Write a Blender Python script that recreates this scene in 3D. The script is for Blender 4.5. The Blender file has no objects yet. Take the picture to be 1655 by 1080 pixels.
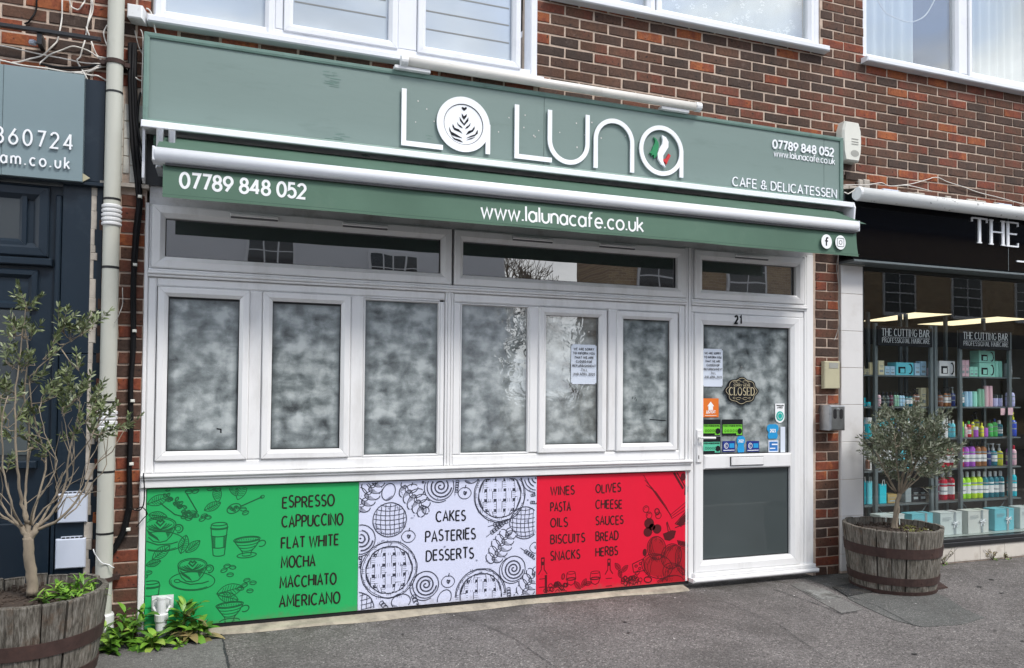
import bpy, math, random
import numpy as np
from mathutils import Vector, Matrix
from mathutils.geometry import tessellate_polygon
R = random.Random(7)
rad = math.radians
scn = bpy.context.scene
COL = scn.collection

# ---------------------------------------------------------------- camera
FOC, YAW, PIT, ROL, DIST, CH, SHY = 1249.887, 0.35296184, 0.0252868, 0.0087973, 4.9014, 1.44, 58.0
cy_, sy_ = math.cos(YAW), math.sin(YAW); cp_, sp_ = math.cos(PIT), math.sin(PIT)
FW = np.array([sy_*cp_, cy_*cp_, sp_]); R0 = np.array([cy_, -sy_, 0.]); U0 = np.cross(R0, FW)
RT = math.cos(ROL)*R0+math.sin(ROL)*U0; UP = -math.sin(ROL)*R0+math.cos(ROL)*U0
EYE = np.array([0., -DIST, CH])
def P(px, py, y=None, z=None):
    """the point of the place that the photo shows at (px,py), on the upright plane y or the level plane z"""
    d = FW+RT*(px-827.5)/FOC-UP*(py-598.)/FOC
    t = (y+DIST)/d[1] if z is None else (z-CH)/d[2]
    q = EYE+t*d
    return (float(q[0]), float(q[1]), float(q[2]))
def PX(px, py, y): return P(px, py, y)[0]
def PZ(px, py, y): return P(px, py, y)[2]
def proj(x, y, z):
    v = np.array([x, y, z])-EYE; k = v@FW
    return 827.5+FOC*(v@RT)/k, 598.-FOC*(v@UP)/k
cam = bpy.data.cameras.new('camera'); co = bpy.data.objects.new('camera', cam); COL.objects.link(co)
cam.sensor_width = 36; cam.lens = FOC/1655*36; cam.shift_y = SHY/1655; cam.clip_end = 500; cam.clip_start = .05
co.matrix_world = Matrix(((RT[0], UP[0], -FW[0], EYE[0]), (RT[1], UP[1], -FW[1], EYE[1]), (RT[2], UP[2], -FW[2], EYE[2]), (0, 0, 0, 1)))
scn.camera = co

# ---------------------------------------------------------------- light
SUN_EL, SUN_AZ = rad(52), rad(150)       # azimuth clockwise from +y (facade faces -y)
w = bpy.data.worlds.new('World'); scn.world = w; w.use_nodes = True
nt = w.node_tree; nt.nodes.clear()
def N(t, typ, **k):
    n = t.nodes.new(typ)
    for a, b in k.items():
        if a == 'ins':
            for i, v in b.items(): n.inputs[i].default_value = v
        else: setattr(n, a, b)
    return n
sky = N(nt, 'ShaderNodeTexSky'); sky.sky_type = 'NISHITA'; sky.sun_disc = False
sky.sun_elevation = SUN_EL; sky.sun_rotation = SUN_AZ; sky.air_density = 1.0; sky.dust_density = 1.0
b1 = N(nt, 'ShaderNodeBackground', ins={1: 0.12})
b2 = N(nt, 'ShaderNodeBackground', ins={1: 0.95})
tc = N(nt, 'ShaderNodeTexCoord'); mp = N(nt, 'ShaderNodeMapping', ins={'Scale': (1, 1, 2.2)})
n1 = N(nt, 'ShaderNodeTexNoise', ins={'Scale': 2.1, 'Detail': 7, 'Roughness': .55, 'Distortion': .3})
r1 = N(nt, 'ShaderNodeValToRGB'); r1.color_ramp.elements[0].position = .41; r1.color_ramp.elements[1].position = .52
n2 = N(nt, 'ShaderNodeTexNoise', ins={'Scale': 4.1, 'Detail': 6, 'Roughness': .6})
r2 = N(nt, 'ShaderNodeValToRGB'); r2.color_ramp.elements[0].position = .35; r2.color_ramp.elements[1].position = .68
r2.color_ramp.elements[0].color = (.45, .49, .55, 1); r2.color_ramp.elements[1].color = (1.12, 1.13, 1.13, 1)
mx = N(nt, 'ShaderNodeMixShader'); wo = N(nt, 'ShaderNodeOutputWorld')
L = nt.links.new
L(tc.outputs['Generated'], mp.inputs[0]); L(mp.outputs[0], n1.inputs['Vector']); L(mp.outputs[0], n2.inputs['Vector'])
L(n1.outputs[0], r1.inputs[0]); L(n2.outputs[0], r2.inputs[0]); L(sky.outputs[0], b1.inputs[0]); L(r2.outputs[0], b2.inputs[0])
sz = N(nt, 'ShaderNodeSeparateXYZ'); L(tc.outputs['Generated'], sz.inputs[0]); hz_ = N(nt, 'ShaderNodeMapRange', ins={1: 0., 2: .5, 3: 1.35, 4: .9}); L(sz.outputs[2], hz_.inputs[0]); L(hz_.outputs[0], b2.inputs[1])
lo_ = N(nt, 'ShaderNodeMapRange', ins={1: .03, 2: .22, 3: 1., 4: 0.}); L(sz.outputs[2], lo_.inputs[0]); mxx = N(nt, 'ShaderNodeMath', operation='MAXIMUM'); L(lo_.outputs[0], mxx.inputs[0]); L(r1.outputs[0], mxx.inputs[1])
L(mxx.outputs[0], mx.inputs[0]); L(b1.outputs[0], mx.inputs[1]); L(b2.outputs[0], mx.inputs[2]); L(mx.outputs[0], wo.inputs[0])
sl = bpy.data.lights.new('sun', 'SUN'); sl.energy = 1.5; sl.angle = rad(14); sl.color = (1, .955, .9)
so = bpy.data.objects.new('sun', sl); COL.objects.link(so)
sd = Vector((math.sin(SUN_AZ)*math.cos(SUN_EL), math.cos(SUN_AZ)*math.cos(SUN_EL), math.sin(SUN_EL)))
so.rotation_euler = sd.to_track_quat('Z', 'Y').to_euler(); so.location = (3, -8, 12)
vs = scn.view_settings; scn.display_settings.display_device = 'sRGB'
vs.view_transform = 'Standard'; vs.look = 'None'; vs.gamma = 1; vs.use_curve_mapping = False; vs.exposure = 1.05
scn.render.engine = 'CYCLES'

# ---------------------------------------------------------------- materials
def hexc(h, k=1.0):
    def f(c): c /= 255.; return (c/12.92 if c <= .04045 else ((c+.055)/1.055)**2.4)*k
    return (f(int(h[0:2], 16)), f(int(h[2:4], 16)), f(int(h[4:6], 16)), 1)
MATS = {}
def mat(name, col, rough=.6, var=.0, scale=8., bump=0., bscale=60., metal=0., dirt=None, dscale=3., dpos=(.55, .75), ior=1.45, coat=0., stretch=(1, 1, 1), spec=.5, emit=0, splash=None):
    """painted / plain surface: colour, slight variation, optional dirt with its own noise, fine relief"""
    if name in MATS: return MATS[name]
    m = bpy.data.materials.new(name); m.use_nodes = True; t = m.node_tree; b = t.nodes['Principled BSDF']; l = t.links.new
    b.inputs['Roughness'].default_value = rough; b.inputs['Metallic'].default_value = metal; b.inputs['IOR'].default_value = ior
    b.inputs['Coat Weight'].default_value = coat; b.inputs['Coat Roughness'].default_value = .05; b.inputs['Specular IOR Level'].default_value = spec
    c = N(t, 'ShaderNodeTexCoord'); mp = N(t, 'ShaderNodeMapping', ins={'Scale': stretch}); l(c.outputs['Object'], mp.inputs[0])
    rgb = N(t, 'ShaderNodeRGB'); rgb.outputs[0].default_value = col; out = rgb.outputs[0]
    if var:
        n = N(t, 'ShaderNodeTexNoise', ins={'Scale': scale, 'Detail': 5, 'Roughness': .6}); l(mp.outputs[0], n.inputs['Vector'])
        r = N(t, 'ShaderNodeMapRange', ins={1: .3, 2: .7, 3: 1-var, 4: 1+var}); l(n.outputs[0], r.inputs[0])
        h = N(t, 'ShaderNodeHueSaturation'); l(r.outputs[0], h.inputs['Value']); l(out, h.inputs['Color']); out = h.outputs[0]
    if dirt:
        n = N(t, 'ShaderNodeTexNoise', ins={'Scale': dscale, 'Detail': 8, 'Roughness': .7}); l(mp.outputs[0], n.inputs['Vector'])
        r = N(t, 'ShaderNodeMapRange', ins={1: dpos[0], 2: dpos[1], 3: 0., 4: dirt[1]}); l(n.outputs[0], r.inputs[0])
        x = N(t, 'ShaderNodeMix', data_type='RGBA'); l(r.outputs[0], x.inputs[0]); l(out, x.inputs[6]); x.inputs[7].default_value = dirt[0]; out = x.outputs[2]
    if splash:
        sp = N(t, 'ShaderNodeSeparateXYZ'); l(c.outputs['Object'], sp.inputs[0]); n = N(t, 'ShaderNodeTexNoise', ins={'Scale': 22., 'Detail': 8, 'Roughness': .75}); l(c.outputs['Object'], n.inputs['Vector'])
        a1 = N(t, 'ShaderNodeMath', operation='MULTIPLY_ADD', ins={1: splash*2.2, 2: -splash*.7}); l(n.outputs[0], a1.inputs[0]); a2 = N(t, 'ShaderNodeMath', operation='SUBTRACT'); l(a1.outputs[0], a2.inputs[0]); l(sp.outputs[2], a2.inputs[1])
        a3 = N(t, 'ShaderNodeMapRange', ins={1: 0., 2: splash*.8, 3: 0., 4: .55}); l(a2.outputs[0], a3.inputs[0]); x = N(t, 'ShaderNodeMix', data_type='RGBA'); l(a3.outputs[0], x.inputs[0]); l(out, x.inputs[6]); x.inputs[7].default_value = (.16, .13, .095, 1); out = x.outputs[2]
    l(out, b.inputs['Base Color'])
    if bump:
        n = N(t, 'ShaderNodeTexNoise', ins={'Scale': bscale, 'Detail': 4}); l(mp.outputs[0], n.inputs['Vector'])
        u = N(t, 'ShaderNodeBump', ins={'Strength': bump, 'Distance': .004}); l(n.outputs[0], u.inputs['Height']); l(u.outputs[0], b.inputs['Normal'])
    if emit: b.inputs['Emission Color'].default_value = col; b.inputs['Emission Strength'].default_value = emit
    MATS[name] = m; return m
def ramp(t, stops, interp='LINEAR'):
    r = N(t, 'ShaderNodeValToRGB'); e = r.color_ramp.elements; r.color_ramp.interpolation = interp
    e[0].position, e[0].color = stops[0]; e[1].position, e[1].color = stops[-1]
    for p, c in stops[1:-1]: q = e.new(p); q.color = c
    return r
def brick_mat(name, island, red=0.):
    m = bpy.data.materials.new(name); m.use_nodes = True; t = m.node_tree; b = t.nodes['Principled BSDF']; l = t.links.new
    b.inputs['Roughness'].default_value = .85; b.inputs['Specular IOR Level'].default_value = .25
    if island: src = N(t, 'ShaderNodeNewGeometry').outputs['Random Per Island']
    else: src = N(t, 'ShaderNodeObjectInfo').outputs['Random']
    c = N(t, 'ShaderNodeTexCoord'); ml = N(t, 'ShaderNodeMath', operation='MULTIPLY', ins={1: 91.}); l(src, ml.inputs[0])
    ad = N(t, 'ShaderNodeVectorMath', operation='ADD'); l(c.outputs['Object'], ad.inputs[0]); l(ml.outputs[0], ad.inputs[1])
    n0 = N(t, 'ShaderNodeTexNoise', ins={'Scale': 9., 'Detail': 4, 'Roughness': .6}); mp = N(t, 'ShaderNodeMapping', ins={'Scale': (1, 1, .6)})
    l(ad.outputs[0], mp.inputs[0]); l(mp.outputs[0], n0.inputs['Vector'])
    a2 = N(t, 'ShaderNodeMath', operation='MULTIPLY_ADD', ins={1: .75, 2: -.375+red}); l(n0.outputs[0], a2.inputs[0])
    a3 = N(t, 'ShaderNodeMath', operation='ADD', use_clamp=True); l(a2.outputs[0], a3.inputs[0]); l(src, a3.inputs[1])
    r = ramp(t, [(0, (.058, .041, .034, 1)), (.16, (.072, .046, .036, 1)), (.33, (.088, .050, .037, 1)), (.52, (.112, .058, .038, 1)), (.68, (.135, .056, .037, 1)), (.80, (.165, .052, .034, 1)), (.91, (.215, .060, .032, 1)), (1, (.29, .092, .036, 1))])
    l(a3.outputs[0], r.inputs[0])
    n1 = N(t, 'ShaderNodeTexNoise', ins={'Scale': 55., 'Detail': 5, 'Roughness': .7}); l(ad.outputs[0], n1.inputs['Vector'])
    m1 = N(t, 'ShaderNodeMapRange', ins={1: .3, 2: .7, 3: .72, 4: 1.28}); l(n1.outputs[0], m1.inputs[0])
    h = N(t, 'ShaderNodeHueSaturation'); l(m1.outputs[0], h.inputs['Value']); l(r.outputs[0], h.inputs['Color'])
    n2 = N(t, 'ShaderNodeTexNoise', ins={'Scale': 38., 'Detail': 2, 'Roughness': .5}); a5 = N(t, 'ShaderNodeVectorMath', operation='ADD', ins={1: (3.3, 1.7, 9.1)}); l(ad.outputs[0], a5.inputs[0]); l(a5.outputs[0], n2.inputs['Vector'])
    m2 = N(t, 'ShaderNodeMapRange', ins={1: .66, 2: .72, 3: 0, 4: .85}); l(n2.outputs[0], m2.inputs[0])
    x = N(t, 'ShaderNodeMix', data_type='RGBA'); l(m2.outputs[0], x.inputs[0]); l(h.outputs[0], x.inputs[6]); x.inputs[7].default_value = (.018, .015, .016, 1)
    gp_ = N(t, 'ShaderNodeNewGeometry'); nw = N(t, 'ShaderNodeTexNoise', ins={'Scale': 1.6, 'Detail': 5, 'Roughness': .6}); l(gp_.outputs['Position'], nw.inputs['Vector']); mw = N(t, 'ShaderNodeMapRange', ins={1: .3, 2: .7, 3: .74, 4: 1.18}); l(nw.outputs[0], mw.inputs[0])
    hw = N(t, 'ShaderNodeHueSaturation'); l(mw.outputs[0], hw.inputs['Value']); l(x.outputs[2], hw.inputs['Color'])
    # lime bloom smeared from the joints
    n3 = N(t, 'ShaderNodeTexNoise', ins={'Scale': 14., 'Detail': 6, 'Roughness': .75}); l(ad.outputs[0], n3.inputs['Vector'])
    m3 = N(t, 'ShaderNodeMapRange', ins={1: .60, 2: .82, 3: 0, 4: .35}); l(n3.outputs[0], m3.inputs[0])
    y = N(t, 'ShaderNodeMix', data_type='RGBA'); l(m3.outputs[0], y.inputs[0]); l(hw.outputs[0], y.inputs[6]); y.inputs[7].default_value = (.33, .27, .23, 1)
    l(y.outputs[2], b.inputs['Base Color'])
    u = N(t, 'ShaderNodeBump', ins={'Strength': .7, 'Distance': .004}); l(n1.outputs[0], u.inputs['Height']); l(u.outputs[0], b.inputs['Normal'])
    MATS[name] = m; return m
brick_mat('brick', False); brick_mat('brick_far', True); brick_mat('brick_pier', False, -.02)
mat('mortar', (.52, .41, .33, 1), .95, .14, 30, .6, 90, dirt=((.26, .20, .155, 1), .65), dscale=5, dpos=(.48, .68))
mat('upvc', (.80, .80, .80, 1), .30, .03, 3, dirt=((.40, .38, .35, 1), .45), dscale=5, dpos=(.52, .8), stretch=(1, 1, .25))
mat('upvc_up', (.73, .75, .79, 1), .3, .03, 3, dirt=((.4, .41, .44, 1), .3), dscale=4)
mat('upvc_dirty', (.62, .62, .62, 1), .45, .06, 6, .1, dirt=((.22, .2, .17, 1), .55), dscale=7, dpos=(.5, .72))
mat('seam', (.16, .16, .17, 1), .8)
mat('black_rubber', (.012, .012, .013, 1), .5)
mat('black_plastic', (.016, .016, .018, 1), .35, .2, 20)
mat('dark_void', (.012, .012, .014, 1), .9)
mat('sign_green', (.172, .236, .218, 1), .45, .05, 1.6, .10, 30, dirt=((.075, .12, .105, 1), .5), dscale=5, dpos=(.57, .83), stretch=(.35, 1, 1.6))
mat('sign_trim', (.13, .215, .185, 1), .45, .12, 8, .15, dirt=((.05, .07, .06, 1), .5), dscale=9)
mat('valance', (.088, .165, .118, 1), .75, .09, 2.2, .15, 200, dirt=((.17, .26, .2, 1), .3), dscale=3)
mat('fabric_roll', (.055, .11, .078, 1), .8, .1, 5)
mat('letter_white', (.82, .84, .87, 1), .3, .02, 4)
mat('print_white', (.85, .87, .88, 1), .6)
mat('letter_edge', (.07, .08, .09, 1), .5)
mat('print_dark', (.014, .015, .018, 1), .7, spec=.15)
mat('flag_green', (.02, .24, .09, 1), .35, .1); mat('flag_red', (.55, .03, .03, 1), .35, .1)
mat('panel_green', (.022, .40, .115, 1), .38, .05, 1.5, .05, 5, dirt=((.05, .45, .17, 1), .4), dscale=1.2, splash=.09)
mat('panel_white', (.66, .69, .86, 1), .38, .03, 2, dirt=((.5, .52, .62, 1), .3), dscale=3, splash=.09)
mat('panel_red', (.72, .008, .036, 1), .38, .05, 1.5, dirt=((.62, .012, .02, 1), .4), dscale=2, splash=.09)
mat('ink_green', (.008, .105, .035, 1), .5); mat('ink_green_fine', (.012, .19, .06, 1), .5)
mat('ink_navy', (.035, .038, .06, 1), .5); mat('ink_fine', (.22, .23, .31, 1), .5)
mat('ink_red', (.085, .004, .008, 1), .5); mat('ink_black', (.02, .008, .008, 1), .5); mat('ink_mid', (.40, .008, .018, 1), .4); mat('ink_deep', (.26, .006, .012, 1), .5)
mat('pipe_grey', (.47, .475, .42, 1), .5, .06, 3, .1, 40, dirt=((.28, .27, .23, 1), .45), dscale=6, stretch=(1, 1, .3))
mat('pipe_white', (.72, .73, .74, 1), .4, .05, 8, dirt=((.35, .34, .31, 1), .5), dscale=14)
mat('rust', (.046, .025, .021, 1), .8, .3, 14, .5, 40, dirt=((.085, .04, .028, 1), .6), dscale=10)
mat('navy', (.0085, .018, .030, 1), .35, .08, 3, .06, 30, dirt=((.04, .055, .07, 1), .4), dscale=5)
mat('navy_sign', (.19, .255, .275, 1), .14, .04, 1.5, ior=1.6)
mat('glazed_tile', (.50, .49, .44, 1), .3, .15, 20, dirt=((.22, .2, .17, 1), .6), dscale=12)
mat('white_tile', (.68, .67, .66, 1), .25, .05, 3, dirt=((.42, .38, .34, 1), .35), dscale=4, splash=.10)
mat('plinth_tile', (.62, .58, .52, 1), .35, .08, 3, dirt=((.3, .24, .18, 1), .5), dscale=6, splash=.07)
mat('render', (.42, .38, .33, 1), .95, .25, 12, .8, 30, dirt=((.12, .1, .08, 1), .7), dscale=6)
mat('concrete', (.37, .33, .26, 1), .95, .22, 9, .8, 40, dirt=((.13, .12, .1, 1), .7), dscale=7, dpos=(.48, .7))
mat('black_gloss', (.002, .0025, .004, 1), .05, ior=1.3)
mat('black_frame', (.02, .021, .023, 1), .35)
mat('alarm', (.66, .66, .60, 1), .45, .04, 5); mat('alarm_grey', (.33, .33, .30, 1), .5)
mat('cream_box', (.46, .43, .29, 1), .55, .08, 5, dirt=((.3, .27, .15, 1), .4), dscale=8)
mat('steel', (.38, .39, .40, 1), .34, .15, 14, metal=.85, bump=.1, dirt=((.12, .11, .1, 1), .6), dscale=10)
mat('cable_white', (.68, .65, .60, 1), .5); mat('cable_black', (.008, .008, .009, 1), .6, spec=.2); mat('cable_grey', (.3, .29, .27, 1), .6)
mat('tube_white', (.66, .64, .60, 1), .4, .05, 4, dirt=((.38, .35, .30, 1), .45), dscale=6)
mat('awning_bar', (.80, .82, .86, 1), .3, .02, 3)
mat('mould_white', (.70, .71, .70, 1), .5, .05, 5, dirt=((.02, .022, .016, 1), .95), dscale=24, dpos=(.60, .68), stretch=(.6, 1, 1))
mat('vent_white', (.55, .60, .70, 1), .4, .03, 4)
mat('paper', (.66, .72, .82, 1), .6, .02, 6)
mat('gold', (.48, .42, .28, 1), .4); mat('orange', (.72, .17, .02, 1), .5); mat('lime', (.17, .60, .04, 1), .5); mat('mint', (.10, .52, .34, 1), .5)
mat('blue', (.02, .30, .62, 1), .45); mat('deepblue', (.015, .03, .20, 1), .45); mat('amex', (.03, .18, .50, 1), .45); mat('teal', (.01, .42, .36, 1), .5)
mat('soil', (.045, .032, .024, 1), .95, .4, 40, 1., 60, dirt=((.13, .09, .06, 1), .6), dscale=30)
mat('bark', (.235, .195, .145, 1), .9, .3, 18, 1., 50, dirt=((.10, .08, .06, 1), .75), dscale=16, stretch=(1, 1, .4))
mat('white_stone', (.6, .58, .56, 1), .8)
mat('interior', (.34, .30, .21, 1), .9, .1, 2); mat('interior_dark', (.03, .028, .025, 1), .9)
mat('shelf_metal', (.17, .20, .21, 1), .35, .08, 6, metal=.3); mat('shelf_board', (.12, .13, .13, 1), .4)
mat('sill_stone', (.36, .40, .38, 1), .3, .08, 4)
mat('ceil_light', (1, .86, .56, 1), .5, emit=.70)
mat('net', (.62, .66, .68, 1), .9)
mat('film_line', (.20, .21, .21, 1), .5)
mat('white_render', (.70, .71, .74, 1), .8, .05, 1); mat('slate', (.05, .053, .06, 1), .7, .2, 3); mat('opp_white', (.75, .76, .78, 1), .5)
mat('opp_glass', (.02, .025, .03, 1), .05)
mat('tarmac_road', (.06, .06, .06, 1), .95, .2, 3, 1, 200); mat('kerb', (.3, .29, .27, 1), .9, .1, 5)
mat('opp_paving', (.2, .19, .18, 1), .9, .1, 3)
def opp_brick():
    m = bpy.data.materials.new('opp_brick'); m.use_nodes = True; t = m.node_tree; b = t.nodes['Principled BSDF']; l = t.links.new
    c = N(t, 'ShaderNodeTexCoord'); mp = N(t, 'ShaderNodeMapping'); mp.inputs['Rotation'].default_value = (rad(90), 0, 0); l(c.outputs['Object'], mp.inputs[0])
    k = N(t, 'ShaderNodeTexBrick', ins={'Color1': (.42, .30, .17, 1), 'Color2': (.30, .20, .12, 1), 'Mortar': (.5, .42, .32, 1), 'Scale': 4.4, 'Mortar Size': .02, 'Brick Width': 1., 'Row Height': .33})
    l(mp.outputs[0], k.inputs[0]); l(k.outputs[0], b.inputs['Base Color']); b.inputs['Roughness'].default_value = .9; MATS['opp_brick'] = m
opp_brick()
def smear(name, seed, rip):
    """glass smeared with whiting on the inside; clear along the edges; clean reflections on the outer face"""
    m = bpy.data.materials.new(name); m.use_nodes = True; t = m.node_tree; b = t.nodes['Principled BSDF']; l = t.links.new
    c = N(t, 'ShaderNodeTexCoord'); ob = N(t, 'ShaderNodeMapping', ins={'Location': (seed, 0, seed*1.7)}); l(c.outputs['Object'], ob.inputs[0])
    sc = N(t, 'ShaderNodeMapping', ins={'Scale': (1., 1, 1.0)}); l(ob.outputs[0], sc.inputs[0])
    n = N(t, 'ShaderNodeTexNoise', ins={'Scale': 11., 'Detail': 3.2, 'Roughness': .48, 'Distortion': .25}); l(sc.outputs[0], n.inputs['Vector'])
    st = N(t, 'ShaderNodeMapping', ins={'Scale': (.8, 1, 1.9)}); l(ob.outputs[0], st.inputs[0])
    n2 = N(t, 'ShaderNodeTexNoise', ins={'Scale': 6.8, 'Detail': 3, 'Roughness': .55}); l(st.outputs[0], n2.inputs['Vector'])
    n3 = N(t, 'ShaderNodeTexNoise', ins={'Scale': 260., 'Detail': 1}); l(ob.outputs[0], n3.inputs['Vector'])
    m1 = N(t, 'ShaderNodeMath', operation='MULTIPLY_ADD', ins={1: .45}); l(n2.outputs[0], m1.inputs[0]); 
    m0 = N(t, 'ShaderNodeMath', operation='MULTIPLY', ins={1: .60}); l(n.outputs[0], m0.inputs[0]); l(m0.outputs[0], m1.inputs[2])
    m5 = N(t, 'ShaderNodeMath', operation='MULTIPLY_ADD', ins={1: .10}); l(n3.outputs[0], m5.inputs[0]); l(m1.outputs[0], m5.inputs[2])
    s = N(t, 'ShaderNodeSeparateXYZ'); l(c.outputs['Generated'], s.inputs[0])
    def edge(o, a):
        q = N(t, 'ShaderNodeMath', operation='SUBTRACT', ins={1: .5}); l(o, q.inputs[0]); q2 = N(t, 'ShaderNodeMath', operation='ABSOLUTE'); l(q.outputs[0], q2.inputs[0])
        q3 = N(t, 'ShaderNodeMapRange', ins={1: .5, 2: .5-a, 3: 0, 4: 1}); l(q2.outputs[0], q3.inputs[0]); return q3.outputs[0]
    e = N(t, 'ShaderNodeMath', operation='MINIMUM'); l(edge(s.outputs[0], .11), e.inputs[0]); l(edge(s.outputs[2], .05), e.inputs[1])
    ep = N(t, 'ShaderNodeMath', operation='POWER', ins={1: .55}); l(e.outputs[0], ep.inputs[0])
    r = N(t, 'ShaderNodeMapRange', ins={1: .35, 2: .71, 3: 0, 4: 1}); l(m5.outputs[0], r.inputs[0])
    v = N(t, 'ShaderNodeMath', operation='MULTIPLY'); l(r.outputs[0], v.inputs[0]); l(ep.outputs[0], v.inputs[1])
    rp = ramp(t, [(0, (.014, .018, .020, 1)), (.22, (.075, .087, .090, 1)), (.55, (.195, .225, .228, 1)), (1, (.46, .50, .50, 1))]); l(v.outputs[0], rp.inputs[0])
    l(rp.outputs[0], b.inputs['Base Color']); b.inputs['Roughness'].default_value = .65; b.inputs['Specular IOR Level'].default_value = .1
    b.inputs['Coat Weight'].default_value = 1.; b.inputs['Coat Roughness'].default_value = .008; b.inputs['Coat IOR'].default_value = 2.3 if rip > .1 else 1.8
    if rip:
        w_ = N(t, 'ShaderNodeTexNoise', ins={'Scale': 9. if rip > .1 else 3.2, 'Detail': 2.5, 'Distortion': 1.6}); l(ob.outputs[0], w_.inputs['Vector'])
        u = N(t, 'ShaderNodeBump', ins={'Strength': .045 if rip > .1 else rip, 'Distance': .02}); l(w_.outputs[0], u.inputs['Height']); l(u.outputs[0], b.inputs['Coat Normal'])
    MATS[name] = m; return m
for i in range(7): smear('whiting_%d' % i, 3.1+i*7.7, (.02, .02, .03, .101, .101, .04, .04)[i])
def panes(name, base, rough=.6, rip=.03, ior=1.6):
    m = bpy.data.materials.new(name); m.use_nodes = True; t = m.node_tree; b = t.nodes['Principled BSDF']; l = t.links.new
    c = N(t, 'ShaderNodeTexCoord'); n = N(t, 'ShaderNodeTexNoise', ins={'Scale': 2., 'Detail': 2}); l(c.outputs['Object'], n.inputs['Vector'])
    r = N(t, 'ShaderNodeMapRange', ins={1: .3, 2: .7, 3: .9, 4: 1.1}); l(n.outputs[0], r.inputs[0])
    h = N(t, 'ShaderNodeHueSaturation', ins={'Color': base}); l(r.outputs[0], h.inputs['Value']); l(h.outputs[0], b.inputs['Base Color'])
    b.inputs['Roughness'].default_value = rough; b.inputs['Coat Weight'].default_value = 1; b.inputs['Coat Roughness'].default_value = .006; b.inputs['Coat IOR'].default_value = ior
    u = N(t, 'ShaderNodeBump', ins={'Strength': rip, 'Distance': .02}); l(n.outputs[0], u.inputs['Height']); l(u.outputs[0], b.inputs['Coat Normal'])
    MATS[name] = m
panes('dark_pane', (.005, .006, .009, 1), rip=.05, ior=2.7); panes('grey_pane', (.042, .056, .058, 1), rip=.04, ior=1.5)
panes('frost_pane', (.30, .36, .42, 1), rip=.03, ior=2.5); panes('navy_pane', (.012, .02, .025, 1), rip=.02, ior=1.6)
def clear_glass(name, ior, rip=.02, tint=(.965, .98, .975, 1)):
    m = bpy.data.materials.new(name); m.use_nodes = True; t = m.node_tree; t.nodes.clear(); l = t.links.new
    o = N(t, 'ShaderNodeOutputMaterial'); g = N(t, 'ShaderNodeBsdfGlossy', ins={'Roughness': .0}); tr = N(t, 'ShaderNodeBsdfTransparent', ins={0: tint}); x = N(t, 'ShaderNodeMixShader')
    ge = N(t, 'ShaderNodeNewGeometry'); dt = N(t, 'ShaderNodeVectorMath', operation='DOT_PRODUCT'); l(ge.outputs['Normal'], dt.inputs[0]); l(ge.outputs['Incoming'], dt.inputs[1])
    ab_ = N(t, 'ShaderNodeMath', operation='ABSOLUTE'); l(dt.outputs['Value'], ab_.inputs[0]); om = N(t, 'ShaderNodeMath', operation='SUBTRACT', use_clamp=True, ins={0: 1.}); l(ab_.outputs[0], om.inputs[1])
    pw = N(t, 'ShaderNodeMath', operation='POWER', ins={1: 5.}); l(om.outputs[0], pw.inputs[0]); f0 = ((ior-1)/(ior+1))**2
    f = N(t, 'ShaderNodeMath', operation='MULTIPLY_ADD', ins={1: 1-f0, 2: f0}); l(pw.outputs[0], f.inputs[0]); l(f.outputs[0], x.inputs[0]); l(tr.outputs[0], x.inputs[1]); l(g.outputs[0], x.inputs[2]); l(x.outputs[0], o.inputs[0])
    c = N(t, 'ShaderNodeTexCoord'); n = N(t, 'ShaderNodeTexNoise', ins={'Scale': 1.3, 'Detail': 1}); l(c.outputs['Object'], n.inputs['Vector'])
    u = N(t, 'ShaderNodeBump', ins={'Strength': rip, 'Distance': .02}); l(n.outputs[0], u.inputs['Height']); l(u.outputs[0], g.inputs['Normal'])
    MATS[name] = m
clear_glass('shop_glass', 1.56); clear_glass('upper_glass', 2.7, .05)
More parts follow.
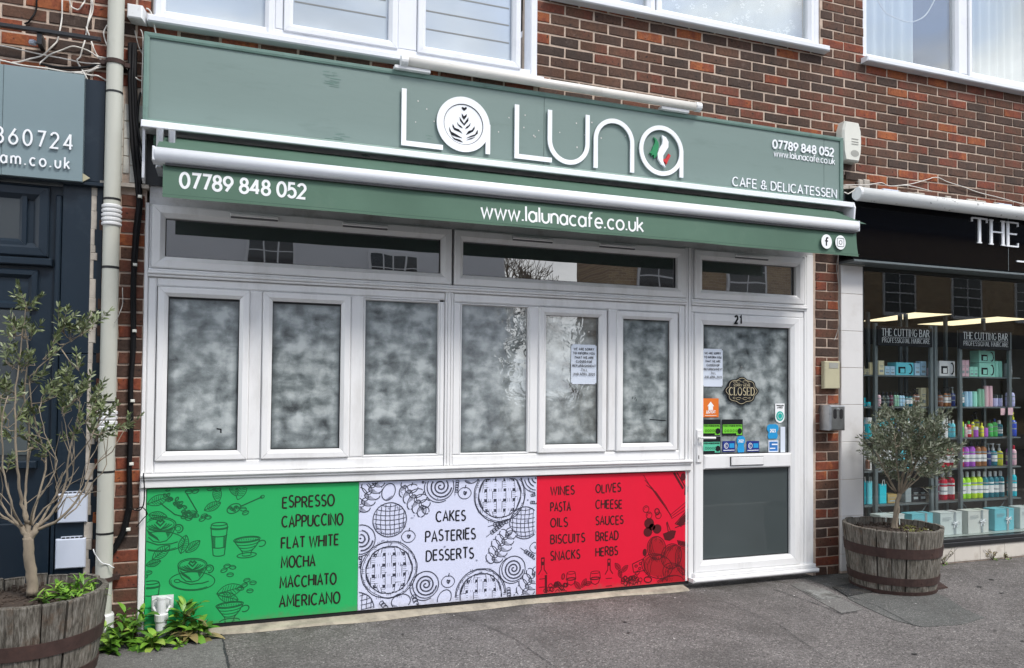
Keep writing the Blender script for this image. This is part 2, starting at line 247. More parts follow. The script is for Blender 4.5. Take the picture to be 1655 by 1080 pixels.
def asphalt(name, c1, c2, c3, sc=150.):
    m = bpy.data.materials.new(name); m.use_nodes = True; t = m.node_tree; b = t.nodes['Principled BSDF']; l = t.links.new
    b.inputs['Roughness'].default_value = .9; b.inputs['Specular IOR Level'].default_value = .3
    c = N(t, 'ShaderNodeTexCoord'); v = N(t, 'ShaderNodeTexVoronoi', ins={'Scale': sc, 'Randomness': 1.}); l(c.outputs['Object'], v.inputs['Vector'])
    s = N(t, 'ShaderNodeSeparateColor'); l(v.outputs['Color'], s.inputs[0])
    r = ramp(t, [(0, c1), (.45, c2), (.84, c2), (.95, c3), (1, (.36, .34, .32, 1))]); l(s.outputs[0], r.inputs[0])
    n = N(t, 'ShaderNodeTexNoise', ins={'Scale': 1.7, 'Detail': 7, 'Roughness': .65}); l(c.outputs['Object'], n.inputs['Vector'])
    r2 = N(t, 'ShaderNodeMapRange', ins={1: .3, 2: .7, 3: .78, 4: 1.2}); l(n.outputs[0], r2.inputs[0])
    h = N(t, 'ShaderNodeHueSaturation'); l(r2.outputs[0], h.inputs['Value']); l(r.outputs[0], h.inputs['Color'])
    n4 = N(t, 'ShaderNodeTexNoise', ins={'Scale': 34., 'Detail': 3, 'Roughness': .6}); l(c.outputs['Object'], n4.inputs['Vector'])
    r4 = N(t, 'ShaderNodeMapRange', ins={1: .3, 2: .7, 3: .82, 4: 1.18}); l(n4.outputs[0], r4.inputs[0])
    h2 = N(t, 'ShaderNodeHueSaturation'); l(r4.outputs[0], h2.inputs['Value']); l(h.outputs[0], h2.inputs['Color'])
    sx = N(t, 'ShaderNodeSeparateXYZ'); l(c.outputs['Object'], sx.inputs[0]); na = N(t, 'ShaderNodeTexNoise', ins={'Scale': 6., 'Detail': 5, 'Roughness': .7}); l(c.outputs['Object'], na.inputs['Vector'])
    wa = N(t, 'ShaderNodeMapRange', ins={1: -.42, 2: -.04, 3: 0, 4: 1}); l(sx.outputs[1], wa.inputs[0]); nb_ = N(t, 'ShaderNodeMapRange', ins={1: .42, 2: .62, 3: 0, 4: .75}); l(na.outputs[0], nb_.inputs[0])
    mm = N(t, 'ShaderNodeMath', operation='MULTIPLY'); l(wa.outputs[0], mm.inputs[0]); l(nb_.outputs[0], mm.inputs[1]); xx = N(t, 'ShaderNodeMix', data_type='RGBA'); l(mm.outputs[0], xx.inputs[0]); l(h2.outputs[0], xx.inputs[6]); xx.inputs[7].default_value = (.045, .040, .032, 1)
    nc = N(t, 'ShaderNodeTexNoise', ins={'Scale': .9, 'Detail': 8, 'Roughness': .75, 'Distortion': .6}); l(c.outputs['Object'], nc.inputs['Vector']); nd = N(t, 'ShaderNodeMapRange', ins={1: .50, 2: .66, 3: 0, 4: .6}); l(nc.outputs[0], nd.inputs[0])
    xy = N(t, 'ShaderNodeMix', data_type='RGBA'); l(nd.outputs[0], xy.inputs[0]); l(xx.outputs[2], xy.inputs[6]); xy.inputs[7].default_value = (.075, .070, .066, 1); l(xy.outputs[2], b.inputs['Base Color'])
    u = N(t, 'ShaderNodeBump', ins={'Strength': .9, 'Distance': .004}); l(v.outputs['Distance'], u.inputs['Height']); u.invert = True; l(u.outputs[0], b.inputs['Normal'])
    MATS[name] = m
asphalt('asphalt', (.060, .055, .053, 1), (.160, .149, .144, 1), (.27, .25, .24, 1))
asphalt('asphalt_patch', (.07, .07, .068, 1), (.125, .128, .122, 1), (.19, .19, .18, 1), 210.)
asphalt('asphalt_dark', (.02, .021, .023, 1), (.036, .039, .042, 1), (.08, .083, .085, 1), 240.)
asphalt('asphalt_slab', (.10, .098, .094, 1), (.19, .186, .178, 1), (.27, .265, .25, 1), 230.)
asphalt('cover_grey', (.2, .205, .2, 1), (.31, .315, .30, 1), (.38, .38, .36, 1), 260.)
def wood():
    m = bpy.data.materials.new('barrel_wood'); m.use_nodes = True; t = m.node_tree; b = t.nodes['Principled BSDF']; l = t.links.new
    c = N(t, 'ShaderNodeTexCoord'); o = N(t, 'ShaderNodeObjectInfo'); ml = N(t, 'ShaderNodeMath', operation='MULTIPLY', ins={1: 57.}); l(o.outputs['Random'], ml.inputs[0])
    ad = N(t, 'ShaderNodeVectorMath', operation='ADD'); l(c.outputs['Object'], ad.inputs[0]); l(ml.outputs[0], ad.inputs[1])
    mp = N(t, 'ShaderNodeMapping', ins={'Scale': (1, 1, .1)}); l(ad.outputs[0], mp.inputs[0])
    n = N(t, 'ShaderNodeTexNoise', ins={'Scale': 75., 'Detail': 6, 'Roughness': .75, 'Distortion': .4}); l(mp.outputs[0], n.inputs['Vector'])
    r = ramp(t, [(.35, (.026, .022, .017, 1)), (.47, (.095, .085, .068, 1)), (.58, (.185, .17, .145, 1)), (.74, (.31, .295, .265, 1))]); l(n.outputs[0], r.inputs[0])
    mr = N(t, 'ShaderNodeMapRange', ins={3: .72, 4: 1.22}); l(o.outputs['Random'], mr.inputs[0]); h = N(t, 'ShaderNodeHueSaturation'); l(mr.outputs[0], h.inputs['Value']); l(r.outputs[0], h.inputs['Color'])
    n2 = N(t, 'ShaderNodeTexNoise', ins={'Scale': 9., 'Detail': 5, 'Roughness': .7}); l(ad.outputs[0], n2.inputs['Vector'])
    q = N(t, 'ShaderNodeMapRange', ins={1: .54, 2: .72, 3: 0, 4: .6}); l(n2.outputs[0], q.inputs[0])
    x = N(t, 'ShaderNodeMix', data_type='RGBA'); l(q.outputs[0], x.inputs[0]); l(h.outputs[0], x.inputs[6]); x.inputs[7].default_value = (.12, .065, .035, 1); l(x.outputs[2], b.inputs['Base Color'])
    b.inputs['Roughness'].default_value = .9; u = N(t, 'ShaderNodeBump', ins={'Strength': .9, 'Distance': .005}); l(n.outputs[0], u.inputs['Height']); l(u.outputs[0], b.inputs['Normal'])
    MATS['barrel_wood'] = m
wood()
def leafmat(name, stops, island=True):
    m = bpy.data.materials.new(name); m.use_nodes = True; t = m.node_tree; b = t.nodes['Principled BSDF']; l = t.links.new
    g = N(t, 'ShaderNodeNewGeometry') if island else N(t, 'ShaderNodeObjectInfo'); src = g.outputs['Random Per Island' if island else 'Random']
    r = ramp(t, stops); l(src, r.inputs[0]); l(r.outputs[0], b.inputs['Base Color']); b.inputs['Roughness'].default_value = .45
    b.inputs['Subsurface Weight'].default_value = 0.0
    MATS[name] = m
leafmat('olive_leaf', [(0, (.050, .070, .026, 1)), (.45, (.120, .155, .058, 1)), (.8, (.20, .24, .11, 1)), (1, (.32, .35, .24, 1))])
leafmat('olive_leaf_right', [(0, (.045, .058, .030, 1)), (.45, (.12, .145, .08, 1)), (.8, (.22, .25, .165, 1)), (1, (.40, .42, .34, 1))])
leafmat('weed_leaf', [(0, (.05, .13, .014, 1)), (.5, (.12, .27, .026, 1)), (.85, (.19, .37, .04, 1)), (1, (.32, .40, .08, 1))], False)
leafmat('old_leaf', [(0, (.10, .10, .03, 1)), (.5, (.20, .17, .06, 1)), (1, (.32, .24, .12, 1))], False)

# ---------------------------------------------------------------- mesh helpers
class MB:
    def __init__(s): s.v = []; s.f = []; s.lift = 0.
    def quad(s, a, b, c, d): n = len(s.v); s.v += [a, b, c, d]; s.f.append((n, n+1, n+2, n+3)); return s
    def box(s, x0, x1, y0, y1, z0, z1, ch=0.):
        """box; ch chamfers the four edges of the street face (smaller y)"""
        n = len(s.v)
        if ch <= 0:
            s.v += [(x0, y0, z0), (x1, y0, z0), (x1, y0, z1), (x0, y0, z1), (x0, y1, z0), (x1, y1, z0), (x1, y1, z1), (x0, y1, z1)]
            s.f += [tuple(n+i for i in q) for q in ((0, 1, 2, 3), (5, 4, 7, 6), (4, 0, 3, 7), (1, 5, 6, 2), (3, 2, 6, 7), (4, 5, 1, 0))]
        else:
            c = ch; yc = y0+c
            s.v += [(x0+c, y0, z0+c), (x1-c, y0, z0+c), (x1-c, y0, z1-c), (x0+c, y0, z1-c), (x0, yc, z0), (x1, yc, z0), (x1, yc, z1), (x0, yc, z1), (x0, y1, z0), (x1, y1, z0), (x1, y1, z1), (x0, y1, z1)]
            F = [(0, 1, 2, 3), (9, 8, 11, 10)]
            for a, b in ((0, 4), (4, 8)):
                for i in range(4): j = (i+1) % 4; F.append((a+i, b+i, b+j, a+j))
            s.f += [tuple(n+i for i in q) for q in F]
        return s
    def mitre(s, x0, x1, z0, z1, w, y0, y1, slope=.012, only=None, wz=None):
        """four mitred profile lengths round an opening; w = face width; inner edge slopes back"""
        wz = wz or w; g = .0008; a, b, c, d = x0+w, x1-w, z0+wz, z1-wz
        O = [(x0, z0), (x1, z0), (x1, z1), (x0, z1)]; I = [(a, c), (b, c), (b, d), (a, d)]
        for k in range(4):
            if only and k not in only: continue
            j = (k+1) % 4; o0, o1, i0, i1 = O[k], O[j], I[k], I[j]
            dx, dz = (1, 0) if k in (0, 2) else (0, 1); sg = 1 if k in (0, 1) else -1
            def pt(p, y, e): return (p[0]+dx*sg*g*e, y, p[1]+dz*sg*g*e)
            def lerp(p, q, t): return (p[0]+(q[0]-p[0])*t, p[1]+(q[1]-p[1])*t)
            m0, m1 = lerp(o0, i0, .62), lerp(o1, i1, .62); e0, e1 = lerp(o0, i0, .10), lerp(o1, i1, .10)
            n = len(s.v)
            s.v += [pt(o0, y1, 1), pt(o1, y1, -1), pt(o0, y0+.005, 1), pt(o1, y0+.005, -1), pt(e0, y0, 1), pt(e1, y0, -1), pt(m0, y0, 1), pt(m1, y0, -1), pt(i0, y0+slope, 1), pt(i1, y0+slope, -1), pt(i0, y1, 1), pt(i1, y1, -1)]
            for q in range(5): s.f.append((n+2*q, n+2*q+1, n+2*q+3, n+2*q+2))
            s.f += [(n, n+2, n+4, n+6, n+8, n+10), (n+11, n+9, n+7, n+5, n+3, n+1)]
        return s
    def tube(s, pts, r, n=8, cap=True):
        pts = [Vector(p) for p in pts]; k = len(pts)
        rs = r if isinstance(r, (list, tuple)) else [r]*k
        base = len(s.v); up = None
        for i, p in enumerate(pts):
            d = (pts[min(i+1, k-1)]-pts[max(i-1, 0)])
            d = d.normalized() if d.length > 1e-9 else Vector((0, 0, 1))
            if up is None: up = Vector((0, 0, 1)) if abs(d.z) < .9 else Vector((1, 0, 0))
            a = d.cross(up); a = a.normalized() if a.length > 1e-6 else d.orthogonal().normalized()
            b = a.cross(d).normalized(); up = b
            for j in range(n):
                t = 2*math.pi*j/n; s.v.append(tuple(p+(a*math.cos(t)+b*math.sin(t))*rs[i]))
        for i in range(k-1):
            for j in range(n):
                a0 = base+i*n+j; a1 = base+i*n+(j+1) % n; s.f.append((a0, a1, a1+n, a0+n))
        if cap: s.f.append(tuple(base+j for j in range(n))[::-1]); s.f.append(tuple(base+(k-1)*n+j for j in range(n)))
        return s
    def lathe(s, prof, c=(0, 0, 0), n=16, cap=True):
        base = len(s.v); k = len(prof)
        for r, z in prof:
            for j in range(n): t = 2*math.pi*j/n; s.v.append((c[0]+r*math.cos(t), c[1]+r*math.sin(t), c[2]+z))
        for i in range(k-1):
            for j in range(n): a0 = base+i*n+j; a1 = base+i*n+(j+1) % n; s.f.append((a0, a1, a1+n, a0+n))
        if cap: s.f.append(tuple(base+j for j in range(n))[::-1]); s.f.append(tuple(base+(k-1)*n+j for j in range(n)))
        return s
    def poly(s, pts, y, depth=0.):
        """filled outline in the x-z plane facing the street, with real thickness when depth > 0"""
        y -= s.lift; s.lift += .00006
        tri = tessellate_polygon([[Vector((p[0], p[1], 0)) for p in pts]]); n = len(s.v)
        s.v += [(p[0], y, p[1]) for p in pts]; s.f += [tuple(n+i for i in t) for t in tri]
        if depth:
            m = len(pts); s.v += [(p[0], y+depth, p[1]) for p in pts]
            s.f += [(n+i, n+(i+1) % m, n+m+(i+1) % m, n+m+i) for i in range(m)]
        return s
    def stroke(s, pts, w, y, depth=0., taper=None):
        """a line of real width in the x-z plane; taper = list of width factors"""
        q = [pts[0]]
        for p in pts[1:]:
            if abs(p[0]-q[-1][0])+abs(p[1]-q[-1][1]) > 1e-6: q.append(p)
        pts = q; k = len(pts)
        if k < 2: return s
        y -= s.lift; s.lift += .00006
        closed = abs(pts[0][0]-pts[-1][0])+abs(pts[0][1]-pts[-1][1]) < 1e-5 and k > 3
        Lf, Rt = [], []
        for i, p in enumerate(pts):
            a = pts[i-1] if i > 0 else (pts[-2] if closed else None); b = pts[i+1] if i < k-1 else (pts[1] if closed else None)
            ds = []
            if a: l = math.hypot(p[0]-a[0], p[1]-a[1]); ds.append(((p[0]-a[0])/l, (p[1]-a[1])/l))
            if b: l = math.hypot(b[0]-p[0], b[1]-p[1]); ds.append(((b[0]-p[0])/l, (b[1]-p[1])/l))
            dx = sum(d[0] for d in ds); dz = sum(d[1] for d in ds); l = math.hypot(dx, dz) or 1; dx /= l; dz /= l
            cosv = max(.5, abs(dx*ds[0][0]+dz*ds[0][1])); h = w/2/cosv
            if taper: h *= taper[min(len(taper)-1, int(round(i/(k-1)*(len(taper)-1))))]
            Lf.append((p[0]-dz*h, p[1]+dx*h)); Rt.append((p[0]+dz*h, p[1]-dx*h))
        n = len(s.v)
        for i, (a, b) in enumerate(zip(Lf, Rt)): e_ = 0 if depth else i*2e-6; s.v += [(a[0], y-e_, a[1]), (b[0], y-e_, b[1])]
        for i in range(k-1): s.f.append((n+2*i, n+2*i+1, n+2*i+3, n+2*i+2))
        if depth:
            m = len(s.v)
            for a, b in zip(Lf, Rt): s.v += [(a[0], y+depth, a[1]), (b[0], y+depth, b[1])]
            for i in range(k-1):
                s.f.append((n+2*i, n+2*i+2, m+2*i+2, m+2*i)); s.f.append((n+2*i+1, m+2*i+1, m+2*i+3, n+2*i+3))
            if not closed: s.f.append((n, m, m+1, n+1)); s.f.append((n+2*k-2, n+2*k-1, m+2*k-1, m+2*k-2))
        return s
    def build(s, name, m, parent=None, smooth=False, kind=None, label=None):
        me = bpy.data.meshes.new(name); o = ORG.get(parent.name, (0, 0, 0)) if parent else (0, 0, 0)
        me.from_pydata([(a-o[0], b-o[1], c-o[2]) for a, b, c in s.v], [], s.f); me.materials.append(MATS[m] if isinstance(m, str) else m)
        if smooth: me.shade_smooth()
        ob = bpy.data.objects.new(name, me); COL.objects.link(ob)
        if parent: ob.parent = parent; ORG[ob.name] = o
        if kind: ob['kind'] = kind
        if label: ob['label'] = label
        return ob
ORG = {}
def thing(name, label, cat, loc=(0, 0, 0), group=None):
    o = bpy.data.objects.new(name, None); COL.objects.link(o); o.location = loc; o.empty_display_size = .1
    o['label'] = label; o['category'] = cat
    if group: o['group'] = group
    ORG[o.name] = tuple(loc); return o
def tag(o, label, cat, group=None):
    o['label'] = label; o['category'] = cat
    if group: o['group'] = group
    return o
def structure(name, mb, m): o = mb.build(name, m); o['kind'] = 'structure'; return o
def box(name, m, parent, x0, x1, y0, y1, z0, z1, ch=0., **k): return MB().box(x0, x1, y0, y1, z0, z1, ch).build(name, m, parent, **k)
def copy_tree(o, parent=None):
    c = o.copy(); COL.objects.link(c); c.parent = parent
    for ch in list(o.children): copy_tree(ch, c)
    return c
def arc(cx, cy, rx, ry, a0, a1, n=14): return [(cx+rx*math.cos(rad(a0+(a1-a0)*i/n)), cy+ry*math.sin(rad(a0+(a1-a0)*i/n))) for i in range(n+1)]
def wob(pts, k): return [(x+R.uniform(-k, k), z+R.uniform(-k, k)) for x, z in pts]

# ---------------------------------------------------------------- lettering (single-line alphabet)
A_ = arc
F = {
'A': (.62, [[(0, 0), (.31, 1), (.62, 0)], [(.1, .33), (.52, .33)]]),
'B': (.56, [[(0, 0), (0, 1)], [(0, 1), (.3, 1)]+A_(.3, .77, .2, .23, 90, -90, 8)+[(0, .54)], [(.3, .54)]+A_(.3, .27, .25, .27, 90, -90, 8)+[(0, 0)]]),
'C': (.66, [A_(.36, .5, .36, .5, 48, 312, 18)]),
'D': (.62, [[(0, 0), (0, 1)], [(0, 1), (.22, 1)]+A_(.22, .5, .4, .5, 90, -90, 12)+[(0, 0)]]),
'E': (.48, [[(0, 0), (0, 1)], [(0, 1), (.48, 1)], [(0, .52), (.42, .52)], [(0, 0), (.48, 0)]]),
'F': (.46, [[(0, 0), (0, 1)], [(0, 1), (.46, 1)], [(0, .5), (.4, .5)]]),
'G': (.7, [A_(.36, .5, .36, .5, 48, 350, 18)+[(.7, .45), (.42, .45)]]),
'H': (.62, [[(0, 0), (0, 1)], [(.62, 0), (.62, 1)], [(0, .52), (.62, .52)]]),
'I': (.06, [[(.03, 0), (.03, 1)]]),
'J': (.4, [[(.38, 1), (.38, .2)]+A_(.2, .2, .18, .2, 0, -160, 8)]),
'K': (.56, [[(0, 0), (0, 1)], [(.52, 1), (0, .42)], [(.14, .56), (.56, 0)]]),
'L': (.44, [[(0, 0), (0, 1)], [(0, 0), (.44, 0)]]),
'M': (.74, [[(0, 0), (.06, 1), (.37, .25), (.68, 1), (.74, 0)]]),
'N': (.6, [[(0, 0), (0, 1), (.6, 0), (.6, 1)]]),
'O': (.72, [A_(.36, .5, .36, .5, 90, 450, 24)]),
'P': (.52, [[(0, 0), (0, 1)], [(0, 1), (.28, 1)]+A_(.28, .74, .24, .26, 90, -90, 8)+[(0, .48)]]),
'R': (.56, [[(0, 0), (0, 1)], [(0, 1), (.28, 1)]+A_(.28, .75, .23, .25, 90, -90, 8)+[(0, .5)], [(.24, .5), (.56, 0)]]),
'S': (.5, [A_(.26, .76, .22, .24, 40, 240, 10)[:]+[(.36, .47)]+A_(.26, .25, .24, .25, 60, -150, 11)]),
'T': (.56, [[(0, 1), (.56, 1)], [(.28, 1), (.28, 0)]]),
'U': (.6, [[(0, 1), (0, .3)]+A_(.3, .3, .3, .3, 180, 360, 12)+[(.6, 1)]]),
'V': (.6, [[(0, 1), (.3, 0), (.6, 1)]]),
'W': (.9, [[(0, 1), (.22, 0), (.45, .9), (.68, 0), (.9, 1)]]),
'Y': (.56, [[(0, 1), (.28, .5), (.56, 1)], [(.28, .5), (.28, 0)]]),
'&': (.66, [[(.66, 0), (.14, .74)]+A_(.29, .8, .16, .2, 190, -20, 9)+[(.38, .6), (.1, .42)]+A_(.26, .25, .25, .25, 140, 300, 9)+[(.62, .42)]]),
'0': (.56, [A_(.28, .5, .28, .5, 90, 450, 22)]),
'1': (.3, [[(0, .8), (.22, 1), (.22, 0)]]),
'2': (.52, [A_(.25, .73, .25, .27, 165, -30, 12)+[(.0, 0), (.52, 0)]]),
'3': (.5, [A_(.24, .75, .22, .25, 150, -90, 10), A_(.24, .26, .26, .26, 90, -155, 11)]),
'4': (.58, [[(.42, 0), (.42, 1)], [(.42, 1), (0, .27), (.58, .27)]]),
'5': (.5, [[(.46, 1), (.08, 1), (.04, .56)]+A_(.23, .32, .27, .32, 120, -150, 12)]),
'6': (.54, [[(.40, 1), (.05, .45)], A_(.27, .3, .27, .3, 90, 450, 20)]),
'7': (.5, [[(0, 1), (.5, 1), (.16, 0)]]),
'8': (.52, [A_(.26, .76, .21, .24, -90, 270, 16), A_(.26, .26, .26, .26, 90, 450, 18)]),
'9': (.54, [[(.14, 0), (.49, .55)], A_(.27, .7, .27, .3, 90, 450, 20)]),
'a': (.54, [A_(.26, .33, .26, .33, 0, 360, 18), [(.53, .66), (.53, 0)]]),
'c': (.5, [A_(.28, .33, .27, .33, 48, 312, 14)]),
'e': (.54, [[(.02, .34), (.54, .34)]+A_(.28, .33, .26, .33, 2, 315, 15)]),
'f': (.34, [[(.1, 0), (.1, .78)]+A_(.24, .8, .14, .19, 180, 60, 6), [(0, .62), (.3, .62)]]),
'k': (.46, [[(0, 0), (0, 1)], [(.42, .66), (0, .24)], [(.14, .38), (.46, 0)]]),
'l': (.06, [[(.03, 0), (.03, 1)]]),
'm': (.84, [[(0, 0), (0, .66)], [(0, .4)]+A_(.21, .42, .21, .24, 180, 0, 8)+[(.42, 0)], [(.42, .4)]+A_(.63, .42, .21, .24, 180, 0, 8)+[(.84, 0)]]),
'n': (.48, [[(0, 0), (0, .66)], [(0, .4)]+A_(.24, .4, .24, .26, 180, 0, 10)+[(.48, 0)]]),
'o': (.56, [A_(.28, .33, .28, .33, 90, 450, 20)]),
'u': (.48, [[(0, .66), (0, .26)]+A_(.24, .26, .24, .26, 180, 360, 10)+[(.48, .66)]]),
'w': (.76, [[(0, .66), (.19, 0), (.38, .62), (.57, 0), (.76, .66)]]),
'.': (.08, [[(.04, 0), (.04, .1)]]), "'": (.06, [[(.03, .8), (.03, 1)]]), ' ': (.3, []), ':': (.06, [[(.03, .1), (.03, .2)], [(.03, .5), (.03, .6)]]),
}
def glyphs(txt, gap=.17):
    out = []; u = 0
    for ch in txt:
        wd, st = F[ch]; out.append((ch, u, wd, st)); u += wd+(gap if ch != ' ' else .05)
    return out, u-gap
def text(mbs, txt, x0, x1, z0, h, w, y, depth=0., serif=False, gap=.17, hand=0., each=None):
    """write txt from x0 to x1, base line z0, capital height h; mbs gets strokes, or each() is called per letter"""
    g, W = glyphs(txt, gap); s = (x1-x0)/W
    for ch, u, wd, st in g:
        if not st: continue
        mb = MB() if each else mbs; jz = R.uniform(-hand, hand)*h; jr = R.uniform(-hand, hand)*.6; js = 1+R.uniform(-hand, hand)
        for line in st:
            pts = [(x0+(u+a+jr*(b-.5)*.6)*s, z0+jz+b*h*js) for a, b in line]
            if serif:
                if len(line) <= 3:
                    for p, q in zip(pts[:-1], pts[1:]):
                        hz = abs(p[0]-q[0]) > abs(p[1]-q[1]); mb.stroke([p, q], w*(.45 if hz else 1), y, depth)
                else: mb.stroke(pts, w*.8, y, depth, taper=[.7, 1.2, .7] if ch in 'COG' else None)
                if ch not in 'OS&':
                    for e, n_ in ((pts[0], pts[1]), (pts[-1], pts[-2])):
                        if len(line) > 4 and ch != 'U': continue
                        k = w*.85
                        if abs(e[0]-n_[0]) < abs(e[1]-n_[1]): mb.stroke([(e[0]-k, e[1]), (e[0]+k, e[1])], w*.38, y, depth)
                        elif ch in 'ETFL' and abs(e[1]-z0-h*.52) > h*.1: sg_ = 1 if e[1] < z0+h*.5 else -1; mb.stroke([(e[0], e[1]-sg_*w*.15), (e[0], e[1]+sg_*k*1.35)], w*.38, y, depth)
            else: mb.stroke(pts, w, y, depth)
        if each: each(mb)
def ptext(mbs, txt, a, b, h, w, y, **k):
    """text whose base line runs between photo points a and b on plane y"""
    p, q = P(*a, y), P(*b, y); text(mbs, txt, p[0], q[0], (p[2]+q[2])/2, h, w, y, **k)

# ================================================================ GROUND
structure('pavement', MB().quad((-14, -3.3, 0), (26, -3.3, 0), (26, .6, 0), (-14, .6, 0)), 'asphalt')
structure('kerb', MB().box(-14, 26, -3.45, -3.3, -.2, .001, .012), 'kerb')
structure('road', MB().quad((-60, -11.5, -.12), (80, -11.5, -.12), (80, -3.45, -.12), (-60, -3.45, -.12)), 'tarmac_road')
structure('kerb', MB().box(-60, 80, -11.65, -11.5, -.2, .001), 'kerb')
structure('pavement', MB().quad((-60, -60, 0), (80, -60, 0), (80, -11.65, 0), (-60, -11.65, 0)), 'opp_paving')
structure('ground', MB().quad((-200, -200, -.2), (200, -200, -.2), (200, 200, -.2), (-200, 200, -.2)), 'opp_paving')
def ground_poly(name, px, m, z, th=.0):
    q = [P(a, b, z=z) for a, b in px]; mb = MB(); n = len(q)
    tri = tessellate_polygon([[Vector((p[0], p[1], 0)) for p in q]])
    mb.v = [(p[0], p[1], z) for p in q]+[(p[0], p[1], 0) for p in q]; mb.f = [tuple(t) for t in tri]+[(i, (i+1) % n, n+(i+1) % n, n+i) for i in range(n)]
    return structure(name, mb, m)
ground_poly('pavement_slab', [(165, 1000), (352, 1006), (362, 1040), (372, 1110), (120, 1110), (120, 1000)], 'asphalt_slab', .004)
ground_poly('pavement_patch', [(1354, 946), (1372, 950), (1415, 962), (1500, 955), (1530, 965), (1560, 985), (1592, 998), (1555, 1009), (1490, 1013), (1445, 1002), (1400, 982), (1372, 968)], 'asphalt_patch', .004)
ground_poly('pavement_patch', [(1296, 932), (1372, 926), (1378, 948), (1355, 952), (1330, 944)], 'asphalt_patch', .004)
ground_poly('pavement_patch', [(1278, 945), (1297, 940), (1335, 955), (1395, 985), (1360, 991), (1330, 975)], 'asphalt_slab', .0035)
def crack(px, wd=.006):
    mb = MB(); q = [P(a, b, z=.0055) for a, b in px]; pts = []
    for a, b in zip(q[:-1], q[1:]):
        for i in range(6): t = i/6; pts.append((a[0]+(b[0]-a[0])*t+R.uniform(-.004, .004), a[1]+(b[1]-a[1])*t+R.uniform(-.004, .004)))
    pts.append(q[-1][:2])
    for a, b in zip(pts[:-1], pts[1:]):
        dx, dy = b[0]-a[0], b[1]-a[1]; l = math.hypot(dx, dy); k = wd*R.uniform(.3, .7)/l; mb.quad((a[0]-dy*k, a[1]+dx*k, .0055), (b[0]-dy*k, b[1]+dx*k, .0055), (b[0]+dy*k, b[1]-dx*k, .0055), (a[0]+dy*k, a[1]-dx*k, .0055))
    structure('pavement_crack', mb, 'asphalt_dark')
crack([(1250, 952), (1310, 972), (1360, 992), (1385, 988)]); crack([(1330, 944), (1360, 960), (1420, 980), (1480, 1012)]); crack([(700, 985), (760, 1000), (830, 1030), (900, 1080)], .003); crack([(1100, 960), (1180, 975), (1260, 1010), (1330, 1060)], .003); crack([(1400, 1010), (1500, 1030), (1640, 1040)], .003); crack([(353, 1008), (362, 1040), (370, 1085)], .010)
# concrete strip at the foot of the shopfront
mb = MB(); xs_ = [-.30+i*.115 for i in range(31)]
for a, b in zip(xs_[:-1], xs_[1:]):
    ya, yb = [-.075-.02*math.sin(x*2.3)-.012*math.sin(x*9) for x in (a, b)]
    n = len(mb.v); mb.v += [(a, ya, .002), (b, yb, .002), (b, yb+.012, .014), (a, ya+.012, .014), (b, .03, .030), (a, .03, .030)]; mb.f += [(n, n+1, n+2, n+3), (n+3, n+2, n+4, n+5)]
structure('concrete_strip', mb, 'concrete')
def cover(name, px, m, z, label):
    q = [P(a, b, z=z) for a, b in px]; c = [sum(p[i] for p in q)/4 for i in (0, 1)]
    t = thing(name, label, 'utility cover', (c[0], c[1], 0))
    for nm, k, zz, mm in (('frame', 1., z, m), ('lid', .86, z+.003, m)):
        mb = MB(); v = [(c[0]+(p[0]-c[0])*k, c[1]+(p[1]-c[1])*k) for p in q]; mb.v = [(a, b, zz) for a, b in v]+[(a, b, 0) for a, b in v]
        mb.f = [(0, 1, 2, 3)]+[(i, (i+1) % 4, 4+(i+1) % 4, 4+i) for i in range(4)]; mb.build(nm, mm, t)
cover('stopcock_cover', [(1297, 954), (1330, 951), (1360, 965), (1326, 969)], 'cover_grey', .009, 'small square pale grey utility cover in the pavement before the door')
cover('utility_cover', [(1345, 948), (1382, 941), (1409, 956), (1370, 963)], 'asphalt_dark', .010, 'dark square utility cover in the pavement beside the right barrel')
cover('small_cover', [(1500, 945), (1518, 940), (1532, 949), (1508, 953)], 'rust', .008, 'small rusty utility cover in the pavement right of the olive tree barrel')
mb = MB()
for i in range(90):
    x, y = R.uniform(-.8, 6.5), -abs(R.gauss(.1, 1.0))-.06
    a = R.uniform(0, 6.3); s = R.uniform(.003, .009); c, d = math.cos(a)*s, math.sin(a)*s
    mb.quad((x-c, y-d, .006), (x+d*.5, y-c*.5, .007), (x+c, y+d, .009), (x-d*.5, y+c*.5, .007))
tag(mb.build('litter', 'white_stone', kind='stuff'), 'tiny pale petals and grit scattered over the grey asphalt', 'litter')

mb = MB()
for i in range(34):
    x, y = R.uniform(-.5, 6.5), R.uniform(-2.6, -.35); r_ = R.uniform(.008, .02); n = len(mb.v); mb.v += [(x+r_*math.cos(k*.785)*R.uniform(.8, 1.2), y+r_*math.sin(k*.785)*R.uniform(.8, 1.2), .0062) for k in range(8)]; mb.f.append(tuple(range(n, n+8)))
asphalt('gum', (.05, .048, .046, 1), (.075, .072, .07, 1), (.1, .1, .1, 1), 300.)
tag(mb.build('gum_spots', 'gum', kind='stuff'), 'small dark trodden gum spots scattered over the pavement', 'gum spots')
